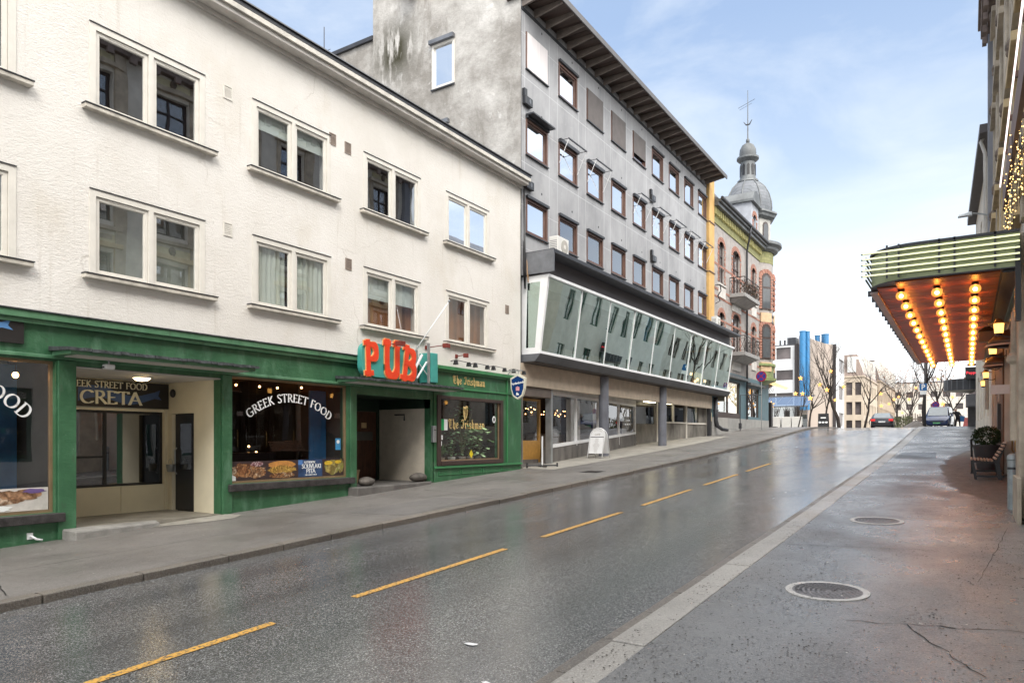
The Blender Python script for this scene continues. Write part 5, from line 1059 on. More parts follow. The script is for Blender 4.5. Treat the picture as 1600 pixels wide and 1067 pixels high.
MB().box(EXx+.07,EXx+.11,20.93,20.97,1.7,2.1).build('door_handle',BLACKP,de)
mb=MB(); mb.box(-14,W-.2,20.0,22.2,0,P(21)+.12); mb.box(-14,W-.7,20.0,22.2,0,P(21)+.25); mb.build('entrance_step',CONCD,gb)
MB().box(W-.28,W-.06,21.98,22.12,.5,3.72).build('steel_post',STEEL,gb)
mb=MB(); mb.quad((-16.4,19.95,.5),(-16.4,41,.5),(-16.4,41,4),(-16.4,19.95,4)); mb.box(-16.4,-14.6,33.2,33.25,.5,3.9); mb.build('ground_floor_interior',DARKIN2,gb)
# angled shop front
A=Vector((-12.66,22.2,0)); B_=Vector((-13.82,32.9,0)); dr_=(B_-A).normalized(); nr=Vector((dr_.y,-dr_.x,0)); LN=(B_-A).length
def mS(u,v,w=0): p=A+dr_*u-nr*w; return (p.x,p.y,v)
def sbox(mb,u0,u1,v0,v1,w0,w1): mb.prism([(u0,v0),(u1,v0),(u1,v1),(u0,v1)],mS,w0,w1)
mb=MB(); mb.prism([(0,0),(LN,0),(LN,2.22),(0,1.62)],mS,0,.3); mb.build('shop_plinth',CONCD,gb)
mb=MB(); sbox(mb,0,LN,3.66,3.88,.0,.1); mb.build('shop_head_panel',PALE,gb)
sf=MB(); sbox(sf,0,.12,1.5,3.66,-.0,.1); 
for k in range(1,5):
    u=LN*[0,.26,.50,.76,1][k]; sbox(sf,u-.1,u,1.7,3.66,0.0,.1)
sf.prism([(.12,1.62),(LN-.1,2.22),(LN-.1,2.32),(.12,1.74)],mS,-.02,.1); sbox(sf,.12,LN-.1,3.56,3.66,0.0,.1)
sfo=sf.build('shop_window',WHITEM,gb)
mb=MB(); mb.add([mS(.1,1.7,.05),mS(LN-.05,2.25,.05),mS(LN-.05,3.6,.05),mS(.1,3.6,.05)],[(0,1,2,3)]); mb.build('pane',G_SHOP,sfo)
mb=MB(); sbox(mb,2.9,4.4,1.6,3.55,.5,.52); sbox(mb,LN*.5+.6,LN*.74,1.8,3.55,.5,.52); sbox(mb,LN*.88,LN-.15,2.1,3.55,.3,.32); mb.build('inner_panel',PALE,gb)
rr=random.Random(5); mb=MB(); 
for i in range(26): p=mS(rr.uniform(.6,5.2),3.0+rr.uniform(-.12,.16),1.1+rr.uniform(0,.8)); mb.ball(p,.018,6)
st=mb.build('string_lights',WARM,gb)
mb=MB(); [sbox(mb,u,u+.5,1.6,2.15,.9,1.3) for u in(.8,1.8,3.2,6.5,8.2)]; mb.build('shop_display',mat('display_tan',(.28,.22,.17),.7),gb)
# rear arcade wall
A2=Vector((-14.2,32.95,0)); B2=Vector((-12.62,40.5,0)); d2=(B2-A2).normalized(); n2=Vector((d2.y,-d2.x,0)); L2=(B2-A2).length
def mA(u,v,w=0): p=A2+d2*u-n2*w; return (p.x,p.y,v)
def abox(mb,u0,u1,v0,v1,w0,w1): mb.prism([(u0,v0),(u1,v0),(u1,v1),(u0,v1)],mA,w0,w1)
MB().wall(mA,0,L2,.5,3.9,[(.2,2.3,2.75,3.7),(3.0,5.25,2.9,3.82),(5.5,6.75,2.9,3.80)],.1).build('arcade_wall',mat('stained_arcade_panel',(.26,.245,.22),.75,var=.35,vs=1.6,stretch=(1,1,.4)),gb)
for q in ((2.45,2.55,1.8,3.85,-.05,-.002),(2.6,5.3,2.82,2.895,-.05,-.002),(4.05,4.15,2.9,3.82,-.02,.06),(5.34,5.44,1.9,3.88,-.05,-.002),(5.45,L2-.05,2.80,2.89,-.05,-.002),(L2-.12,L2,2.0,3.88,-.06,-.002)):
    mb=MB(); abox(mb,*q); mb.build('arcade_trim',WHITE,gb)
mb=MB(); mb.add([mA(.1,2.6,.05),mA(6.8,2.6,.05),mA(6.8,3.85,.05),mA(.1,3.85,.05)],[(0,1,2,3)]); mb.build('arcade_pane',glass('dark_glass',(.16,.18,.2),.16),gb)
mb=MB(); mb.add([mA(.0,2.4,.5),mA(7.2,2.4,.5),mA(7.2,3.9,.5),mA(.0,3.9,.5)],[(0,1,2,3)]); mb.build('arcade_room',DARKIN,gb)
MB().box(W-.18,W+.0,40.3,40.55,.5,3.9).build('corner_post',DKMETAL,gb)
for y,x in((33.6,-13.6),(35.6,-13.4)):
    MB().box(x-.12,x+.12,y,y+1.1,3.83,3.879).build('ceiling_tube_light',TUBEL,gb)
# air conditioners
def ac(label,x,y,z,s=1):
    t=T('air_conditioner',label,'air conditioner',(x,y,z),group='air conditioners on the ledge')
    w_,d_,h_=.75*s,.32*s,.58*s
    MB().box(x-d_/2,x+d_/2,y,y+w_,z,z+h_).build('housing',mat('ac_white',(.68,.67,.64),.45,var=.06),t,bevel=.02)
    MB().prism([(y+w_*.6+.22*s*math.cos(k),z+h_*.5+.22*s*math.sin(k)) for k in [j*math.pi/12 for j in range(24)]],lambda u,v,w=0:(x+d_/2+w,u,v),0,.012).build('fan_guard',mat('ac_guard',(.42,.40,.36),.5),t)
    MB().prism([(y+w_*.6+.07*s*math.cos(k),z+h_*.5+.07*s*math.sin(k)) for k in [j*math.pi/6 for j in range(12)]],lambda u,v,w=0:(x+d_/2+w,u,v),.012,.02).build('fan_hub',WHITE,t)
    mb=MB(); [mb.box(x-d_/2+.03,x+d_/2-.03,y-.003,y-.0005,z+.08+i*.06,z+.10+i*.06) for i in range(int(7*s))]; mb.build('side_louvre',GREYM,t)
ac('cream air conditioner unit on the left end of the ledge above the glass bay',-11.75,20.9,8.18,1.05)
ac('small cream air conditioner on the far end of the ledge by the ochre pillar',-11.75,38.9,8.18,.95)
mb=MB(); mb.tube([(W+.06,20.0,8.5),(W+.05,19.97,7.6),(W+.1,19.98,6.9),(W+.12,19.93,7.9),(W+.08,19.95,10.2)],.03,6)
t=T('cable_loop','black cable loop hanging down the corner between the cream and grey buildings','cable',(W+.1,19.9,8)); mb.build('cable',BLACKP,t,smooth=True); MB().tube([(W+.14,20.02,8.1),(W+.2,19.95,7.4),(W+.22,19.98,7.1),(W+.16,20.02,8.0)],.018,6).build('tan_cord',mat('tan_cord',(.35,.22,.12),.7),t)
# ================================================================== OCHRE PILLAR
op=T('ochre_pillar','tall ochre rendered firewall pillar between the grey building and the brick house','pillar',(W,40.4,2))
MB().box(-12.7,W+.18,39.62,40.55,7,16.75).build('shaft',OCHRE,op,bevel=.02); MB().box(-18,-12.7,39.62,40.3,7,17.0).build('gable_wall',OCHRE,op)
mb=MB(); mb.box(-12.75,W+.24,39.56,40.62,16.75,16.86); mb.box(-12.7,W+.22,39.6,40.6,14.2,14.26); mb.box(-12.7,W+.22,39.6,40.6,11.4,11.46); mb.build('band',mat('pillar_cap_brown',(.18,.11,.07),.6),op)
MB().lathe([(.11,16.86),(.10,17.15),(.13,17.18),(.13,17.24)],(W-.1,39.9,0),14).build('flue',LEAD,op,smooth=2)
# ================================================================== BRICK CORNER HOUSE WITH TURRET
bh=T('ornate_corner_house','ornate pale and red brick corner house with grey domed turret','building',(W,47,2.6))
H0,H1=40.56,54.6; TC=(-13.55,53.1); TR=1.72
BW=mat('pale_glazed_brick',(.36,.33,.31),.7,var=.15,vs=3)
bwin=[(42.0,43.1,11.3,13.9),(44.9,46.6,10.9,13.9),(49.6,50.6,11.3,13.9),(42.0,43.1,7.6,9.7),(44.9,46.6,7.2,9.9),(49.6,50.6,7.6,9.9)]
MB().wall(plane_x(W),H0,51.9,6.0,16.0,bwin,.25).build('front_wall',BW,bh)
mb=MB(); mb.box(-24,W-.5,54.4,54.6,1,16); mb.box(-24,-12.9,H0,40.6,14,16.2); mb.quad((-13.6,H0,2),(-13.6,54.4,2),(-13.6,54.4,16),(-13.6,H0,16)); mb.build('rear_walls',mat('house_dark_core',(.10,.09,.085),.8),bh)
def quoins(parent,X,a,b,z0,z1):
    mb=MB(); n=int((z1-z0)/.19)
    for k in range(n):
        z=z0+k*.19; e=.10 if k%2 else .17
        mb.box(X+.001,X+.035,a-e-.06,a,z+.015,z+.175); mb.box(X+.001,X+.035,b,b+e+.06,z+.015,z+.175)
    m=(a+b)/2; r=(b-a)/2
    for k in range(9):
        t0,t1=math.pi*(k+.06)/9,math.pi*(k+.94)/9
        mb.prism([(m+r*math.cos(t0),z1+r*.55*math.sin(t0)),(m+(r+.25)*math.cos(t0),z1+(r*.55+.28)*math.sin(t0)),(m+(r+.25)*math.cos(t1),z1+(r*.55+.28)*math.sin(t1)),(m+r*math.cos(t1),z1+r*.55*math.sin(t1))],lambda u,v,w=0:(X+w,u,v),.001,.04)
    return mb.build('brick_surround',REDBR,parent)
for a,b,z0,z1 in bwin:
    q=quoins(bh,W,a,b,z0,z1-.45)
    mb=MB(); mb.box(W-.2,W-.1,a,a+.07,z0,z1); mb.box(W-.2,W-.1,b-.07,b,z0,z1); mb.box(W-.199,W-.101,a+.07,b-.07,z1-.07,z1); mb.box(W-.199,W-.101,a+.07,b-.07,z0,z0+.07); mb.box(W-.198,W-.09,a+.07,b-.07,z0+(z1-z0)*.62,z0+(z1-z0)*.62+.07); mb.box(W-.197,W-.095,(a+b)/2-.03,(a+b)/2+.03,z0+.07,z1-.07)
    wn=mb.build('window',BROWNF,bh); MB().quad((W-.15,a,z0),(W-.15,b,z0),(W-.15,b,z1),(W-.15,a,z1)).build('pane',G_MIR,wn)
    mb=MB(); mb.box(W+.001,W+.12,a-.2,b+.2,z0-.2,z0-.12); mb.box(W+.001,W+.06,a-.15,b+.15,z0-.9,z0-.25); mb.build('sill_panel',PALE,wn,bevel=.01)
    MB().prism([(a+(b-a)*t,z1-.001) for t in(0,1)]+[((a+b)/2+(b-a)/2*math.cos(k),z1-.45+(b-a)/2*.55*math.sin(k)+.0) for k in [math.pi*j/8 for j in range(1,8)]][:0]+[(b,z1-.45),(b-.001,z1-.44)][:0]+[(b,z1+.01),(a,z1+.01)],lambda u,v,w=0:(W+w,u,v),.001,.01) if False else None
mb=MB(); [mb.box(W+.001,W+.02,H0+.05,51.9,z,z+.12) for z in(10.3,10.75,7.0,9.0,12.2)]; mb.build('brick_bands',REDBR,bh)
# frieze and cornice
FRZ=m_brick('olive_frieze',(.22,.22,.09),(.29,.28,.13),(.12,.12,.06),.35,.22)
mb=MB(); mb.box(W-.2,W+.06,H0,51.9,14.55,15.35); mb.build('frieze',FRZ,bh)
for i in range(30): MB().box(W+.061,W+.22,H0+.1+i*.37,H0+.25+i*.37,14.95,15.34).build('frieze_bracket',mat('olive_bracket',(.38,.35,.14),.6),bh)
mb=MB(); mb.box(W-.2,W+.42,H0,51.9,15.352,15.55); mb.box(W-.2,W+.56,H0,51.9,15.552,15.72); mb.build('cornice',LEAD,bh,bevel=.02)
mb=MB(); mb.tube([(W+.62,H0,15.75),(W+.62,51.8,15.75)],.09,8); mb.build('gutter',DKMETAL,bh)
mb=MB(); mb.quad((W+.4,H0,15.75),(W+.4,54.4,15.75),(-16.0,54.4,19.0),(-16.0,H0,19.0)); mb.quad((-16,H0,19),(-16,54.4,19),(-24,54.4,19.3),(-24,H0,19.3)); mb.add([(W+.4,H0,15.75),(-16,H0,19),(-16,H0,14)],[(0,1,2)]); mb.build('slate_roof',SLATE,bh)
for y in (42.2,44.3): MB().hexa([(W-.6,y,16.75),(W-.2,y,16.4),(W-.2,y+.8,16.4),(W-.6,y+.8,16.75)],[(W-1.1,y,17.5),(W-.95,y,17.35),(W-.95,y+.8,17.35),(W-1.1,y+.8,17.5)]).build('skylight',GREYM,bh)
# dormer
dm=MB(); dm.wall(plane_x(W+.10),49.0,51.0,15.7,18.0,[(49.6,50.4,16.1,17.5)],.2); dm.box(-14.6,W+.099,48.98,49.0,15.7,18.0); dm.box(-14.6,W+.099,51.0,51.02,15.7,18.0); dmo=dm.build('dormer',mat('dormer_grey',(.38,.40,.44),.6),bh)
quoins(dmo,W+.10,49.6,50.4,16.0,17.1); mb=MB(); mb.box(-15,W+.32,48.8,51.2,18.0,18.16); mb.prism([(48.9,18.16),(51.1,18.16),(50.7,18.75),(50,18.95),(49.3,18.75)],lambda u,v,w=0:(W+.25-w,u,v),0,2.2); mb.build('dormer_roof',LEAD,dmo)
MB().quad((W,49.6,16.1),(W,50.4,16.1),(W,50.4,17.5),(W,49.6,17.5)).build('dormer_pane',G_FLAT,dmo)
# turret
def ring(name,prof,m,n=32,smooth=2,parent=bh): return MB().lathe(prof,(TC[0],TC[1],0),n).build(name,m,parent,smooth=smooth)
ring('turret_wall',[(TR,6.6),(TR,14.55)],BW)
ring('turret_base',[(.5,5.5),(1.2,5.9),(TR+.22,6.15),(TR+.25,6.35),(TR+.05,6.4),(TR+.05,7.15),(TR+.2,7.2),(TR+.2,7.35),(TR,7.4)],mat('lime_green_base',(.24,.29,.12),.5,var=.2))
ring('turret_frieze',[(TR+.02,14.5),(TR+.04,15.3)],FRZ); ring('turret_cornice',[(TR+.1,15.3),(TR+.35,15.45),(TR+.4,15.6),(TR+.62,15.75),(TR+.6,15.95),(TR-.2,16.1)],LEAD)
for z0,z1 in((11.2,13.7),(7.7,10.1)):
    for deg in(-31,31):
        a=R(deg); mb=MB(); 
        def mt(u,v,w=0): return (TC[0]+math.cos(a)*(TR+.02+w)-math.sin(a)*u, TC[1]+math.sin(a)*(TR+.02+w)+math.cos(a)*u, v)
        mb.prism([(-.42,z0),(.42,z0),(.42,z1-.3),(.3,z1-.05),(0,z1+.05),(-.3,z1-.05),(-.42,z1-.3)],mt,-.08,.05); wn=mb.build('turret_window',BROWNF,bh)
        mb=MB(); mb.prism([(-.34,z0+.08),(.34,z0+.08),(.34,z0+(z1-z0)*.58),(-.34,z0+(z1-z0)*.58)],mt,.051,.055); mb.prism([(-.34,z0+(z1-z0)*.64),(.34,z0+(z1-z0)*.64),(.3,z1-.3),(0,z1-.08),(-.3,z1-.3)],mt,.051,.055); mb.build('pane',mat('turret_pane',(.08,.085,.09),.08,spec=.6),wn)
        mb=MB()
        for k in range(int((z1-z0)/.19)):
            e=.16 if k%2 else .26; z=z0+k*.19; mb.prism([(-.42-e,z+.015),(-.42,z+.015),(-.42,z+.175),(-.42-e,z+.175)],mt,-.1,.04); mb.prism([(.42,z+.015),(.42+e,z+.015),(.42+e,z+.175),(.42,z+.175)],mt,-.1,.04)
        for k in range(7):
            t0,t1=math.pi*(k+.06)/7,math.pi*(k+.94)/7
            mb.prism([(.44*math.cos(t0),z1-.35+.42*math.sin(t0)),(.72*math.cos(t0),z1-.35+.7*math.sin(t0)),(.72*math.cos(t1),z1-.35+.7*math.sin(t1)),(.44*math.cos(t1),z1-.35+.42*math.sin(t1))],mt,-.1,.045)
        mb.build('brick_surround',REDBR,wn)
        MB().prism([(-.5,z0-.9),(.5,z0-.9),(.5,z0-.25),(-.5,z0-.25)],mt,-.1,.05).build('apron_panel',mat('buff_panel',(.60,.42,.26),.7),wn)
for z in(10.3,10.75): ring('turret_band',[(TR+.0,z),(TR+.07,z),(TR+.07,z+.12),(TR,z+.12)],LEAD)
# drum of the turret
dr8=[(TR-.12,15.9),(TR-.12,17.75)]
ring('drum_wall',dr8,mat('turret_drum_paint',(.42,.41,.38),.6,var=.1),8,0)
for k in range(8):
    a=2*math.pi*(k+.5)/8
    def mt(u,v,w=0): return (TC[0]+math.cos(a)*(TR*.924-.13+w)-math.sin(a)*u, TC[1]+math.sin(a)*(TR*.924-.13+w)+math.cos(a)*u, v)
    fr=MB().prism([(-.3,16.2),(.3,16.2),(.3,17.25),(.2,17.45),(0,17.52),(-.2,17.45),(-.3,17.25)],mt,.03,.07).build('drum_window',BROWNF,bh); MB().prism([(-.24,16.27),(.24,16.27),(.24,17.22),(0,17.42),(-.24,17.22)],mt,.0705,.075).build('pane',MATS['turret_pane'],fr)
ring('drum_cornice',[(TR-.1,17.7),(TR+.2,17.85),(TR+.25,18.0),(TR+.36,18.1),(TR+.3,18.25),(TR-.15,18.3)],LEAD,8,0)
DOME=m_brick('dome_zinc_shingle',(.13,.145,.16),(.18,.19,.21),(.06,.065,.07),.35,.25)
ring('dome',[(1.62,18.25),(1.68,18.6),(1.64,19.1),(1.48,19.7),(1.2,20.25),(.85,20.6),(.62,20.75)],DOME)
mb=MB()
for k in range(8):
    a=2*math.pi*k/8; mb.tube([(TC[0]+math.cos(a)*(r+.02),TC[1]+math.sin(a)*(r+.02),z) for r,z in((1.62,18.25),(1.68,18.6),(1.64,19.1),(1.48,19.7),(1.2,20.25),(.85,20.6),(.62,20.75))],.045,6)
mb.build('dome_rib',LEAD,bh)
ring('lantern',[(.78,20.7),(.74,20.85),(.6,20.95),(.55,21.1),(.50,22.2),(.66,22.3),(.78,22.42),(.78,22.55),(.58,22.6)],LEAD)
for k in range(10):
    a=2*math.pi*k/10
    def mt(u,v,w=0): return (TC[0]+math.cos(a)*(.53+w)-math.sin(a)*u, TC[1]+math.sin(a)*(.53+w)+math.cos(a)*u, v)
    MB().prism([(-.09,21.2),(.09,21.2),(.09,21.9),(0,22.02),(-.09,21.9)],mt,.0,.035).build('lantern_opening',BLACKP,bh)
ring('small_dome',[(.56,22.6),(.60,22.85),(.57,23.15),(.42,23.45),(.2,23.6),(.1,23.65),(.14,23.75),(.12,23.9),(.04,24.0)],LEAD)
MB().tube([(TC[0],TC[1],23.9),(TC[0],TC[1],27.5)],[.05,.02],8).build('spire',LEAD,bh)
mb=MB(); mb.tube([(TC[0]-.3,TC[1],25.25),(TC[0]-.12,TC[1],25.0),(TC[0],TC[1],25.0),(TC[0]+.12,TC[1],25.0),(TC[0]+.3,TC[1],25.3)],[.02,.05,.06,.05,.02],6); mb.build('finial_leaves',DKMETAL,bh); mb=MB(); mb.tube([(TC[0]-.7,TC[1],26.35),(TC[0]+.5,TC[1],26.75)],.015,5); mb.tube([(TC[0]-.6,TC[1],26.2),(TC[0]+.3,TC[1],26.5)],.012,5); mb.build('aerial_rods',DKMETAL,bh)
# balconies
def balcony(label,y0,y1,z,seed,plants=False):
    t=T('balcony',label,'balcony',(W,(y0+y1)/2,z),group='iron railed balconies on the brick corner house')
    pr=.95
    mb=MB(); mb.box(W+.005,W+pr,y0,y1,z-.22,z); mb.hexa([(W+.005,y0+.3,z-.5),(W+.3,y0+.3,z-.5),(W+.3,y1-.3,z-.5),(W+.005,y1-.3,z-.5)],[(W+.005,y0+.15,z-.221),(W+pr-.15,y0+.15,z-.221),(W+pr-.15,y1-.15,z-.221),(W+.005,y1-.15,z-.221)]); mb.build('slab',mat('balcony_slab',(.32,.31,.30),.6,var=.15),t)
    mb=MB(); loop=[(W+.02,y0+.04),(W+pr-.04,y0+.04),(W+pr-.04,y1-.04),(W+.02,y1-.04)]
    for zz,rr in((z+.98,.028),(z+.10,.016),(z+.80,.014)): mb.tube([(x,y,zz) for x,y in loop],rr,6)
    def seg(p,q,n):
        for i in range(n+1):
            tt=i/n; x=p[0]+(q[0]-p[0])*tt; y=p[1]+(q[1]-p[1])*tt; mb.tube([(x,y,z),(x,y,z+.98)],.012,5)
            if i<n:
                t2=(i+1)/n; x2=p[0]+(q[0]-p[0])*t2; y2=p[1]+(q[1]-p[1])*t2
                mb.tube([(x,y,z+.1),((x+x2)/2+.05,(y+y2)/2,z+.45),(x2,y2,z+.8)],.013,5); mb.tube([(x2,y2,z+.1),((x+x2)/2+.05,(y+y2)/2,z+.45),(x,y,z+.8)],.013,5)
    seg(loop[0],loop[1],3); seg(loop[1],loop[2],10); seg(loop[3],loop[2],3)
    mb.build('iron_railing',mat('wrought_iron',(.035,.025,.022),.5),t)
    if plants:
        mb=MB(); rr=random.Random(seed)
        for i in range(260):
            c=Vector((W+pr-.2+rr.gauss(0,.12),rr.uniform(y0+.3,y1-.3),z+.15+rr.random()*.6)); d=Vector((rr.uniform(-.1,.1),rr.uniform(-.1,.1),rr.uniform(-.08,.1))); e=Vector((rr.uniform(-.05,.05),rr.uniform(-.05,.05),.05)); mb.add([c,c+d+e,c+d*1.6,c+d-e],[(0,1,2,3)])
        setp(mb.build('balcony_plants',mat('dry_brown_leaf',(.10,.06,.035),.8,var=.4,vs=8)),'dry brown plants filling the upper iron balcony','plants',kind='stuff')
balcony('upper iron railed balcony with dry plants on the brick corner house',44.2,47.9,10.95,1,True)
balcony('lower iron railed balcony on the brick corner house, nearer the glass bay',44.2,47.9,7.35,2)
t=T('wall_dragon','small black iron ornament bracket on the brick house beside the ochre pillar','ornament',(W+.1,41.4,10.4))
MB().tube([(W+.02,41.1,10.9),(W+.3,41.2,10.95),(W+.34,41.3,10.6),(W+.18,41.2,10.3),(W+.3,41.25,10.0),(W+.05,41.15,9.85)],[.02,.035,.03,.04,.03,.02],6).build('scroll',BLACKP,t,smooth=True)
mb=MB(); mb.tube([(W+.62,47.0,15.7),(W+.5,47.1,15.1),(W+.12,47.9,14.4),(W+.1,48.0,13.9),(W+.1,48.05,3.3)],.06,8); t=T('downpipe','dark downpipe running down the brick house between the balconies and turret','pipe',(W+.1,48,2.7)); mb.build('pipe',DKMETAL,t,smooth=True)
MB().box(W+.001,W+.05,47.9,48.2,9,9.1).build('pipe_clamp',DKMETAL,t)
# ground floor shops of the corner house
TEALF=mat('blue_grey_shop_paint',(.10,.17,.20),.5,var=.12)
mb=MB(); mb.wall(plane_x(W+.01),H0,52.4,1,6.1,[(41.5,46.6,3.4,5.6),(48.4,51.6,3.5,5.5)],.2); mb.box(W-.1,W+.02,52.4,54.4,1,6.1) ; mb.build('shop_wall',TEALF,bh)
mb=MB(); mb.box(W+.011,W+.35,41.3,47.8,5.75,5.9); mb.box(W+.011,W+.3,48.2,52.3,5.6,5.75); mb.build('shop_cornice',LEAD,bh)
MB().hexa([(W+.011,H0,2),(W+.07,H0,2),(W+.07,54.3,2),(W+.011,54.3,2)],[(W+.011,H0,3.25),(W+.06,H0,3.25),(W+.06,54.3,3.35),(W+.011,54.3,3.35)]).build('stone_plinth',m_brick('granite_plinth',(.30,.30,.29),(.36,.35,.33),(.15,.15,.15),1.3,3),bh)
MB().box(W+.011,W+.05,41.5,46.6,3.26,3.6).build('brown_base',BROWNF,bh)
LITE=mat('lit_shop_interior',(.62,.50,.30),.8,emit=(1,.78,.45),es=.55,var=.35,vs=1.2)
for a,b,z0,z1 in((41.5,46.6,3.6,5.6),(48.4,51.6,3.5,5.5)):
    mb=MB(); mb.box(W-.15,W-.05,a,a+.09,z0,z1); mb.box(W-.15,W-.05,b-.09,b,z0,z1); mb.box(W-.15,W-.05,(a+b)/2-.05,(a+b)/2+.05,z0,z1); mb.box(W-.149,W-.051,a+.09,b-.09,z1-.09,z1)
    q=mb.build('shop_window',BROWNF,bh); MB().quad((W-.1,a,z0),(W-.1,b,z0),(W-.1,b,z1),(W-.1,a,z1)).build('pane',G_FLAT,q)
    MB().quad((W-1.0,a-1,z0-.5),(W-1.0,b+1,z0-.5),(W-1.0,b+1,z1+.3),(W-1.0,a-1,z1+.3)).build('shop_back',LITE,q)
    mb=MB(); rr=random.Random(int(a)); [mb.box(W-.7,W-.5,y,y+rr.uniform(.3,.7),z0,z0+rr.uniform(.4,1.0)) for y in [a+.2+i*.75 for i in range(int((b-a)/.8))]]; mb.build('goods',mat('olive_goods',(.22,.24,.08),.8,var=.4,vs=3),q)
t=T('cast_iron_spout','dark curved iron rain chute at the foot of the corner below the glass bay','spout',(W+.2,41.2,2.4))
MB().tube([(W+.15,40.9,4.4),(W+.15,40.9,3.1),(W+.2,41.0,2.75),(W+.4,41.3,2.55),(W+.6,41.7,2.5)],[.12,.12,.12,.1,.09],10).build('pipe',DKMETAL,t,smooth=True); MB().box(W+.02,W+.3,40.8,41.0,3.6,3.66).build('clamp',DKMETAL,t)

# ================================================================== THEATRE BUILDING (right, beside the camera)
tb=T('theatre_building','tall grey stone theatre building along the right pavement behind the canopy','building',(.8,14,.5))
XR=.80
tbays=[(y,y+1.35) for y in (-11.5,-8.5,-5.5,-2.5,.5,3.5,6.5,9.5,12.3,15.2,18.1,21.0,23.9,26.8)]
th=[(a,b,z0,z1) for a,b in tbays for z0,z1 in((6.1,8.6),(9.7,12.0),(13.0,15.0))]
lowh=[(a-.3,b+.3,1.2,3.6) for a,b in tbays[:9]]
MB().wall(plane_xn(XR),-14,29.6,-1.5,16.2,th+lowh+[(16.2,22.3,-1.5,4.55)],.3).build('street_wall',STONEP,tb)
mb=MB(); mb.box(XR+.01,8,29.3,29.58,-1,16.2); mb.box(XR+.01,8,-14.2,-14,-2,16.2); mb.box(XR-.0,8,-14,29.5,16.2,16.4); mb.build('rear_walls',STONE,tb)
mb=MB(); mb.quad((1.9,-14,-1),(1.9,29.4,-1),(1.9,29.4,16),(1.9,-14,16)); [mb.box(XR+.32,1.9,-14,29.3,z,z+.3) for z in(5,9,12.4,15.5)]; mb.build('interior_wall',DARKIN2,tb)
for i,(a,b) in enumerate(tbays):
    for j,(z0,z1) in enumerate(((6.1,8.6),(9.7,12.0),(13.0,15.0))):
        mb=MB(); X=XR+.16; mb.box(X,X+.08,a,a+.09,z0,z1); mb.box(X,X+.08,b-.09,b,z0,z1); mb.box(X,X+.079,a+.09,b-.09,z1-.09,z1); mb.box(X,X+.079,a+.09,b-.09,z0,z0+.09); mb.box(X-.01,X+.078,(a+b)/2-.04,(a+b)/2+.04,z0+.09,z1-.09); mb.box(X-.008,X+.077,a+.09,b-.09,z0+(z1-z0)*.66,z0+(z1-z0)*.66+.07)
        w_=mb.build('window',WHITE if i<8 else BROWNF,tb); MB().quad((X+.04,a,z0),(X+.04,b,z0),(X+.04,b,z1),(X+.04,a,z1)).build('pane',G_FLAT,w_)
        if i>=7:
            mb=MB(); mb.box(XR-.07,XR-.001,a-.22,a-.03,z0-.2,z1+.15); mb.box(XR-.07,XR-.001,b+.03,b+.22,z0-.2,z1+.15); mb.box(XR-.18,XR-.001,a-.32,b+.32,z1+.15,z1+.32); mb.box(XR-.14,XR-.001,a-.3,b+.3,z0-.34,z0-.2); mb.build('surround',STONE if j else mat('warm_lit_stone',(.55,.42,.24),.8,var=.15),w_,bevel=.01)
            MB().box(XR-.03,XR-.001,a-.1,b+.1,z1+.34,z1+.62).build('hood_panel',mat('pale_yellow_panel',(.62,.56,.36),.7,var=.12),w_)
            mb=MB(); mb.ball((XR-.1,(a+b)/2,z1+.5),.13,10,1.3); mb.ball((XR-.14,(a+b)/2,z1+.38),.08,8); mb.build('keystone_carving',mat('dark_carving',(.17,.13,.10),.8,var=.3,vs=8),w_,smooth=True)
for y0 in (13.7,16.65,19.55,22.45,25.35,28.3): MB().box(XR-.09,XR-.001,y0,y0+.42,5.4,15.7).build('pilaster',STONE,tb,bevel=.015)
MB().box(XR-.22,XR-.001,29.05,29.6,4.4,15.7).build('corner_pier',mat('blue_grey_pier',(.22,.225,.25),.7,var=.12,vs=1),tb,bevel=.015)
mb=MB(); mb.box(XR-.25,XR+.3,-14,29.8,15.72,15.95); mb.box(XR-.42,XR+.3,-14,29.9,15.952,16.3); mb.box(XR-.5,XR+.3,-14,30.0,16.302,16.45); mb.build('cornice',mat('brown_stone_cornice',(.22,.17,.15),.8,var=.2),tb,bevel=.02)
for i in range(52): MB().box(XR-.38,XR-.251,-13.6+i*.84,-13.35+i*.84,15.5,15.719).build('cornice_bracket',MATS['brown_stone_cornice'],tb)
mb=MB(); mb.box(XR-.06,XR-.001,-14,13.6,5.1,5.35); mb.box(XR-.04,XR-.001,-14,13.6,9.05,9.2); mb.build('string_course',STONE,tb)
for a,b in tbays[:9]:
    mb=MB(); X=XR+.12; mb.box(X,X+.08,a-.3,a-.18,1.2,3.6); mb.box(X,X+.08,b+.18,b+.3,1.2,3.6); mb.box(X,X+.079,a-.18,b+.18,3.48,3.6); mb.box(X,X+.079,a-.18,b+.18,1.2,1.3); w_=mb.build('ground_window',mat('green_window_paint',(.05,.12,.09),.5),tb)
    MB().quad((X+.04,a-.2,1.25),(X+.04,b+.2,1.25),(X+.04,b+.2,3.5),(X+.04,a-.2,3.5)).build('pane',G_FLAT,w_)
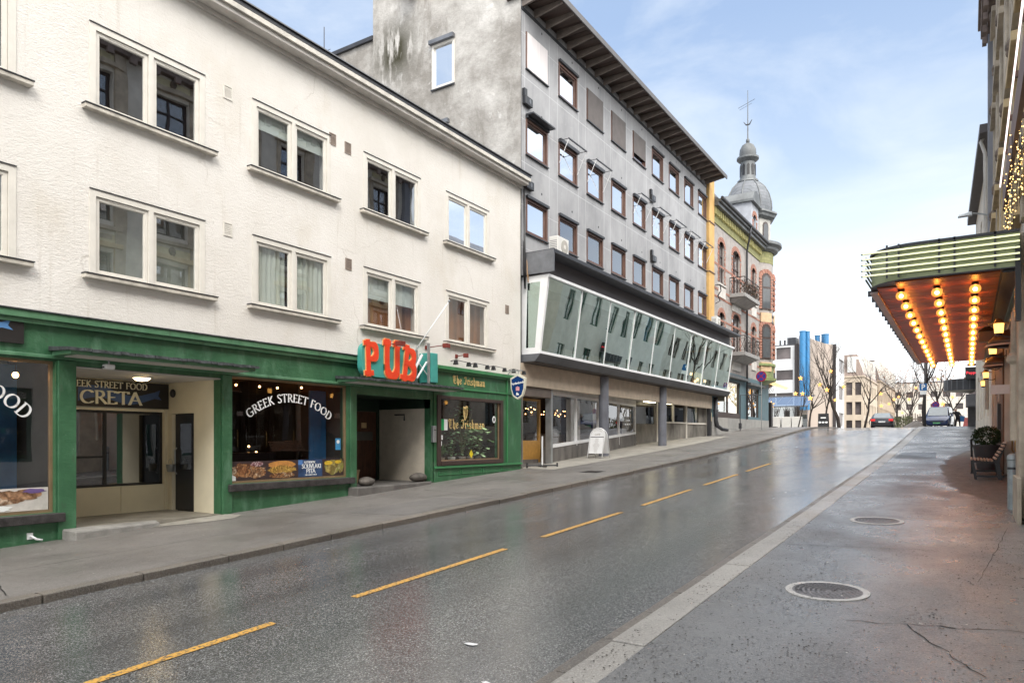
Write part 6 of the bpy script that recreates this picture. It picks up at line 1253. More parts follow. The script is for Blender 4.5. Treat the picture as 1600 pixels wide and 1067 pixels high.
# near stone pilaster with plinth, and brown walling past the doors
MB().box(XR-.10,XR-.001,14.25,15.1,-.5,5.3).build('door_pier',STONE,tb,bevel=.03)
MB().box(XR-.16,XR-.101,13.4,14.7,-.5,1.32).build('pier_plinth',STONE,tb,bevel=.01)
mb=MB(); mb.lathe([(.07,0),(.07,1.3),(.12,1.36),(.12,1.44),(.07,1.5),(.05,2.2)],(XR-.12,14.9,1.9),12); mb.build('pipe_collar',STONE,tb,smooth=2)
MB().box(XR-.04,XR-.001,22.35,29.6,-.5,4.6).build('brown_wainscot',mat('brown_wall_panel',(.17,.10,.065),.65,var=.25,vs=2,stretch=(1,1,.4)),tb)
MB().box(XR-.12,XR-.041,28.4,29.62,-.5,4.6).build('end_strip',STONEP,tb)
mb=MB(); mb.box(XR-.10,XR-.041,26.6,26.9,2.0,3.3); mb.box(XR-.07,XR-.041,24.4,24.75,3.0,3.25); mb.build('wall_plaque',PALE,tb); MB().box(XR-.12,XR-.041,23.4,23.7,2.2,2.9).build('dark_box',BLACKP,tb)
mb=MB(); [mb.box(1.02,1.08,16.25+i*1.5,17.65+i*1.5,.5,3.9) for i in range(4)]; mb.box(.90,1.02,16.2,22.3,3.9,4.5); dd=mb.build('entrance_doors',BLACKP,tb)
mb=MB(); [mb.box(1.005,1.018,16.45+i*1.5,17.45+i*1.5,1.4,3.7) for i in range(4)]; mb.build('door_pane',glass('door_glass',(.1,.1,.1),.2),dd)
mb=MB(); [mb.tube([(.99,17.55+i*1.5,1.6),(.95,17.55+i*1.5,1.65),(.95,17.55+i*1.5,2.3),(.99,17.55+i*1.5,2.35)],.018,6) for i in range(4)]; mb.build('door_handle',mat('brass',(.6,.4,.15),.3,metal=.9),dd)
MB().box(.9,1.5,16.2,22.3,-.5,.0).build('threshold',CONCD,tb)
t=T('theatre_plate','white rectangular plate projecting from the wall beside the dark theatre doors','sign',(.7,18.6,3.1)); MB().box(.42,.80,18.9,18.93,2.92,3.12).build('plate',WHITEM,t); MB().box(.42,.8,18.93,18.95,2.96,3.0).build('bracket',DKMETAL,t)
# --- canopy
ct=T('theatre_canopy','green neon edged theatre canopy with rows of glowing bulbs over the right pavement','canopy',(.8,14,4.7))
CX0,CX1,CY0,CY1,CZ0,CZ1=-1.5,.70,13.95,29.2,4.72,5.24
def cplan(off=0):
    r=.75+off; pts=[(CX1,CY0-off)]
    cx,cy=CX0+.75,CY0+.75
    pts+=[(cx+r*math.cos(R(a)),cy+r*math.sin(R(a))) for a in range(270,179,-10)]
    pts+=[(CX0-off,CY1-.3),(CX0-off+.0,CY1+off),(CX1,CY1+off)]
    return pts
pl=cplan(); n=len(pl)
mb=MB(); mb.add([(x,y,CZ0-.03) for x,y in pl]+[(x,y,CZ1) for x,y in pl],[(i,(i+1)%n,(i+1)%n+n,i+n) for i in range(n)]); mb.add([(x,y,CZ1-.02) for x,y in pl],[tuple(range(n))]); mb.build('fascia',mat('canopy_green',(.36,.41,.24),.5,var=.15,vs=2),ct)
pi=cplan(-.03)
mb=MB(); mb.add([(x,y,CZ1+.0) for x,y in cplan(.03)]+[(x,y,CZ1+.045) for x,y in cplan(.03)],[(i,(i+1)%n,(i+1)%n+n,i+n) for i in range(n)]+[tuple(range(n,2*n))]); mb.build('top_flashing',DKMETAL,ct)
mb=MB(); mb.add([(x,y,CZ0-.05) for x,y in cplan(.012)]+[(x,y,CZ0-.031) for x,y in cplan(.012)],[(i,(i+1)%n,(i+1)%n+n,i+n) for i in range(n)]+[tuple(range(n-1,-1,-1))]); mb.build('lower_rim',DKMETAL,ct)
# soffit boards (varnished timber)
WV=mat('varnished_soffit_board',(.34,.075,.016),.42,var=.3,vs=2,stretch=(.5,6,1),spec=.2)
mb=MB(); y=CY0+.1
while y<CY1-.1:
    y1=min(y+.38,CY1-.05); xl=CX0+.05+(max(0,.75-(y-CY0))**2)*.9
    mb.box(xl,CX1-.25,y,y1-.014,CZ0-.072,CZ0-.051); y+=.38
mb.build('soffit',WV,ct)
MB().box(CX1-.22,CX1-.0,CY0+.1,CY1-.1,CZ0-.09,CZ0-.051).build('wall_channel',BLACKP,ct)
mb=MB(); mb.box(CX0-.02,CX0+.10,CY0+.75,CY1,CZ0-.11,CZ0-.073); mb.build('side_trim',mat('pale_pink_trim',(.52,.42,.40),.5),ct)
for i in range(22): MB().box(CX0-.09,CX0-.02,CY0+1.0+i*.64,CY0+1.06+i*.64,CZ0-.10,CZ0-.0).build('side_clip',DKMETAL,ct)
for k in range(5):
    z=CZ0+.07+k*.098; pts=[(CX1,CY0-.05)]+[(CX0-.06,CY0-.05)]
    MB().tube([(x,y,z) for x,y in pts],.014,6).build('neon_tube',NEON,ct)
    pts=[(CX0-.07,CY0-.0),(CX0-.02,CY0+.12),(CX0-.04,CY0+.8),(CX0-.04,CY1)]
    MB().box(CX0-.06,CX0-.035,CY0+.3,CY1,z-.01,z+.01).build('side_rail',mat('neon_holder_green',(.12,.16,.08),.5),ct)
    MB().box(CX0-.09,CX1,CY0-.040,CY0-.008,z-.012,z+.005).build('tube_holder',MATS['neon_holder_green'],ct)
for x in (-1.20,-1.02,-.42,-.20,.36): MB().box(x,x+.03,CY0-.03,CY0-.002,CZ0,CZ1+.05).build('fascia_strap',DKMETAL,ct)
MB().box(CX1-.06,CX1+.02,CY0-.02,CY0+.1,CZ0-.9,CZ0+.3).build('wall_bracket',BLACKP,ct)
proto=None
for x in (-1.02,-.46,.11):
    for i in range(13):
        y=14.72+i*1.19; z=CZ0-.073
        if proto is None:
            a=MB().lathe([(0,0),(.055,0),(.055,-.05),(.035,-.06),(0,-.06)],(x,y,z),14).build('bulb_socket',BLACKP,ct,smooth=2)
            b=MB().ball((x,y,z-.115),.088,18,.92).build('bulb',BULB,a,smooth=True)
            c=MB().ball((x,y,z-.12),.036,10,1).build('bulb_core',BULBC,a,smooth=True)
            proto=(a,b,c,x,y)
        else:
            q=None
            for o in proto[:3]:
                d=o.copy(); COL.objects.link(d)
                if q is None: d.parent=ct; d.location=(x-proto[3],y-proto[4],0); q=d
                else: d.parent=q
t=T('hanging_box_sign','small dark lantern shaped box hanging under the canopy near the wall','lantern',(.38,19.8,4.3))
mb=MB().hexa([(.22,19.7,4.18),(.54,19.7,4.18),(.54,20,4.18),(.22,20,4.18)],[(.22,19.7,4.42),(.54,19.7,4.42),(.54,20,4.42),(.22,20,4.42)]); mb.build('box_body',BROWNF,t); MB().hexa([(.20,19.68,4.421),(.56,19.68,4.421),(.56,20.02,4.421),(.20,20.02,4.421)],[(.34,19.82,4.54),(.42,19.82,4.54),(.42,19.88,4.54),(.34,19.88,4.54)]).build('cap',BLACKP,t)
for y,zz,lab in ((18.6,3.95,'nearer dark half round shade on the wall under the canopy'),(22.5,3.85,'further dark half round shade on the wall under the canopy')):
    t=T('half_round_shade',lab,'awning',(.75,y,zz),group='dark half round shades under the canopy')
    mb=MB(); prof=[(.02,.34),(.22,.27),(.36,.12),(.42,.0),(.40,.0),(.20,.24),(.02,.30)]; mb.lathe(prof,(.76,y,zz),16,R(90),R(270)); mb.build('shade',BROWNF,t,smooth=True); MB().lathe([(.425,-.03),(.43,-.03),(.43,.01),(.425,.01)],(.76,y,zz),16,R(90),R(270)).build('rim',mat('pinkish_rim',(.5,.4,.38),.5),t)
def lantern(label,y,z,x=.50):
    t=T('wall_lantern',label,'lantern',(XR,y,z),group='glowing brass lanterns on the theatre wall')
    mb=MB(); mb.tube([(XR-.04,y,z-.12),(XR-.14,y,z-.16),(x+.03,y,z-.12),(x,y,z-.08)],.014,6); mb.box(XR-.05,XR-.03,y-.05,y+.05,z-.2,z+.0); mb.build('bracket',DKMETAL,t)
    MB().lathe([(.0,-.08),(.07,-.08),(.085,.10),(0,.10)],(x,y,z),14).build('glass_shade',LANT,t,smooth=2)
    MB().lathe([(.0,.20),(.05,.18),(.08,.13),(.17,.105),(.17,.095),(.0,.101)],(x,y,z),16).build('cap',mat('brass_cap',(.45,.28,.10),.35,metal=.8),t,smooth=2)
    MB().lathe([(.0,-.14),(.05,-.13),(.075,-.082),(0,-.081)],(x,y,z),14).build('base',BROWNF,t,smooth=2)
for (y,z),l in zip(((16.4,4.02),(20.3,4.02),(23.9,4.02),(27.9,4.02),(32.4,4.05)),('first glowing brass lantern on the theatre wall, nearest the stone pier','second glowing brass lantern from the stone pier','third glowing brass lantern from the stone pier','fourth glowing brass lantern from the stone pier','last glowing brass lantern on the theatre wall, beyond the canopy')): lantern(l,y,z)
t=T('neon_rail','long white neon tube on brackets along the theatre wall above the canopy','neon light',(.5,12,6.8))
MB().tube([(.52,6.5,6.85),(.52,16.4,6.72)],.012,8).build('tube',NEONW,t)
mb=MB(); [mb.box(.53,XR,y,y+.04,6.7,6.78) for y in(7,8.5,10,11.5,13,14.5,16)]; mb.box(.56,.62,6.5,16.4,6.25,6.72); mb.build('bracket',mat('rail_brown',(.16,.09,.07),.6),t)
t=T('fairy_lights','hanging curtain of warm fairy lights on the theatre wall above the canopy','fairy lights',(.6,14,6))
rr=random.Random(11); mb=MB(); cb=MB()
for i in range(17):
    y=12.0+i*.28; z=6.6-rr.random()*.3; x=.60+rr.uniform(-.06,.08); L_=rr.uniform(.6,1.45); cb.tube([(x,y,z),(x,y,max(5.3,z-L_))],.004,4)
    for k in range(int(L_/.09)):
        zz=z-k*.09
        if zz>5.3: mb.ball((x+rr.uniform(-.04,.04),y+rr.uniform(-.05,.05),zz),.010,5)
cb.build('cord',BLACKP,t); setp(mb.build('bulbs',emis('fairy_glow',(1,.60,.20),2.2),t),kind='stuff')
# --- next building (right, past the canopy), and the ones after it
def simple_house(label,A,B,z1,m,cols,rws,depth=7,roof=None,wm=None,name='right_building'):
    A=Vector((A[0],A[1],0)); B=Vector((B[0],B[1],0)); d=(B-A).normalized(); nn=Vector((-d.y,d.x,0)); Ln=(B-A).length   # outward = -X side
    mp=lambda u,v,w=0:(A.x+d.x*u-nn.x*w, A.y+d.y*u-nn.y*w, v)
    t=T(name,label,'building',(A.x,A.y,P(A.y)))
    hs=[(u-.6,u+.6,z,z+h_) for u in cols for z,h_ in rws]
    MB().wall(mp,0,Ln,-1,z1,hs,.25).build('street_wall',m,t)
    mb=MB(); 
    for u in(0,Ln): mb.add([mp(u,-1,0),mp(u,-1,depth),mp(u,z1,depth),mp(u,z1,0)],[(0,1,2,3)])
    mb.add([mp(0,-1,.9),mp(Ln,-1,.9),mp(Ln,z1,.9),mp(0,z1,.9)],[(0,1,2,3)]); mb.build('side_walls',m,t)
    mb=MB(); mb.prism([(-.1,z1),(Ln+.1,z1),(Ln+.1,z1+.3),(-.1,z1+.3)],mp,-.35,.2); mb.build('cornice',mat('dark_cornice',(.09,.08,.08),.6),t)
    mb=MB(); mb.add([mp(0,z1+.3,.0),mp(Ln,z1+.3,0),mp(Ln,z1+2,1.6),mp(0,z1+2,1.6),mp(Ln,z1+2,depth),mp(0,z1+2,depth)],[(0,1,2,3),(3,2,4,5)]); mb.add([mp(0,z1,0),mp(0,z1+2,1.6),mp(0,z1+2,depth),mp(0,z1,depth)],[(0,1,2,3)]); mb.add([mp(Ln,z1,0),mp(Ln,z1+2,1.6),mp(Ln,z1+2,depth),mp(Ln,z1,depth)],[(0,1,2,3)]); mb.build('roof',GREYM,t)
    for a,b,z0,zz in hs:
        mb=MB()
        for q in((a,a+.09,z0,zz),(b-.09,b,z0,zz),(a+.09,b-.09,zz-.09,zz),(a+.09,b-.09,z0,z0+.09),((a+b)/2-.04,(a+b)/2+.04,z0+.09,zz-.09)): mb.prism([(q[0],q[2]),(q[1],q[2]),(q[1],q[3]),(q[0],q[3])],mp,.12,.2)
        w_=mb.build('window',wm or BROWNF,t); mb=MB(); mb.add([mp(a,z0,.16),mp(b,z0,.16),mp(b,zz,.16),mp(a,zz,.16)],[(0,1,2,3)]); mb.build('pane',G_FLAT,w_)
    return t
r2=simple_house('beige plaster building with dark gutter just past the theatre canopy',(.70,29.75),(.34,42),12.6,mat('beige_plaster',(.74,.68,.58),.8,var=.12,vs=1),[2,4.6,7.2,9.8],[(6,2),(9.4,1.9),(2.8,2.0)])
MB().tube([(.50,30.3,12.7),(.40,30.3,12.5),(.52,30.35,12.1),(.58,30.35,3)],.06,8).build('downpipe',PALE,r2,smooth=True)
simple_house('plaster building with green framed shop windows beyond the beige one on the right',(.75,42.3),(.9,62),12.5,mat('grey_plaster',(.78,.76,.71),.8,var=.1,vs=1),[2,4.6,7.2,9.8,12.4,15,17.6],[(7.1,2.1),(10.4,1.6),(3.2,2.2)],wm=MATS['green_window_paint'])
simple_house('far plain plaster building at the end of the right side',(1.6,62.5),(2.4,92),11.5,STONEP,[3,6,9,12,15,18,21,24,27],[(6.6,2.0),(9.4,1.5),(3.4,1.8)])
t=T('street_lamp','long grey street lamp head on an arm high on the building past the theatre','street lamp',(.62,30.2,9.9))
MB().tube([(.64,30.2,9.85),(.35,30.2,9.95),(.12,30.15,9.98)],.03,8).build('arm',STEEL,t); MB().hexa([(-.30,30.05,9.90),(.14,30.05,9.90),(.14,30.25,9.90),(-.30,30.25,9.90)],[(-.26,30.07,9.98),(.12,30.07,10.04),(.12,30.23,10.04),(-.26,30.23,9.98)]).build('lamp_head',STEEL,t,bevel=.01)
t=T('grey_post','tall plain grey post at the pavement edge beyond the theatre canopy','post',(.56,52,P(52)))
MB().tube([(.50,49,P(49)),(.50,49,7.2)],.10,12).build('post_shaft',mat('post_grey',(.24,.26,.28),.5),t,smooth=True); MB().lathe([(.13,0),(.13,.3),(.1,.35)],(.50,49,P(49)),12).build('base_sleeve',DKMETAL,t)
t=T('drum_canopy','dark ribbed half drum canopy over a doorway far up the right side','canopy',(.2,50,5.2))
mb=MB(); mb.lathe([(1.35,4.86),(1.35,5.52),(0,5.56)],(.15,50.5,0),24,R(90),R(290)); mb.build('drum',mat('canopy_charcoal',(.05,.055,.065),.5),t); mb=MB(); mb.lathe([(1.34,4.86),(0,4.7)],(.15,50.5,0),24,R(90),R(290)); mb.build('soffit',STONEP,t)
for k in range(14): a=R(100+k*14); MB().box(.15+1.36*math.cos(a)-.02,.15+1.36*math.cos(a)+.02,50.5+1.36*math.sin(a)-.02,50.5+1.36*math.sin(a)+.02,4.87,5.5).build('rib',GREYM,t)
t=T('red_letter_sign','black box sign with red lettering above the dark drum canopy','sign',(.2,48.5,5.6))
MB().box(-.12,.62,48.6,48.9,5.42,6.12).build('box_body',BLACKP,t,bevel=.02); sans('Peppes',.22,lambda u,v,w=0:(.24+u,48.598-w,5.72+v),.004,.004).build('lettering',emis('red_sign_glow',(.8,.04,.06),.7),t); MB().box(-.02,.5,48.7,48.9,6.2,6.32).build('top_bar',DKMETAL,t)
mb=MB(); mb.box(-.1,.7,49.2,51.5,3.9,4.6); mb.box(-.0,.75,51.6,52.6,P(52),4.4); setp(mb.build('shop_awning',mat('grey_awning',(.16,.16,.17),.7),None),'grey shop box awning hanging under the drum canopy','awning')
# --- bench, planter, bollard
t=T('bench','slatted wooden bench with black metal frame against the theatre wall','bench',(.4,20.8,P(20.8)))
bz=P(20.6)
SLATW=mat('bench_slat_wood',(.55,.38,.27),.55,var=.2,vs=6)
y0,y1=20.5,22.3; bz=P(21.2)
for i in range(7):
    x=.06+i*.068; MB().box(x,x+.042,y0,y1,bz+.445-i*.005,bz+.485-i*.005).build('seat_slat',SLATW,t,bevel=.004)
for i in range(6):
    x=.54+i*.042; z=bz+.47+i*.075; MB().hexa([(x,y0,z),(x+.03,y0,z-.015),(x+.03,y1,z-.015),(x,y1,z)],[(x+.022,y0,z+.048),(x+.052,y0,z+.033),(x+.052,y1,z+.033),(x+.022,y1,z+.048)]).build('back_slat',SLATW,t,bevel=.004)
for y in(20.6,22.1):
    zz=P(y); bz=P(21.2)+.045; mb=MB(); mb.hexa([(.14,y,zz),(.20,y,zz),(.20,y+.05,zz),(.14,y+.05,zz)],[(.06,y,bz+.39),(.12,y,bz+.39),(.12,y+.05,bz+.39),(.06,y+.05,bz+.39)]); mb.box(.14,.74,y+.001,y+.049,zz+.06,zz+.11); mb.box(.10,.56,y+.002,y+.048,bz+.335,bz+.368); mb.hexa([(.62,y,zz),(.70,y,zz),(.70,y+.05,zz),(.62,y+.05,zz)],[(.56,y,bz+.36),(.64,y,bz+.36),(.64,y+.05,bz+.36),(.56,y+.05,bz+.36)])
    mb.hexa([(.55,y+.003,bz+.34),(.62,y+.003,bz+.34),(.62,y+.047,bz+.34),(.55,y+.047,bz+.34)],[(.74,y+.003,bz+.80),(.79,y+.003,bz+.80),(.79,y+.047,bz+.80),(.74,y+.047,bz+.80)]); mb.build('leg_frame',BLACKP,t)
t=T('bush_planter','large dark round planter with a clipped evergreen bush behind the bench','planter',(.38,23.6,P(23.6)))
MB().lathe([(0,0),(.24,0),(.34,.62),(.36,.62),(.36,.68),(.32,.68),(.30,.58),(0,.56)],(.46,23.6,P(23.6)),24).build('tub',mat('charcoal_tub',(.05,.05,.055),.6),t,smooth=2)
mb=MB(); rr=random.Random(2); c0=Vector((.46,23.6,P(23.6)+.90))
for i in range(2600):
    v=Vector((rr.gauss(0,1),rr.gauss(0,1),rr.gauss(0,1))).normalized(); k=1+.14*mn.noise(v*2.2); r_=(.37*k)*rr.uniform(.7,1.02); c=c0+Vector((v.x*r_,v.y*r_,v.z*r_*.78)); d=Vector((rr.uniform(-1,1),rr.uniform(-1,1),rr.uniform(-.3,1))).normalized()*.045; e=d.cross(Vector((rr.random(),rr.random(),.3))).normalized()*.016; mb.add([c,c+d*.5+e,c+d,c+d*.5-e],[(0,1,2,3)])
mb.build('foliage',LEAFG,t)
t=T('black_chair_back','thin dark upright metal rail between the bench and the planter','rail',(.1,22.3,P(22.3)))
MB().tube([(.10,22.35,P(22.3)),(.08,22.35,P(22.3)+.9)],.03,6).build('post',BLACKP,t); MB().box(.06,.14,22.3,22.4,P(22.3),P(22.3)+.03).build('foot',BLACKP,t)
t=T('bollard','grey galvanised round topped bollard by the stone pier at the right edge','bollard',(.66,15.3,P(15.3)))
MB().lathe([(0.075,-.1),(.075,.86),(.085,.87),(.085,.92),(.07,.95),(.04,.975),(0,.98)],(.665,15.3,P(15.3)),20).build('post',mat('bollard_grey',(.33,.37,.38),.45,metal=.3,var=.15,vs=6),t,smooth=2); MB().lathe([(.079,.70),(.079,.74)],(.665,15.3,P(15.3)),20).build('band',DKMETAL,t)

# ================================================================== PAVEMENT OBJECTS, LEFT
t=T('pavement_sign','white arched menu board on angled legs in front of the shop window','sign board',(-12.2,25.0,P(25)))
zb=P(24.8)+.06
def arch(w_,h_,z0,n=12):
    r=w_/2; return [(-r,z0)]+[(r*math.cos(R(180-180*i/n)),h_-r+r*math.sin(R(180-180*i/n))) for i in range(n+1)]+[(r,z0)]
dirx=Vector((1,0,0)); 
for s,y0 in ((-1,24.72),(1,25.28)):
    off=Vector((-.62,.78,0))*.0
    base=Vector((-12.03,24.98,zb))
    def ma_(u,v,w=0): k=(1.16-v)/1.16; p=base+dirx*u+Vector((0,s,0))*(.03+.34*k)+Vector((0,-1,0))*w; return (p.x,p.y,p.z+v)
    MB().tube([ma_(u,v) for u,v in arch(.62,1.16,0)],.018,8).build('frame',WHITEM,t,smooth=True)
    if s==-1 or True:
        mb=MB(); mb.prism(arch(.56,1.13,.18),ma_,-.006,.006); mb.build('panel',WHITEM,t)
front=lambda u,v,w=0:(base.x+u, base.y-(.03+.34*(1.16-v)/1.16)-w-.0075, base.z+v)
mb=MB(); mb.prism([(-.28,.80),(.28,.80),(.28,.825),(-.28,.825)],front,.0,.004); mb.build('divider',DKMETAL,t)
PRN=mat('grey_print',(.42,.40,.38),.6)
mb=MB(); rr=random.Random(4)
for i in range(14):
    v=.74-i*.038; w_=rr.uniform(.05,.16); mb.prism([(-w_,v),(w_,v),(w_,v+.011),(-w_,v+.011)],front,.0,.002)
mb.build('menu_lines',PRN,t)
sans('CAFE',.10,lambda u,v,w=0:front(u,v+.88,w),.003,.003).build('lettering',PRN,t)
mb=MB(); mb.tube([front(.16*math.cos(a),1.0+.07*math.sin(a),.002) for a in [math.pi*i/10 for i in range(11)]],.006,5); mb.build('arch_emblem',PRN,t)
def roundsign(label,x,y,z,r,pole=True,arm=None):
    t=T('no_stopping_sign',label,'road sign',(x,y,P(y)))
    cl=bpy.data.materials
    f=lambda u,v,w=0:(x+u*math.cos(R(-4)),y-w+u*math.sin(R(-4)),z+v)
    circ=lambda q:[(q*math.cos(k*math.pi/14),q*math.sin(k*math.pi/14)) for k in range(28)]
    MB().prism(circ(r),f,.04,.055).build('red_rim',mat('sign_red',(.35,.012,.03),.4),t); MB().prism(circ(r*.80),f,.055,.06).build('blue_disc',mat('sign_blue',(.02,.04,.28),.4),t)
    mb=MB()
    for s in(-1,1): c,q=math.cos(R(45*s)),math.sin(R(45*s)); L_=r*.82; wv=r*.085; mb.prism([(c*L_-q*wv,q*L_+c*wv),(-c*L_-q*wv,-q*L_+c*wv),(-c*L_+q*wv,-q*L_-c*wv),(c*L_+q*wv,q*L_-c*wv)],f,.0601,.064+.001*s)
    mb.build('red_cross',MATS['sign_red'],t)
    MB().tube([(x,y,P(y)),(x,y,z+r*.8)],.03,8).build('pole',STEEL,t)
    return t
roundsign('blue and red no stopping sign on a pole before the brick house corner',-10.9,46.0,5.92,.33)
t=T('handrail','bent thin grey handrail post on the pavement beside the brick house','rail',(-11.7,44,2.4))
MB().tube([(-12.0,45.2,P(45)),(-12.0,45.2,P(45)+2.3),(-11.1,45.9,P(45)+2.32),(-10.9,46,P(45)+2.32)],.03,8).build('rail_tube',DKMETAL,t); MB().box(-12.08,-11.92,45.12,45.28,P(45)+.2,P(45)+.55).build('box_body',DKMETAL,t)
def aboard(label,x,y,w_,h_,m):
    t=T('black_sign_board',label,'sign board',(x,y,P(y)))
    MB().hexa([(x-w_/2,y-.22,P(y)),(x+w_/2,y-.22,P(y)),(x+w_/2,y-.19,P(y)),(x-w_/2,y-.19,P(y))],[(x-w_/2,y-.02,P(y)+h_),(x+w_/2,y-.02,P(y)+h_),(x+w_/2,y+.0,P(y)+h_),(x-w_/2,y+.0,P(y)+h_)]).build('board',m,t)
    MB().hexa([(x-w_/2,y+.19,P(y)),(x+w_/2,y+.19,P(y)),(x+w_/2,y+.22,P(y)),(x-w_/2,y+.22,P(y))],[(x-w_/2,y+.001,P(y)+h_),(x+w_/2,y+.001,P(y)+h_),(x+w_/2,y+.02,P(y)+h_),(x-w_/2,y+.02,P(y)+h_)]).build('board',m,t)
    f=lambda u,v,w=0:(x+u,y-.225+.2*(v)/h_-w,P(y)+v)
    mb=MB(); [mb.prism([(c+.1*math.cos(k*.6),h_*.38+.07*math.sin(k*.6)) for k in range(10)],f,0,.006) for c in(-.22,0,.22)]; mb.build('white_shapes',WHITEP,t)
    mb=MB(); mb.prism([(-.18,h_*.66),(.18,h_*.66),(.18,h_*.74),(-.18,h_*.74)],f,0,.006); mb.build('print_line',WHITEP,t)
aboard('black pavement board with white shapes at the crest before the beige wall',-8.95,56.5,.72,1.05,BLACKP)
# ================================================================== THE SQUARE AND FAR BUILDINGS
# white modern building
wb=T('white_office_building','white panelled modern office with ribbon windows beyond the square','building',(-30,105,2.9))
Yw=105
MB().wall(plane_y(Yw),-44,-20.3,2,15.2,[(-44,-20.9,13.3,15.0),(-26,-20.5,10.35,11.8),(-44,-20.5,6.9,8.6)],.3).build('front_wall',DISTW,wb)
mb=MB(); mb.box(-44,-20.3,Yw+.3,Yw+9,15.0,15.4); mb.box(-44,-20.32,Yw+.6,Yw+.7,2,15.2); mb.build('core',mat('office_dark_core',(.10,.10,.11),.7),wb)
for z0,z1,x0 in((13.3,15.0,-44),(10.35,11.8,-26),(6.9,8.6,-44)):
    x=-20.5; q=MB().box(x0,-20.5,Yw+.02,Yw+.2,z0-.04,z0+.04).build('window_band',DISTW,wb)
    while x>x0: MB().box(x-.12,x,Yw+.02,Yw+.2,z0+.04,z1).build('mullion',DISTW,q); x-=2.35
    MB().quad((x0,Yw+.24,z0),(-20.6,Yw+.24,z0),(-20.6,Yw+.24,z1),(x0,Yw+.24,z1)).build('pane',mat('tinted_far_glass',(.13,.11,.11),.25,var=.4,vs=.25),q)
MB().box(-20.3,-19.85,Yw-.5,Yw+.3,2.5,15.35).build('dark_fin',mat('fin_brown_black',(.035,.028,.028),.5),wb)
mb=MB(); [mb.tube([(-24.2+i*.9,Yw+1,15.4),(-24.2+i*.9,Yw+1,17.3)],.03,5) for i in range(-3,4)]; mb.tube([(-27,Yw+1,17.3),(-21.5,Yw+1,16.9)],.03,5); mb.build('roof_railing',STEEL,wb)
mb=MB(); mb.box(-21.8,-20.6,Yw+2,Yw+4,15.4,16.6); [mb.tube([(x,Yw+1.5,15.3),(x,Yw+1.5,16.2)],.15,8) for x in(-22.6,-22.0)]; mb.build('roof_units',DKMETAL,wb)
bw=T('beige_gable_building','plain beige gable wall building with blue ducts beside the white office','building',(-17,105,2.9))
mb=MB(); mb.add([(-19.84,Yw,2),(-15.1,Yw,2),(-15.1,Yw,14.85),(-16.6,Yw,15.2),(-18.5,Yw,16.1),(-19.84,Yw,16.5)],[(0,1,2,3,4,5)]); mb.quad((-19.84,Yw,16.5),(-18.5,Yw,16.1),(-18.5,Yw+9,16.1),(-19.84,Yw+9,16.5)); mb.build('gable_wall',BEIGE,bw)
MB().box(-15.45,-15.06,Yw-.12,Yw+.0,2,14.95).build('dark_fin',MATS['fin_brown_black'],bw)
MB().wall(lambda u,v,w=0:(-15.05-w,u,v),Yw+.01,Yw+7.5,2,14.85,[(Yw+2.6,Yw+7.2,z,z+1.9) for z in(11.4,7.6,3.9)],.25).build('side_wall',DISTW,bw)
MB().quad((-15.26,Yw,2),(-15.26,Yw+7.5,2),(-15.26,Yw+7.5,14.8),(-15.26,Yw,14.8)).build('side_pane',MATS['tinted_far_glass'],bw)
def duct(label,x,y,r,z0,z1):
    t=T('blue_duct',label,'duct',(x,y,z0),group='tall blue ventilation ducts'); MB().lathe([(r,z0),(r,z1)],(x,y,0),20).build('duct_shaft',BLUEM,t,smooth=True); MB().lathe([(r,z1-.1),(r+.05,z1-.08),(r+.05,z1+.02),(r*.9,z1+.03),(0,z1-.2)],(x,y,0),20).build('rim',BLUEM,t,smooth=2)
duct('thick blue duct rising in front of the beige wall, beside the dark fin',-19.15,Yw-.9,.42,6.1,16.95); duct('thinner blue duct just right of the thick one',-18.55,Yw-.6,.27,6.1,16.9)
duct('short blue duct sticking up behind the beige gable, the smaller one',-18.25,Yw+5,.35,14,17.0); duct('short blue duct sticking up behind the beige gable, the wider one',-17.2,Yw+5,.5,14,17.1)
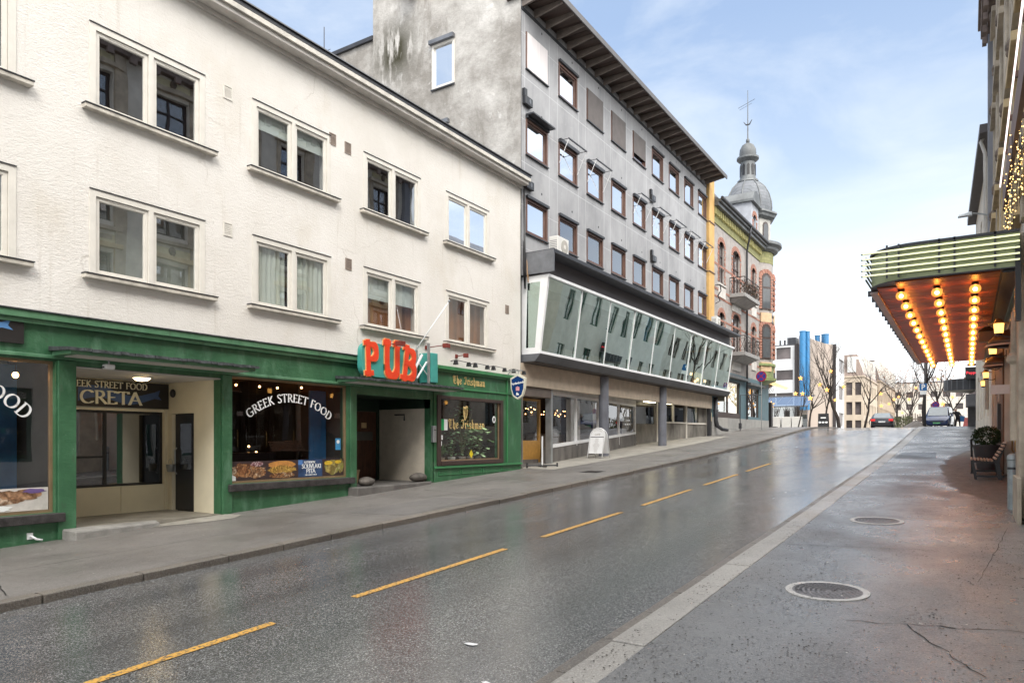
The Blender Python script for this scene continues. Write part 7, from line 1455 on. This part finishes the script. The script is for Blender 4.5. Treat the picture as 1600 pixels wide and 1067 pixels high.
# mansard buildings
def mansard(label,x0,x1,y0,y1,z1,z2,m,rm,seed):
    t=T('mansard_building',label,'building',(x1,y0,2.9))
    nb=int((y1-y0)/2.6); hs=[(y0+.7+i*2.6,y0+2.3+i*2.6,z,z+2.2) for i in range(nb) for z in(3.2,6.4,10.0)]
    MB().wall(lambda u,v,w=0:(x1-w,u,v),y0,y1,2,z1,hs,.35).build('side_wall',m,t)
    hf=[(x1-1.35-i*1.45,x1-.35-i*1.45,z,z+2.3) for i in range(int((x1-x0)/1.5)) for z in(3.2,6.5,10.0)]
    MB().wall(plane_y(y0),x0,x1,2,z1,hf,.35).build('front_wall',m,t)
    mb=MB(); mb.quad((x0,y0+.4,2),(x1-.35,y0+.4,2),(x1-.35,y0+.4,z1),(x0,y0+.4,z1)); mb.quad((x1-.35,y0+.4,2),(x1-.35,y1,2),(x1-.35,y1,z1),(x1-.35,y0+.4,z1)); mb.build('pane',MATS['tinted_far_glass'],t)
    mb=MB(); mb.box(x0,x1+.2,y0-.2,y1,z1,z1+.25); mb.build('cornice',m,t)
    mb=MB(); a=.9; mb.hexa([(x0,y0-.1,z1+.25),(x1+.1,y0-.1,z1+.25),(x1+.1,y1,z1+.25),(x0,y1,z1+.25)],[(x0,y0+1.2,z2),(x1-1.2,y0+1.2,z2),(x1-1.2,y1,z2),(x0,y1,z2)]); rf=mb.build('roof',rm,t)
    for i in range(nb):
        yy=y0+.9+i*2.6; mb=MB(); mb.box(x1-1.4,x1-.05,yy,yy+.12,z1+.5,z2-.6); mb.box(x1-1.4,x1-.05,yy+1.2,yy+1.32,z1+.5,z2-.6); mb.box(x1-1.4,x1-.02,yy,yy+1.32,z2-.6,z2-.45); d=mb.build('dormer',WHITE,rf)
        MB().quad((x1-.1,yy+.12,z1+.5),(x1-.1,yy+1.2,z1+.5),(x1-.1,yy+1.2,z2-.6),(x1-.1,yy+.12,z2-.6)).build('dormer_pane',MATS['tinted_far_glass'],t)
    mb=MB(); mb.box(x1-2.6,x1-1.2,y0-.05,y0+1,z1+.9,z2-.5); mb.build('front_dormer',mat('dormer_bright_glass',(.6,.6,.58),.1),t)
mansard('sandstone building with brown mansard roof nearer the beige gable wall',-24,-15.6,140,163,13.2,17.4,SAND,MANS,1)
mansard('further sandstone building with darker mansard roof down the street',-24,-15.2,163.5,205,14.0,18.6,mat('tan_sandstone',(.40,.32,.24),.8,var=.12,vs=.6),mat('dark_brown_roof',(.12,.10,.095),.6),2)
fb=T('far_white_block','far white apartment block with square windows at the end of the street','building',(-6,200,2.8))
hs=[(x,x+1.5,z,z+1.4) for x in [-18+i*2.6 for i in range(9)] for z in(3.4,6.4,9.4,12.4)]
MB().wall(plane_y(200),-19,5,2,16,hs,.3).build('front_wall',mat('warm_white_render',(.66,.62,.56),.8),fb); MB().quad((-19,200.32,2),(5,200.32,2),(5,200.32,16),(-19,200.32,16)).build('pane',MATS['tinted_far_glass'],fb); MB().box(-19.2,5.2,200,212,15.9,16.2).build('roof',GREYM,fb)
# conservatory terrace of the cafe and white planters
t=T('glass_terrace','white framed glass cafe terrace with sloping roof below the white office','terrace',(-15,66,2.9))
mb=MB()
for i in range(9):
    x=-19+i*.9; mb.box(x,x+.05,66,66.05,2.9,4.9); mb.tube([(x,66,4.9),(x,69.5,6.0)],.03,5)
mb.box(-19,-11.7,65.98,66.03,4.85,4.95); mb.box(-19,-11.7,65.98,66.03,3.6,3.66); mb.box(-19,-11.7,69.4,69.5,5.95,6.05); mb.build('frame',GREYM,t)
MB().quad((-19,66.03,2.9),(-11.8,66.03,2.9),(-11.8,66.03,4.9),(-19,66.03,4.9)).build('pane',G_FLAT,t); MB().quad((-19,66,4.93),(-11.8,66,4.93),(-11.8,69.5,6.02),(-19,69.5,6.02)).build('roof_pane',glass('terrace_glass',(.5,.56,.56),.3),t)
mb=MB(); rr=random.Random(8); [mb.box(x,x+.4,67.5,68,2.9,2.9+rr.uniform(.6,1.7)) for x in [-18.5+i*.75 for i in range(9)]]; mb.build('furniture',mat('terrace_furniture',(.12,.13,.12),.7,var=.5,vs=2),t)
for i,(x,l) in enumerate(((-13.6,'left white block planter on the square beside the cafe terrace'),(-12.75,'middle white block planter on the square beside the cafe terrace'),(-11.95,'right white block planter on the square beside the cafe terrace'))):
    t=T('white_planter',l,'planter',(x,62.5,P(62.5)),group='white block planters on the square')
    MB().box(x-.36,x+.36,62.2,62.9,P(62),P(62)+1.0).build('box_body',mat('white_planter_paint',(.68,.68,.66),.7,var=.05),t,bevel=.03)
    mb=MB(); rr=random.Random(i); [mb.tube([(x+rr.uniform(-.2,.2),62.5,P(62)+1),(x+rr.uniform(-.35,.35),62.5+rr.uniform(-.2,.2),P(62)+1.6+rr.random()*.3)],.012,4) for k in range(16)]; mb.build('twigs',BARK,t)
    MB().prism([(x+.36,P(62)+.0),(x+.60,P(62)+.0),(x+.48,P(62)+.42)],lambda u,v,w=0:(u,62.3+w,v),0,.2).build('cone',BLACKP,t)
t=T('black_cabinet','tall black cabinet standing by the brick house corner','cabinet',(-12.9,57,P(57)))
MB().box(-13.5,-12.75,57,57.5,P(57),P(57)+2.0).build('cabinet_body',BLACKP,t,bevel=.02); MB().box(-13.5,-12.4,56.9,57.6,P(57),P(57)+.12).build('base',BLACKP,t)
t=T('lit_awning','warm yellow lit tilted awning sign hanging in front of the white office','awning',(-13,60,6.2))
MB().hexa([(-13.9,60,6.6),(-12.4,60.2,6.0),(-12.4,60.7,6.0),(-13.9,60.5,6.6)],[(-13.9,60,6.95),(-12.2,60.2,6.18),(-12.2,60.7,6.18),(-13.9,60.5,6.95)]).build('glowing_panel',emis('awning_glow',(1,.68,.28),.8),t); MB().prism([(-14.5,6.7),(-13.9,6.0),(-13.2,6.5)],lambda u,v,w=0:(u,60.1+w,v),0,.3).build('dark_fold',mat('brown_canvas',(.14,.09,.05),.8),t); MB().tube([(-13.9,60.3,P(60)),(-13.9,60.3,6.7)],.04,6).build('mast',DKMETAL,t)
# bare trees
def tree_(label,x,y,h,r,seed,lean=0,spread=1,leafy=0,levels=4,trunk=.38,group='bare street trees along the square'):
    rr=random.Random(seed); t=T('bare_tree',label,'tree',(x,y,P(y)),group=group); tr=MB(); cr_=MB(); lf=MB()
    def br(p,d,L_,rad,lv):
        n=3; pts=[p]; q=Vector(p); dd=Vector(d)
        for i in range(n): dd=(dd+Vector((rr.gauss(0,.10),rr.gauss(0,.10),rr.gauss(.04,.06)))).normalized(); q=q+dd*L_/n; pts.append(q.copy())
        (tr if lv==levels else cr_).tube(pts,[rad,rad*.85,rad*.72,rad*.6],7 if lv>=levels-1 else 4,False)
        if lv<=1 and leafy and rr.random()<.5:
            for _ in range(leafy): c=q+Vector((rr.gauss(0,.07),rr.gauss(0,.07),rr.gauss(0,.07))); s=.05; lf.add([c,c+Vector((s,0,s)),c+Vector((0,s,2*s)),c+Vector((-s,0,s))],[(0,1,2,3)])
        if lv==0: return
        k=rr.choice((3,4)) if lv>1 else 3
        if lv==levels: k=6
        for i in range(k):
            a=rr.random()*6.28 if lv<levels else i*6.28/k+rr.uniform(-.3,.3); tilt=rr.uniform(.35,.85)*spread
            up=dd.normalized(); s1=up.cross(Vector((math.cos(a),math.sin(a),.1))).normalized(); nd=(up*math.cos(tilt)+s1*math.sin(tilt)).normalized(); nd.z+=.12
            st=pts[-1] if (i%2==0 or lv<levels-1) else pts[-2]
            if lv==levels and i>=3: st=pts[-1]-dd*L_*.12
            br(st,nd.normalized(),L_*(rr.uniform(.55,.8) if lv<levels else rr.uniform(.6,.95)*(1-trunk)/trunk*.55),rad*rr.uniform(.33,.46),lv-1)
    br(Vector((x,y,P(y)-.1)),Vector((lean,0,1)).normalized(),h*trunk,r,levels)
    tr.build('trunk',BARK,t,smooth=True); cr_.build('crown',BARK,t,smooth=True)
    if leafy: lf.build('leaves',mat('rusty_leaf',(.32,.16,.09),.8,var=.5,vs=3),t)
T_=[(-14.0,59,5.0,.09,1,.02,1.1,0,'small bare tree right behind the no stopping sign'),(-11.4,60,5.4,.06,2,0,.5,0,'thin bare sapling in front of the dark fin of the white office'),(-10.9,62,5.2,.10,3,0,1.1,0,'bare tree in front of the blue ducts'),
(-9.65,62,6.0,.10,4,0,.9,0,'slender bare tree above the black pavement board'),(-9.2,66,8.2,.17,5,0,.6,0,'tall thick trunked bare tree before the beige gable wall'),(-7.4,67,6.6,.11,6,.16,1,0,'leaning bare tree left of the dark car'),
(-5.7,78,6.4,.12,7,0,1,1,'bare tree with a few rusty leaves right of the dark car'),(-5.2,84,7.4,.12,8,0,.8,1,'taller bare tree behind the greenery right of the dark car'),(-2.75,62.5,10.5,.13,9,0,.85,0,'tall bare tree directly behind the blue parking sign'),(-2.2,84,9.5,.15,10,0,.8,1,'tall bare tree behind the blue van'),(-1.1,92,7,.14,11,0,1,3,'rusty leaved tree far right behind the person'),(-6.6,120,8,.15,12,0,1,2,'distant rusty tree before the far white block')]
for x,y,h,r,sd,ln,sp,lf,lab in T_: tree_(lab,x,y,h,r,sd,ln,sp,lf,levels=4)
# star lights hung in the trees
def fwd(px,py,Y):
    u=(px-800)/1110; th=math.atan(712/1110); D=Y/(math.cos(th)+u*math.sin(th)); return (D*(-math.sin(th)+u*math.cos(th)),Y,EYE+D*(688-py)/1110)
STARS=[(1205,632,58,.30),(1251,591,60,.22),(1243,615,60,.2),(1254,615,61,.22),(1266,622,61,.24),(1281,601,62,.22),(1292,609,61.5,.22),(1298,580,65,.2),(1318,604,65,.2),(1305,625,65,.18),(1376,615,72,.22),(1377,634,72,.2),(1389,631,76,.18),(1397,624,77,.18),(1404,620,77,.16),(1420,624,77,.2),(1410,645,77,.16),(1473,631,75,.26),(1488,620,80,.2),(1466,592,82,.2),(1431,606,76,.16),(1197,600,58,.2)]
ST_W=['hanging over the cafe terrace','high on the left duct','left of the thin sapling','right of the thin sapling','in the duct tree','in the slender tree on its left','in the slender tree on its right','high in the thick trunked tree','right of the thick trunk','low by the thick trunk','upper one over the dark car','lower one over the dark car','left of the rusty tree','in the rusty tree on its left','in the rusty tree on its right','near the white far block','low above the greenery','just above the blue van','above the person by the van','high in the tree behind the van','left of the parking sign','beside the no stopping sign']
for (px,py,Y,r),wd in zip(STARS,ST_W):
    c=fwd(px,py,Y); t=T('star_light','glowing yellow star light '+wd,'star light',c,group='glowing star lights in the bare trees'); mb=MB(); pts=[]
    for k in range(10): a=R(90+36*k); q=r if k%2==0 else r*.45; pts.append((c[0]+q*math.cos(a),c[1],c[2]+q*math.sin(a)))
    mb.add(pts+[(c[0],c[1]-r*.35,c[2]),(c[0],c[1]+r*.35,c[2])],[(k,(k+1)%10,10) for k in range(10)]+[((k+1)%10,k,11) for k in range(10)]); mb.build('star_body',STARE,t)
    MB().tube([(c[0],c[1],c[2]+r),(c[0],c[1],c[2]+r+.35)],.008,4).build('cord',BLACKP,t)
# parking sign on its post
t=T('parking_sign','blue P parking sign with white plate on a pole at the crest','road sign',(-2.6,60,P(60)))
MB().tube([(-2.62,60,P(60)),(-2.62,60,8.6)],.07,10).build('pole',mat('dark_pole',(.05,.045,.045),.6),t,smooth=True)
MB().box(-2.97,-2.50,59.88,59.91,5.55,6.05).build('blue_plate',mat('parking_blue',(.012,.13,.36),.4),t); MB().box(-2.94,-2.53,59.88,59.91,5.25,5.53).build('white_plate',WHITEP,t)
sans('P',.50,lambda u,v,w=0:(-2.735+u,59.879-w,5.63+v),.004,.012).build('lettering',WHITEP,t)
t=roundsign('small dark round no stopping sign between the parking sign and the van',-2.35,72,5.0,.30)
# dark shrubs and fence
mb=MB(); rr=random.Random(21)
for i in range(1500):
    c=Vector((rr.uniform(-6.0,-4.2),rr.uniform(70,74),P(70)+rr.random()**1.5*1.1)); d=Vector((rr.uniform(-1,1),rr.uniform(-1,1),rr.uniform(0,1)))*.07; e=Vector((rr.uniform(-1,1),0,rr.uniform(-1,1)))*.04; mb.add([c,c+d+e,c+d*2,c+d-e],[(0,1,2,3)])
setp(mb.build('low_greenery',mat('low_shrub_leaf',(.10,.12,.035),.7,var=.5,vs=2)),'low green planting between the dark car and the grit heap','greenery',kind='stuff')
t=T('picket_fence','weathered upright picket barrier behind the grit heap','fence',(-3.5,74,P(74)))
for i in range(15): x=-5.0+i*.19; MB().box(x,x+.08,74+.0,74.04,P(74),P(74)+1.35+(i%3)*.06).build('picket',mat('picket_grey',(.20,.16,.13),.8),t)
mb=MB(); mb.box(-5.05,-2.2,74.045,74.08,P(74)+.9,P(74)+1.0); mb.box(-5.05,-2.2,74.045,74.08,P(74)+.3,P(74)+.4); mb.build('cross_rail',MATS['picket_grey'],t)
mb=MB(); n=24; 
for j in range(7):
    for k in range(n):
        a=2*math.pi*k/n; q=j/6; rr_=1-q; z=P(62)-.05+.62*(q**.8)*(1+.12*mn.noise(Vector((k*.5,j,1)))); mb.v.append((-3.35+1.05*rr_*math.cos(a)*(1+.1*mn.noise(Vector((k*.4,2,j)))),63+1.0*rr_*math.sin(a),z))
for j in range(6):
    for k in range(n): mb.f.append((j*n+k,j*n+(k+1)%n,(j+1)*n+(k+1)%n,(j+1)*n+k))
setp(mb.build('grit_heap',mat('grey_grit_heap',(.20,.18,.165),.95,var=.25,vs=6,bump=.8),None,smooth=True),'heap of grey grit on the pavement beside the parking sign pole','heap')
# ------------------------------------------------ vehicles
def vehicle(name,label,x,y,rot,paint,kind):
    t=T(name,label,'car' if kind=='car' else 'van',(0,0,0))
    if kind=='car': sec=[(-2.15,.70,.45,.72,.72,.60),(-2.10,.84,.30,.92,.95,.70),(-1.75,.88,.25,.96,1.16,.68),(-1.25,.89,.22,.96,1.43,.60),(-.4,.89,.2,.95,1.47,.60),(.35,.89,.2,.94,1.42,.60),(1.05,.89,.22,.92,.98,.74),(1.7,.87,.25,.84,.86,.74),(2.1,.80,.32,.70,.72,.66),(2.17,.68,.42,.6,.62,.58)]
    else: sec=[(-2.2,.80,.35,1.0,1.80,.70),(-2.12,.88,.28,1.05,1.90,.72),(0,.90,.25,1.05,1.93,.72),(.75,.90,.25,1.05,1.88,.70),(1.55,.90,.25,1.05,1.12,.76),(1.95,.88,.27,.92,.98,.74),(2.2,.80,.32,.78,.82,.66),(2.26,.68,.42,.66,.68,.56)]
    mb=MB(); m=10
    for s,hw,zb,belt,rf,hr in sec: mb.v+=[(-hw*.85,s,zb),(-hw,s,zb+.12),(-hw,s,belt),(-hr,s,rf-.04),(-hr*.8,s,rf),(hr*.8,s,rf),(hr,s,rf-.04),(hw,s,belt),(hw,s,zb+.12),(hw*.85,s,zb)]
    for i in range(len(sec)-1):
        for k in range(m): mb.f.append((i*m+k,(i+1)*m+k,(i+1)*m+(k+1)%m,i*m+(k+1)%m))
    mb.f.append(tuple(range(m))); mb.f.append(tuple((len(sec)-1)*m+k for k in range(m-1,-1,-1))); mb.build('body',paint,t,smooth=2)
    gl=mat('car_glass',(.10,.13,.15),.06,spec=.9)
    if kind=='car':
        MB().hexa([(-.66,-2.00,.98),(.66,-2.00,.98),(.56,-1.30,1.39),(-.56,-1.30,1.39)],[(-.66,-1.98,1.03),(.66,-1.98,1.03),(.56,-1.28,1.44),(-.56,-1.28,1.44)]).build('rear_window',gl,t); MB().hexa([(-.60,1.1,.97),(.60,1.1,.97),(.56,.45,1.36),(-.56,.45,1.36)],[(-.60,1.12,1.0),(.60,1.12,1.0),(.56,.47,1.40),(-.56,.47,1.40)]).build('windscreen',gl,t)
        for s in(-1,1): MB().hexa([(s*.86,-1.3,.98),(s*.87,.7,.98),(s*.70,.35,1.32),(s*.70,-1.0,1.34)],[(s*.875,-1.3,.98),(s*.885,.7,.98),(s*.72,.35,1.33),(s*.72,-1.0,1.35)]).build('side_window',gl,t)
        for s in(-1,1): MB().box(s*.52,s*.86,-2.165,-2.06,.72,.90).build('tail_light',emis('tail_red',(.7,.02,.02),.35),t)
        MB().box(-.26,.26,-2.185,-2.15,.60,.71).build('number_plate',WHITEP,t); MB().box(-.8,.8,-2.17,-2.1,.36,.46).build('bumper_strip',BLACKP,t)
    else:
        MB().hexa([(-.72,1.62,1.10),(.72,1.62,1.10),(.66,.86,1.80),(-.66,.86,1.80)],[(-.72,1.66,1.12),(.72,1.66,1.12),(.66,.90,1.83),(-.66,.90,1.83)]).build('windscreen',gl,t)
        for s in(-1,1):
            MB().hexa([(s*.88,.5,1.1),(s*.88,1.4,1.1),(s*.73,.85,1.70),(s*.73,.4,1.74)],[(s*.905,.5,1.1),(s*.905,1.4,1.1),(s*.755,.85,1.70),(s*.755,.4,1.74)]).build('side_window',gl,t)
            MB().hexa([(s*.48,2.20,.66),(s*.80,2.02,.68),(s*.84,1.90,.86),(s*.55,2.02,.84)],[(s*.48,2.25,.66),(s*.82,2.12,.68),(s*.86,1.95,.88),(s*.55,2.08,.86)]).build('headlight',mat('headlight_clear',(.8,.8,.78),.1,spec=1),t)
            MB().box(s*.92,s*1.08,1.0,1.12,1.05,1.25).build('wing_mirror',paint,t,bevel=.03)
        MB().box(-.26,.26,2.27,2.29,.42,.53).build('number_plate',mat('green_plate',(.12,.45,.2),.5),t); MB().box(-.5,.5,2.235,2.28,.56,.64).build('grille',BLACKP,t)
    for sy in(-1.35,1.35):
        for s in(-1,1):
            mb=MB(); 
            def wl(u,v,w=0,s=s,sy=sy): return (s*(.90-w),sy+u,.32+v)
            w_=MB().prism([(.32*math.cos(k*.3927),.32*math.sin(k*.3927)) for k in range(16)],wl,0,.2).build('wheel',TYRE,t); MB().prism([(.2*math.cos(k*.3927),.2*math.sin(k*.3927)) for k in range(16)],wl,-.008,.001).build('rim',STEEL,w_)
    t.location=(x,y,P(y)-.04 if x<-2.5 else P(y)); t.rotation_euler=(0,0,rot); return t
vehicle('parked_car','dark hatchback car seen from behind at the street crest',-6.35,71,R(3),mat('black_car_paint',(.02,.018,.025),.12,var=.05,spec=.8),'car')
vehicle('parked_van','dark blue small van facing the camera at the street crest',-2.05,72,R(176),mat('blue_van_paint',(.012,.03,.10),.12,var=.05,spec=.8),'van')
# white van opposite is outside; people at the crest
def person(label,x,y,joints,links,radii,cloth,head,legs=None,hair=(.05,.035,.03),bag=None):
    t=T('person',label,'person',(x,y,P(y)))
    me=bpy.data.meshes.new('body'); me.from_pydata([joints[k] for k in joints],[(list(joints).index(a),list(joints).index(b)) for a,b in links],[])
    o=bpy.data.objects.new('body',me); COL.objects.link(o); o.parent=t; me.materials.append(cloth)
    o.modifiers.new('skin','SKIN'); 
    for v,k in zip(me.skin_vertices[0].data,joints): v.radius=(radii[k],radii[k])
    me.skin_vertices[0].data[0].use_root=True
    s=o.modifiers.new('sub','SUBSURF'); s.levels=2; s.render_levels=2
    hx,hy,hz=head
    mb=MB(); mb.ball((hx,hy,hz),.105,14,1.2); mb.ball((hx,hy-.11,hz-.01),.02,8); [mb.ball((hx+s*.105,hy,hz),.022,6) for s in(-1,1)]; mb.v=[(a+x,b+y,c+P(y)) for a,b,c in mb.v]; mb.build('head',SKIN,t,smooth=True)
    mb=MB(); mb.ball((hx,hy+.02,hz+.04),.115,14,1.05); mb.v=[(a+x,b+y,c+P(y)) for a,b,c in mb.v if True]; mb.build('hair',mat('hair_%d'%int(hair[0]*1000),hair,.8),t,smooth=True)
    return t
J=dict(pelvis=(0,0,.92),belly=(-.03,-.02,1.12),chest=(-.10,-.05,1.35),neck=(-.14,-.08,1.50),ls=(-.30,-.06,1.42),le=(-.50,-.1,1.30),lh=(-.72,-.1,1.32),lf=(-.80,-.1,1.33),rs=(.08,-.04,1.42),re=(.24,-.05,1.18),rh=(.22,-.15,.93),rf=(.22,-.17,.84),lhip=(-.10,0,.88),lk=(-.14,-.06,.5),la=(-.17,.04,.08),lt=(-.18,-.12,.04),rhip=(.10,0,.88),rk=(.14,-.04,.5),ra=(.16,.05,.08),rt=(.17,-.12,.04))
LK=[('pelvis','belly'),('belly','chest'),('chest','neck'),('chest','ls'),('ls','le'),('le','lh'),('lh','lf'),('chest','rs'),('rs','re'),('re','rh'),('rh','rf'),('pelvis','lhip'),('lhip','lk'),('lk','la'),('la','lt'),('pelvis','rhip'),('rhip','rk'),('rk','ra'),('ra','rt')]
RD=dict(pelvis=.16,belly=.15,chest=.17,neck=.06,ls=.08,le=.055,lh=.04,lf=.03,rs=.08,re=.055,rh=.04,rf=.03,lhip=.10,lk=.07,la=.05,lt=.04,rhip=.10,rk=.07,ra=.05,rt=.04)
pr=person('person in dark clothes leaning one arm on the blue van',-.72,72.6,J,LK,RD,DARKCLOTH,(-.17,-.10,1.62),hair=(.35,.30,.26))
t=T('blue_bag','bright blue bag held by the person beside the van','bag',(-.35,72.4,P(72)+.6)); MB().box(-.55,-.2,72.3,72.5,P(72)+.62,P(72)+1.08).build('bag_body',BLUECLOTH,t,bevel=.05); MB().tube([(-.5,72.4,P(72)+1.06),(-.45,72.4,P(72)+1.2),(-.32,72.4,P(72)+1.2),(-.27,72.4,P(72)+1.06)],.012,5).build('handle',BLUECLOTH,t)
J2=dict(J); J2.update(le=(-.34,0,1.15),lh=(-.30,-.1,.92),lf=(-.3,-.12,.84),ls=(-.22,0,1.42),rs=(.22,0,1.42),re=(.32,0,1.15),chest=(0,0,1.35),belly=(0,0,1.12),neck=(0,0,1.5),rh=(.3,-.1,.92),rf=(.3,-.12,.84))
person('person in black standing far down the left pavement before the sandstone building',-9.3,92,J2,LK,RD,DARKCLOTH,(0,-.02,1.62))
t=T('road_barrier','pink and white low barrier boards at the right end of the crest','barrier',(-.1,68,P(68)))
MB().hexa([(-.35,68,P(68)),(.15,68,P(68)),(.15,68.4,P(68)),(-.35,68.4,P(68))],[(-.2,68.15,P(68)+.85),(.0,68.15,P(68)+.85),(.0,68.25,P(68)+.85),(-.2,68.25,P(68)+.85)]).build('board',mat('pink_red_board',(.6,.15,.13),.6),t); MB().box(.18,.22,68,68.4,P(68),P(68)+.75).build('side_board',WHITEP,t)
